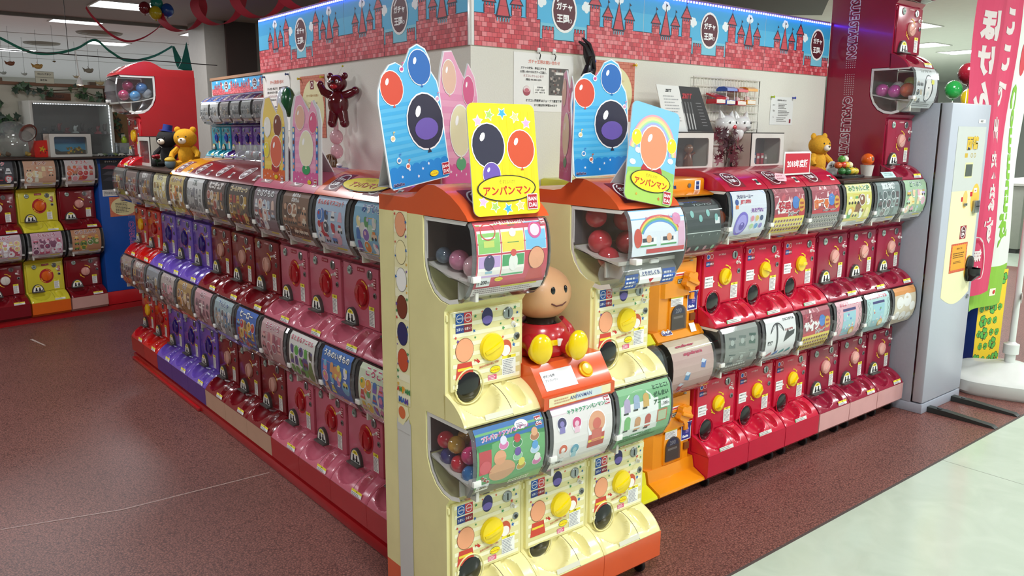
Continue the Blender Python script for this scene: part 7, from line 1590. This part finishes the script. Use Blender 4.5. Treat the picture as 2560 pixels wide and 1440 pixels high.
def minicar(u, d, c, lab):
    t = bthing('toy_car', lab, 'toy car', u, d, 1.338, 'tiny cars on the rear counter'); mb = MB(); mb.prism([(-.026, .006), (.026, .006), (.027, .014), (.014, .017), (.008, .026), (-.016, .026), (-.022, .016)], -.011, .011, plastic(c), axis='y'); mb.build('body', t)
    for x in (-.015, .016):
        mb = MB(); mb.lathe([(.006, -.012), (.006, .012)], RUBBER, 10, (x, 0, .006), axis='y'); mb.build('wheel', t)
for i, (u, c, n) in enumerate(((.975, '#b8bab4', 'silver'), (1.02, '#6a7a5a', 'olive green'), (1.065, '#5c6a70', 'slate'), (1.11, '#7a8a4a', 'moss green'), (1.155, '#d8d4c4', 'cream'), (1.20, '#4a4e52', 'dark grey'), (1.25, '#c8c4b0', 'beige'))): minicar(u, .08+.03*(i % 2), c, 'tiny %s toy car on the rear counter' % n)
t = bthing('acrylic_box', 'clear acrylic box with green and grey toys near the red tower', 'box', 1.19, .18, 1.338)
for b in ((0, .15, 0, .003, 0, .11), (0, .15, .1, .103, 0, .11), (0, .003, 0, .1, 0, .11), (.147, .15, 0, .1, 0, .11)): mb = MB(); mb.box(*b, ac); mb.build('panel', t, angle=0)
mb = MB(); mb.ball((0, 0, .03), (.025, .02, .03), plastic('#4a5a3a'), 12, 8); mb.ball((0, 0, .065), .018, plastic('#5a6a4a'), 10, 8); o = mb.build('toy', None, bp(1.29, .23, 1.338)); tag(o, 'dark green lumpy toy inside the small acrylic box', 'toy'); mb = MB(); mb.ball((0, 0, .03), (.024, .02, .028), plastic('#5c5654'), 12, 8); mb.ball((.0, 0, .06), .014, plastic('#4a4644'), 10, 8); o = mb.build('toy', None, bp(1.235, .23, 1.338)); tag(o, 'grey lumpy toy inside the small acrylic box', 'toy')
mb = MB(); mb.lathe([(.02, 0), (.026, .02), (.018, .045), (.008, .05), (.008, .06)], plastic('#a8c82a'), 14); mb.box(-.016, .016, .02, .022, .03, .075, matte('#b8b8a8')); o = mb.build('bottle', None, bp(1.262, .24, 1.449)); tag(o, 'lime green bottle standing on the small acrylic box', 'bottle')
mb = MB(); mb.box(0, .15, .0, .103, .110, .112, ac); o = mb.build('box_lid', None, bp(1.19, .18, 1.338), (0, 0, BA)); tag(o, 'clear lid of the small acrylic box', 'lid')
# ivy
lm_ = [mat('ivy_a', '#24382a', .5), mat('ivy_b', '#2e4a30', .5), mat('ivy_c', '#1c2a20', .5), mat('ivy_d', '#3c5a3a', .5)]
def leaf_mesh(k):
    mb = MB(); s = 1; pts = [(0, 0), (.0, -.1), (.35, -.28), (.30, -.02), (.62, .12), (.28, .30), (.0, .85), (-.28, .30), (-.62, .12), (-.30, -.02), (-.35, -.28)]
    mb.add([(x*s, -.12*abs(x), y*s) for x, y in pts], [(0, j, j+1) for j in range(1, len(pts)-1)]+[(0, len(pts)-1, 1)], lm_[k]); return mb.mesh('leaf', 0)
def ivy(label, path, n, spread, smin, smax, seed):
    t = thing('ivy_garland', label, 'artificial plant', bp(path[0][0], .47, path[0][1])); R = random.Random(seed); P = [Vector(bp(u, .47, z)) for u, z in path]; base = Vector(bp(path[0][0], .47, path[0][1]))
    mb = MB(); mb.tube([p-base for p in P], .004, matte('#4a3a2a'), 5); mb.build('vine', t)
    for i in range(n):
        k = R.uniform(0, len(P)-1.001); j = int(k); p = P[j].lerp(P[j+1], k-j)-base; s = R.uniform(smin, smax); kk = R.randrange(4)
        l = link('leaf', cached(('ivy', kk), lambda: leaf_mesh(kk)), t, p+Vector((R.uniform(-spread, spread), R.uniform(-.03, .0), R.uniform(-spread, spread*.6))), (R.uniform(-.5, .5), R.uniform(-2.2, 2.2)+pi*.6, BA+R.uniform(-.6, .6))); l.scale = (s, s, s)
ivy('ivy garland along the wooden rail above the carved plank', [(.50, 1.92), (.62, 1.90), (.75, 1.89), (.88, 1.90), (1.0, 1.91), (1.12, 1.87), (1.24, 1.85), (1.30, 1.80)], 46, .045, .035, .06, 1)
ivy('dark ivy cascade at the far left of the shop wall', [(.05, 1.93), (.16, 1.86), (.26, 1.80), (.34, 1.72), (.30, 1.64), (.38, 1.58), (.42, 1.66)], 52, .09, .045, .075, 2)
ivy('short ivy sprig hanging beside the red tower', [(1.28, 1.72), (1.32, 1.64), (1.30, 1.56), (1.34, 1.50)], 16, .03, .03, .05, 3)
# hanging ornaments
for i, (u, z, s, c, n) in enumerate(((.50, 2.10, .03, '#7a4a32', 'brown fish shaped'), (.71, 2.09, .035, '#b08a4a', 'straw coloured'), (.845, 2.14, .012, '#6a5a3a', 'tiny dark'), (1.02, 2.02, .02, '#b8a888', 'pale round'), (1.13, 2.08, .035, '#8a8474', 'grey winged'), (1.22, 1.975, .028, '#c8b88a', 'cream winged'), (.44, 2.02, .02, '#9aa098', 'glassy'), (.60, 2.02, .018, '#a8aca4', 'small glassy'))):
    t = bthing('hanging_ornament', '%s ornament hanging on a thread in the shop behind' % n, 'ornament', u, .515, z); mb = MB(); mb.ball((0, 0, 0), (s, s*.5, s*.6), matte(c), 12, 8); mb.ball((s*.8, 0, s*.3), s*.35, matte(c), 8, 6); mb.build('body', t); mb = MB(); mb.tube([(0, 0, s*.5), (0, 0, .30)], .001, matte('#3a3632'), 4); mb.build('thread', t)
    mb = MB(); mb.add([(-s*.3, 0, 0), (-s*1.5, .01, s*.8), (-s*1.3, -.01, -s*.4)], [(0, 1, 2)], matte(c)); mb.add([(s*.2, 0, .2*s), (0, .02, s*1.3), (-s*.5, -.01, s*.9)], [(0, 1, 2)], matte(c)); mb.build('wing', t, angle=0)
t = bthing('pendant_lamp', 'small lit white pendant lamp in the shop behind', 'lamp', .985, .38, 1.975); mb = MB(); mb.lathe([(.028, -.03), (.022, .0), (.010, .03), (.006, .04)], WHITE, 14, close=False); mb.build('shade', t); mb = MB(); mb.ball((0, 0, -.015), .02, mat('warm_bulb', '#ffeccc', .4, emit=8), 10, 8); mb.build('bulb', t); mb = MB(); mb.tube([(0, 0, .04), (-.015, 0, .26)], .004, WHITE, 6); mb.build('stem', t)
for u, n in ((1.16, 'left of the red tower'), (.4, 'above the left ivy')):
    mb = MB(); mb.box(-.03, .03, -.02, .02, 0, .03, matte('#6a5a4a')); o = mb.build('clamp', None, bp(u, .55, 1.955), (0, 0, BA)); tag(o, 'small brown clamp on the wooden rail %s' % n, 'clamp')
# shop ceiling fittings: round vents and sprinklers
for x, y, r, n in ((1.30, 11.2, .32, 'left, above the green ribbon'), (.9, 13.4, .28, 'far left, lower')):
    t = thing('ceiling_vent', 'round ceiling air vent, %s' % n, 'vent', (x, y, 3.0)); mb = MB(); mb.lathe([(r, 0), (r*.95, -.02), (r*.8, -.012), (r*.75, -.03), (r*.55, -.018), (r*.5, -.035), (r*.25, -.025), (.001, -.03)], matte('#8f8a7c'), 28); mb.build('cone', t)
# ------------------------------------------------------------ balloons and crepe ribbons near the ceiling
B0 = 'balloon of the bunch near the ceiling'
for n, (x, z, c, r) in {'dark red': (.395, 2.640, '#7c1c2a', .05), 'green': (.50, 2.688, '#1c8a78', .055), 'yellow': (.475, 2.600, '#c8b81c', .055), 'blue': (.578, 2.632, '#1c4c9c', .055)}.items():
    balloon3('%s %s' % (n, B0), (x, 5.5-(.04 if n in ('yellow', 'blue') else 0), z), r, c)
def ribbon(name, label, pts, w, col, twist=0, width_axis=None):
    t_ = []
    P = [Vector(p) for p in pts]; Q = []
    for i in range(len(P)-1):                       # catmull-rom
        p0, p1, p2, p3 = P[max(i-1, 0)], P[i], P[i+1], P[min(i+2, len(P)-1)]
        for k in range(8):
            t = k/8; Q.append(.5*((2*p1)+(-p0+p2)*t+(2*p0-5*p1+4*p2-p3)*t*t+(-p0+3*p1-3*p2+p3)*t**3))
    Q.append(P[-1]); mb = MB(); vs = []
    for i, q in enumerate(Q):
        ax = width_axis(i/(len(Q)-1)) if width_axis else Vector((0, 0, 1))
        ww = w if not hasattr(w, '__call__') else w(i/(len(Q)-1))
        vs += [tuple(q-ax*ww/2), tuple(q+ax*ww/2)]
    mb.add(vs, [(2*i, 2*i+1, 2*i+3, 2*i+2) for i in range(len(Q)-1)], mat('crepe_'+col.lstrip('#'), col, .7))
    o = mb.build(name, angle=60); return tag(o, label, 'ribbon')
ribbon('crepe_ribbon', 'red crepe ribbon swagged from the ceiling to the balloon bunch', [(-.086, 5.5, 2.60), (-.05, 5.48, 2.53), (.06, 5.45, 2.40), (.16, 5.45, 2.345), (.25, 5.45, 2.338), (.35, 5.45, 2.375), (.45, 5.47, 2.44), (.52, 5.5, 2.50), (.56, 5.5, 2.56)], .022, '#b82a3c', width_axis=lambda s: Vector((.3, -.5, .8)).normalized())
pts = []; n = 5
turns = [(430, 0)]
# spiral ribbon: a helix with its axis running from the balloons towards the viewer's right
A0_, A1_ = Vector((.60, 5.45, 2.56)), Vector((1.06, 3.35, 2.60)); NT = 3.6
hp = []
for i in range(int(NT*10)+1):
    s = i/(NT*10); q = 2*pi*NT*s+pi*.9; c = A0_.lerp(A1_, s); R_h = .125
    hp.append(c+Vector((R_h*.9*cos(q)*.8+0, -R_h*.35*cos(q), R_h*sin(q))))
ribbon('crepe_ribbon', 'broad red crepe ribbon twisting along the ceiling from the balloons to the blue light strip', hp, .14, '#c02a40', width_axis=lambda s: (A1_-A0_).normalized())
ribbon('crepe_ribbon', 'green crepe ribbon draped across the shop behind', [(-.70, 7, 2.50), (-.549, 7, 2.436), (-.32, 7, 2.325), (-.11, 7, 2.318), (.112, 7, 2.38), (.295, 7, 2.478), (.43, 7, 2.375), (.60, 7, 2.29), (.85, 7, 2.345), (1.064, 7, 2.465)], .03, '#1c7a66', width_axis=lambda s: Vector((0, -.5, .85)).normalized())
mb = MB(); mb.add([(1.064, 7, 2.47), (1.09, 7, 2.47), (1.15, 6.98, 2.33), (1.11, 7, 2.235), (1.085, 7, 2.30)], [(0, 1, 2, 3, 4)], mat('crepe_1c7a66', '#1c7a66')); mb.add([(1.15, 7, 2.30), (1.225, 7.01, 2.53), (1.265, 7, 2.23), (1.235, 6.98, 2.20), (1.11, 7, 2.235)], [(0, 1, 2, 3, 4)], mat('crepe_1c7a66', '#1c7a66'))
tag(mb.build('crepe_ribbon', angle=0), 'green crepe ribbon ends hanging in a W above the red tower', 'ribbon')
balloon3('magenta balloon at the top edge above the blue light strip', (1.12, 3.15, 2.62), .085, '#8a0c4a')
mb = MB(); mb.lathe([(.03, 0), (.05, -.02), (.02, -.03)], matte('#d8d8d4'), 14); o = mb.build('sprinkler', None, (5.9, 1.5, 3.0)); tag(o, 'small ceiling sprinkler to the right of the maroon tower', 'sprinkler')
# ------------------------------------------------------------ right-hand background: low counters
for x, y, w_, h_, c, lb in ((10.2, 1.6, 2.6, .9, '#8f9288', 'long pale grey counter far to the right'), (12.5, 4.5, 3.0, 1.3, '#a8aca4', 'far white display unit behind the flags'), (7.2, 2.8, 1.2, .75, '#c4c8c2', 'pale table in the shop behind the grey change machine')):
    t = thing('counter', lb, 'counter', (x, y, 0)); mb = MB(); mb.box(0, w_, 0, .7, .06, h_, matte(c), .01); mb.build('body', t); mb = MB(); mb.box(.03, w_-.03, .03, .67, 0, .06, matte('#3a3a38')); mb.build('plinth', t); mb = MB(); mb.box(-.02, w_+.02, -.02, .72, h_, h_+.03, matte('#b8b8b0')); mb.build('top', t)
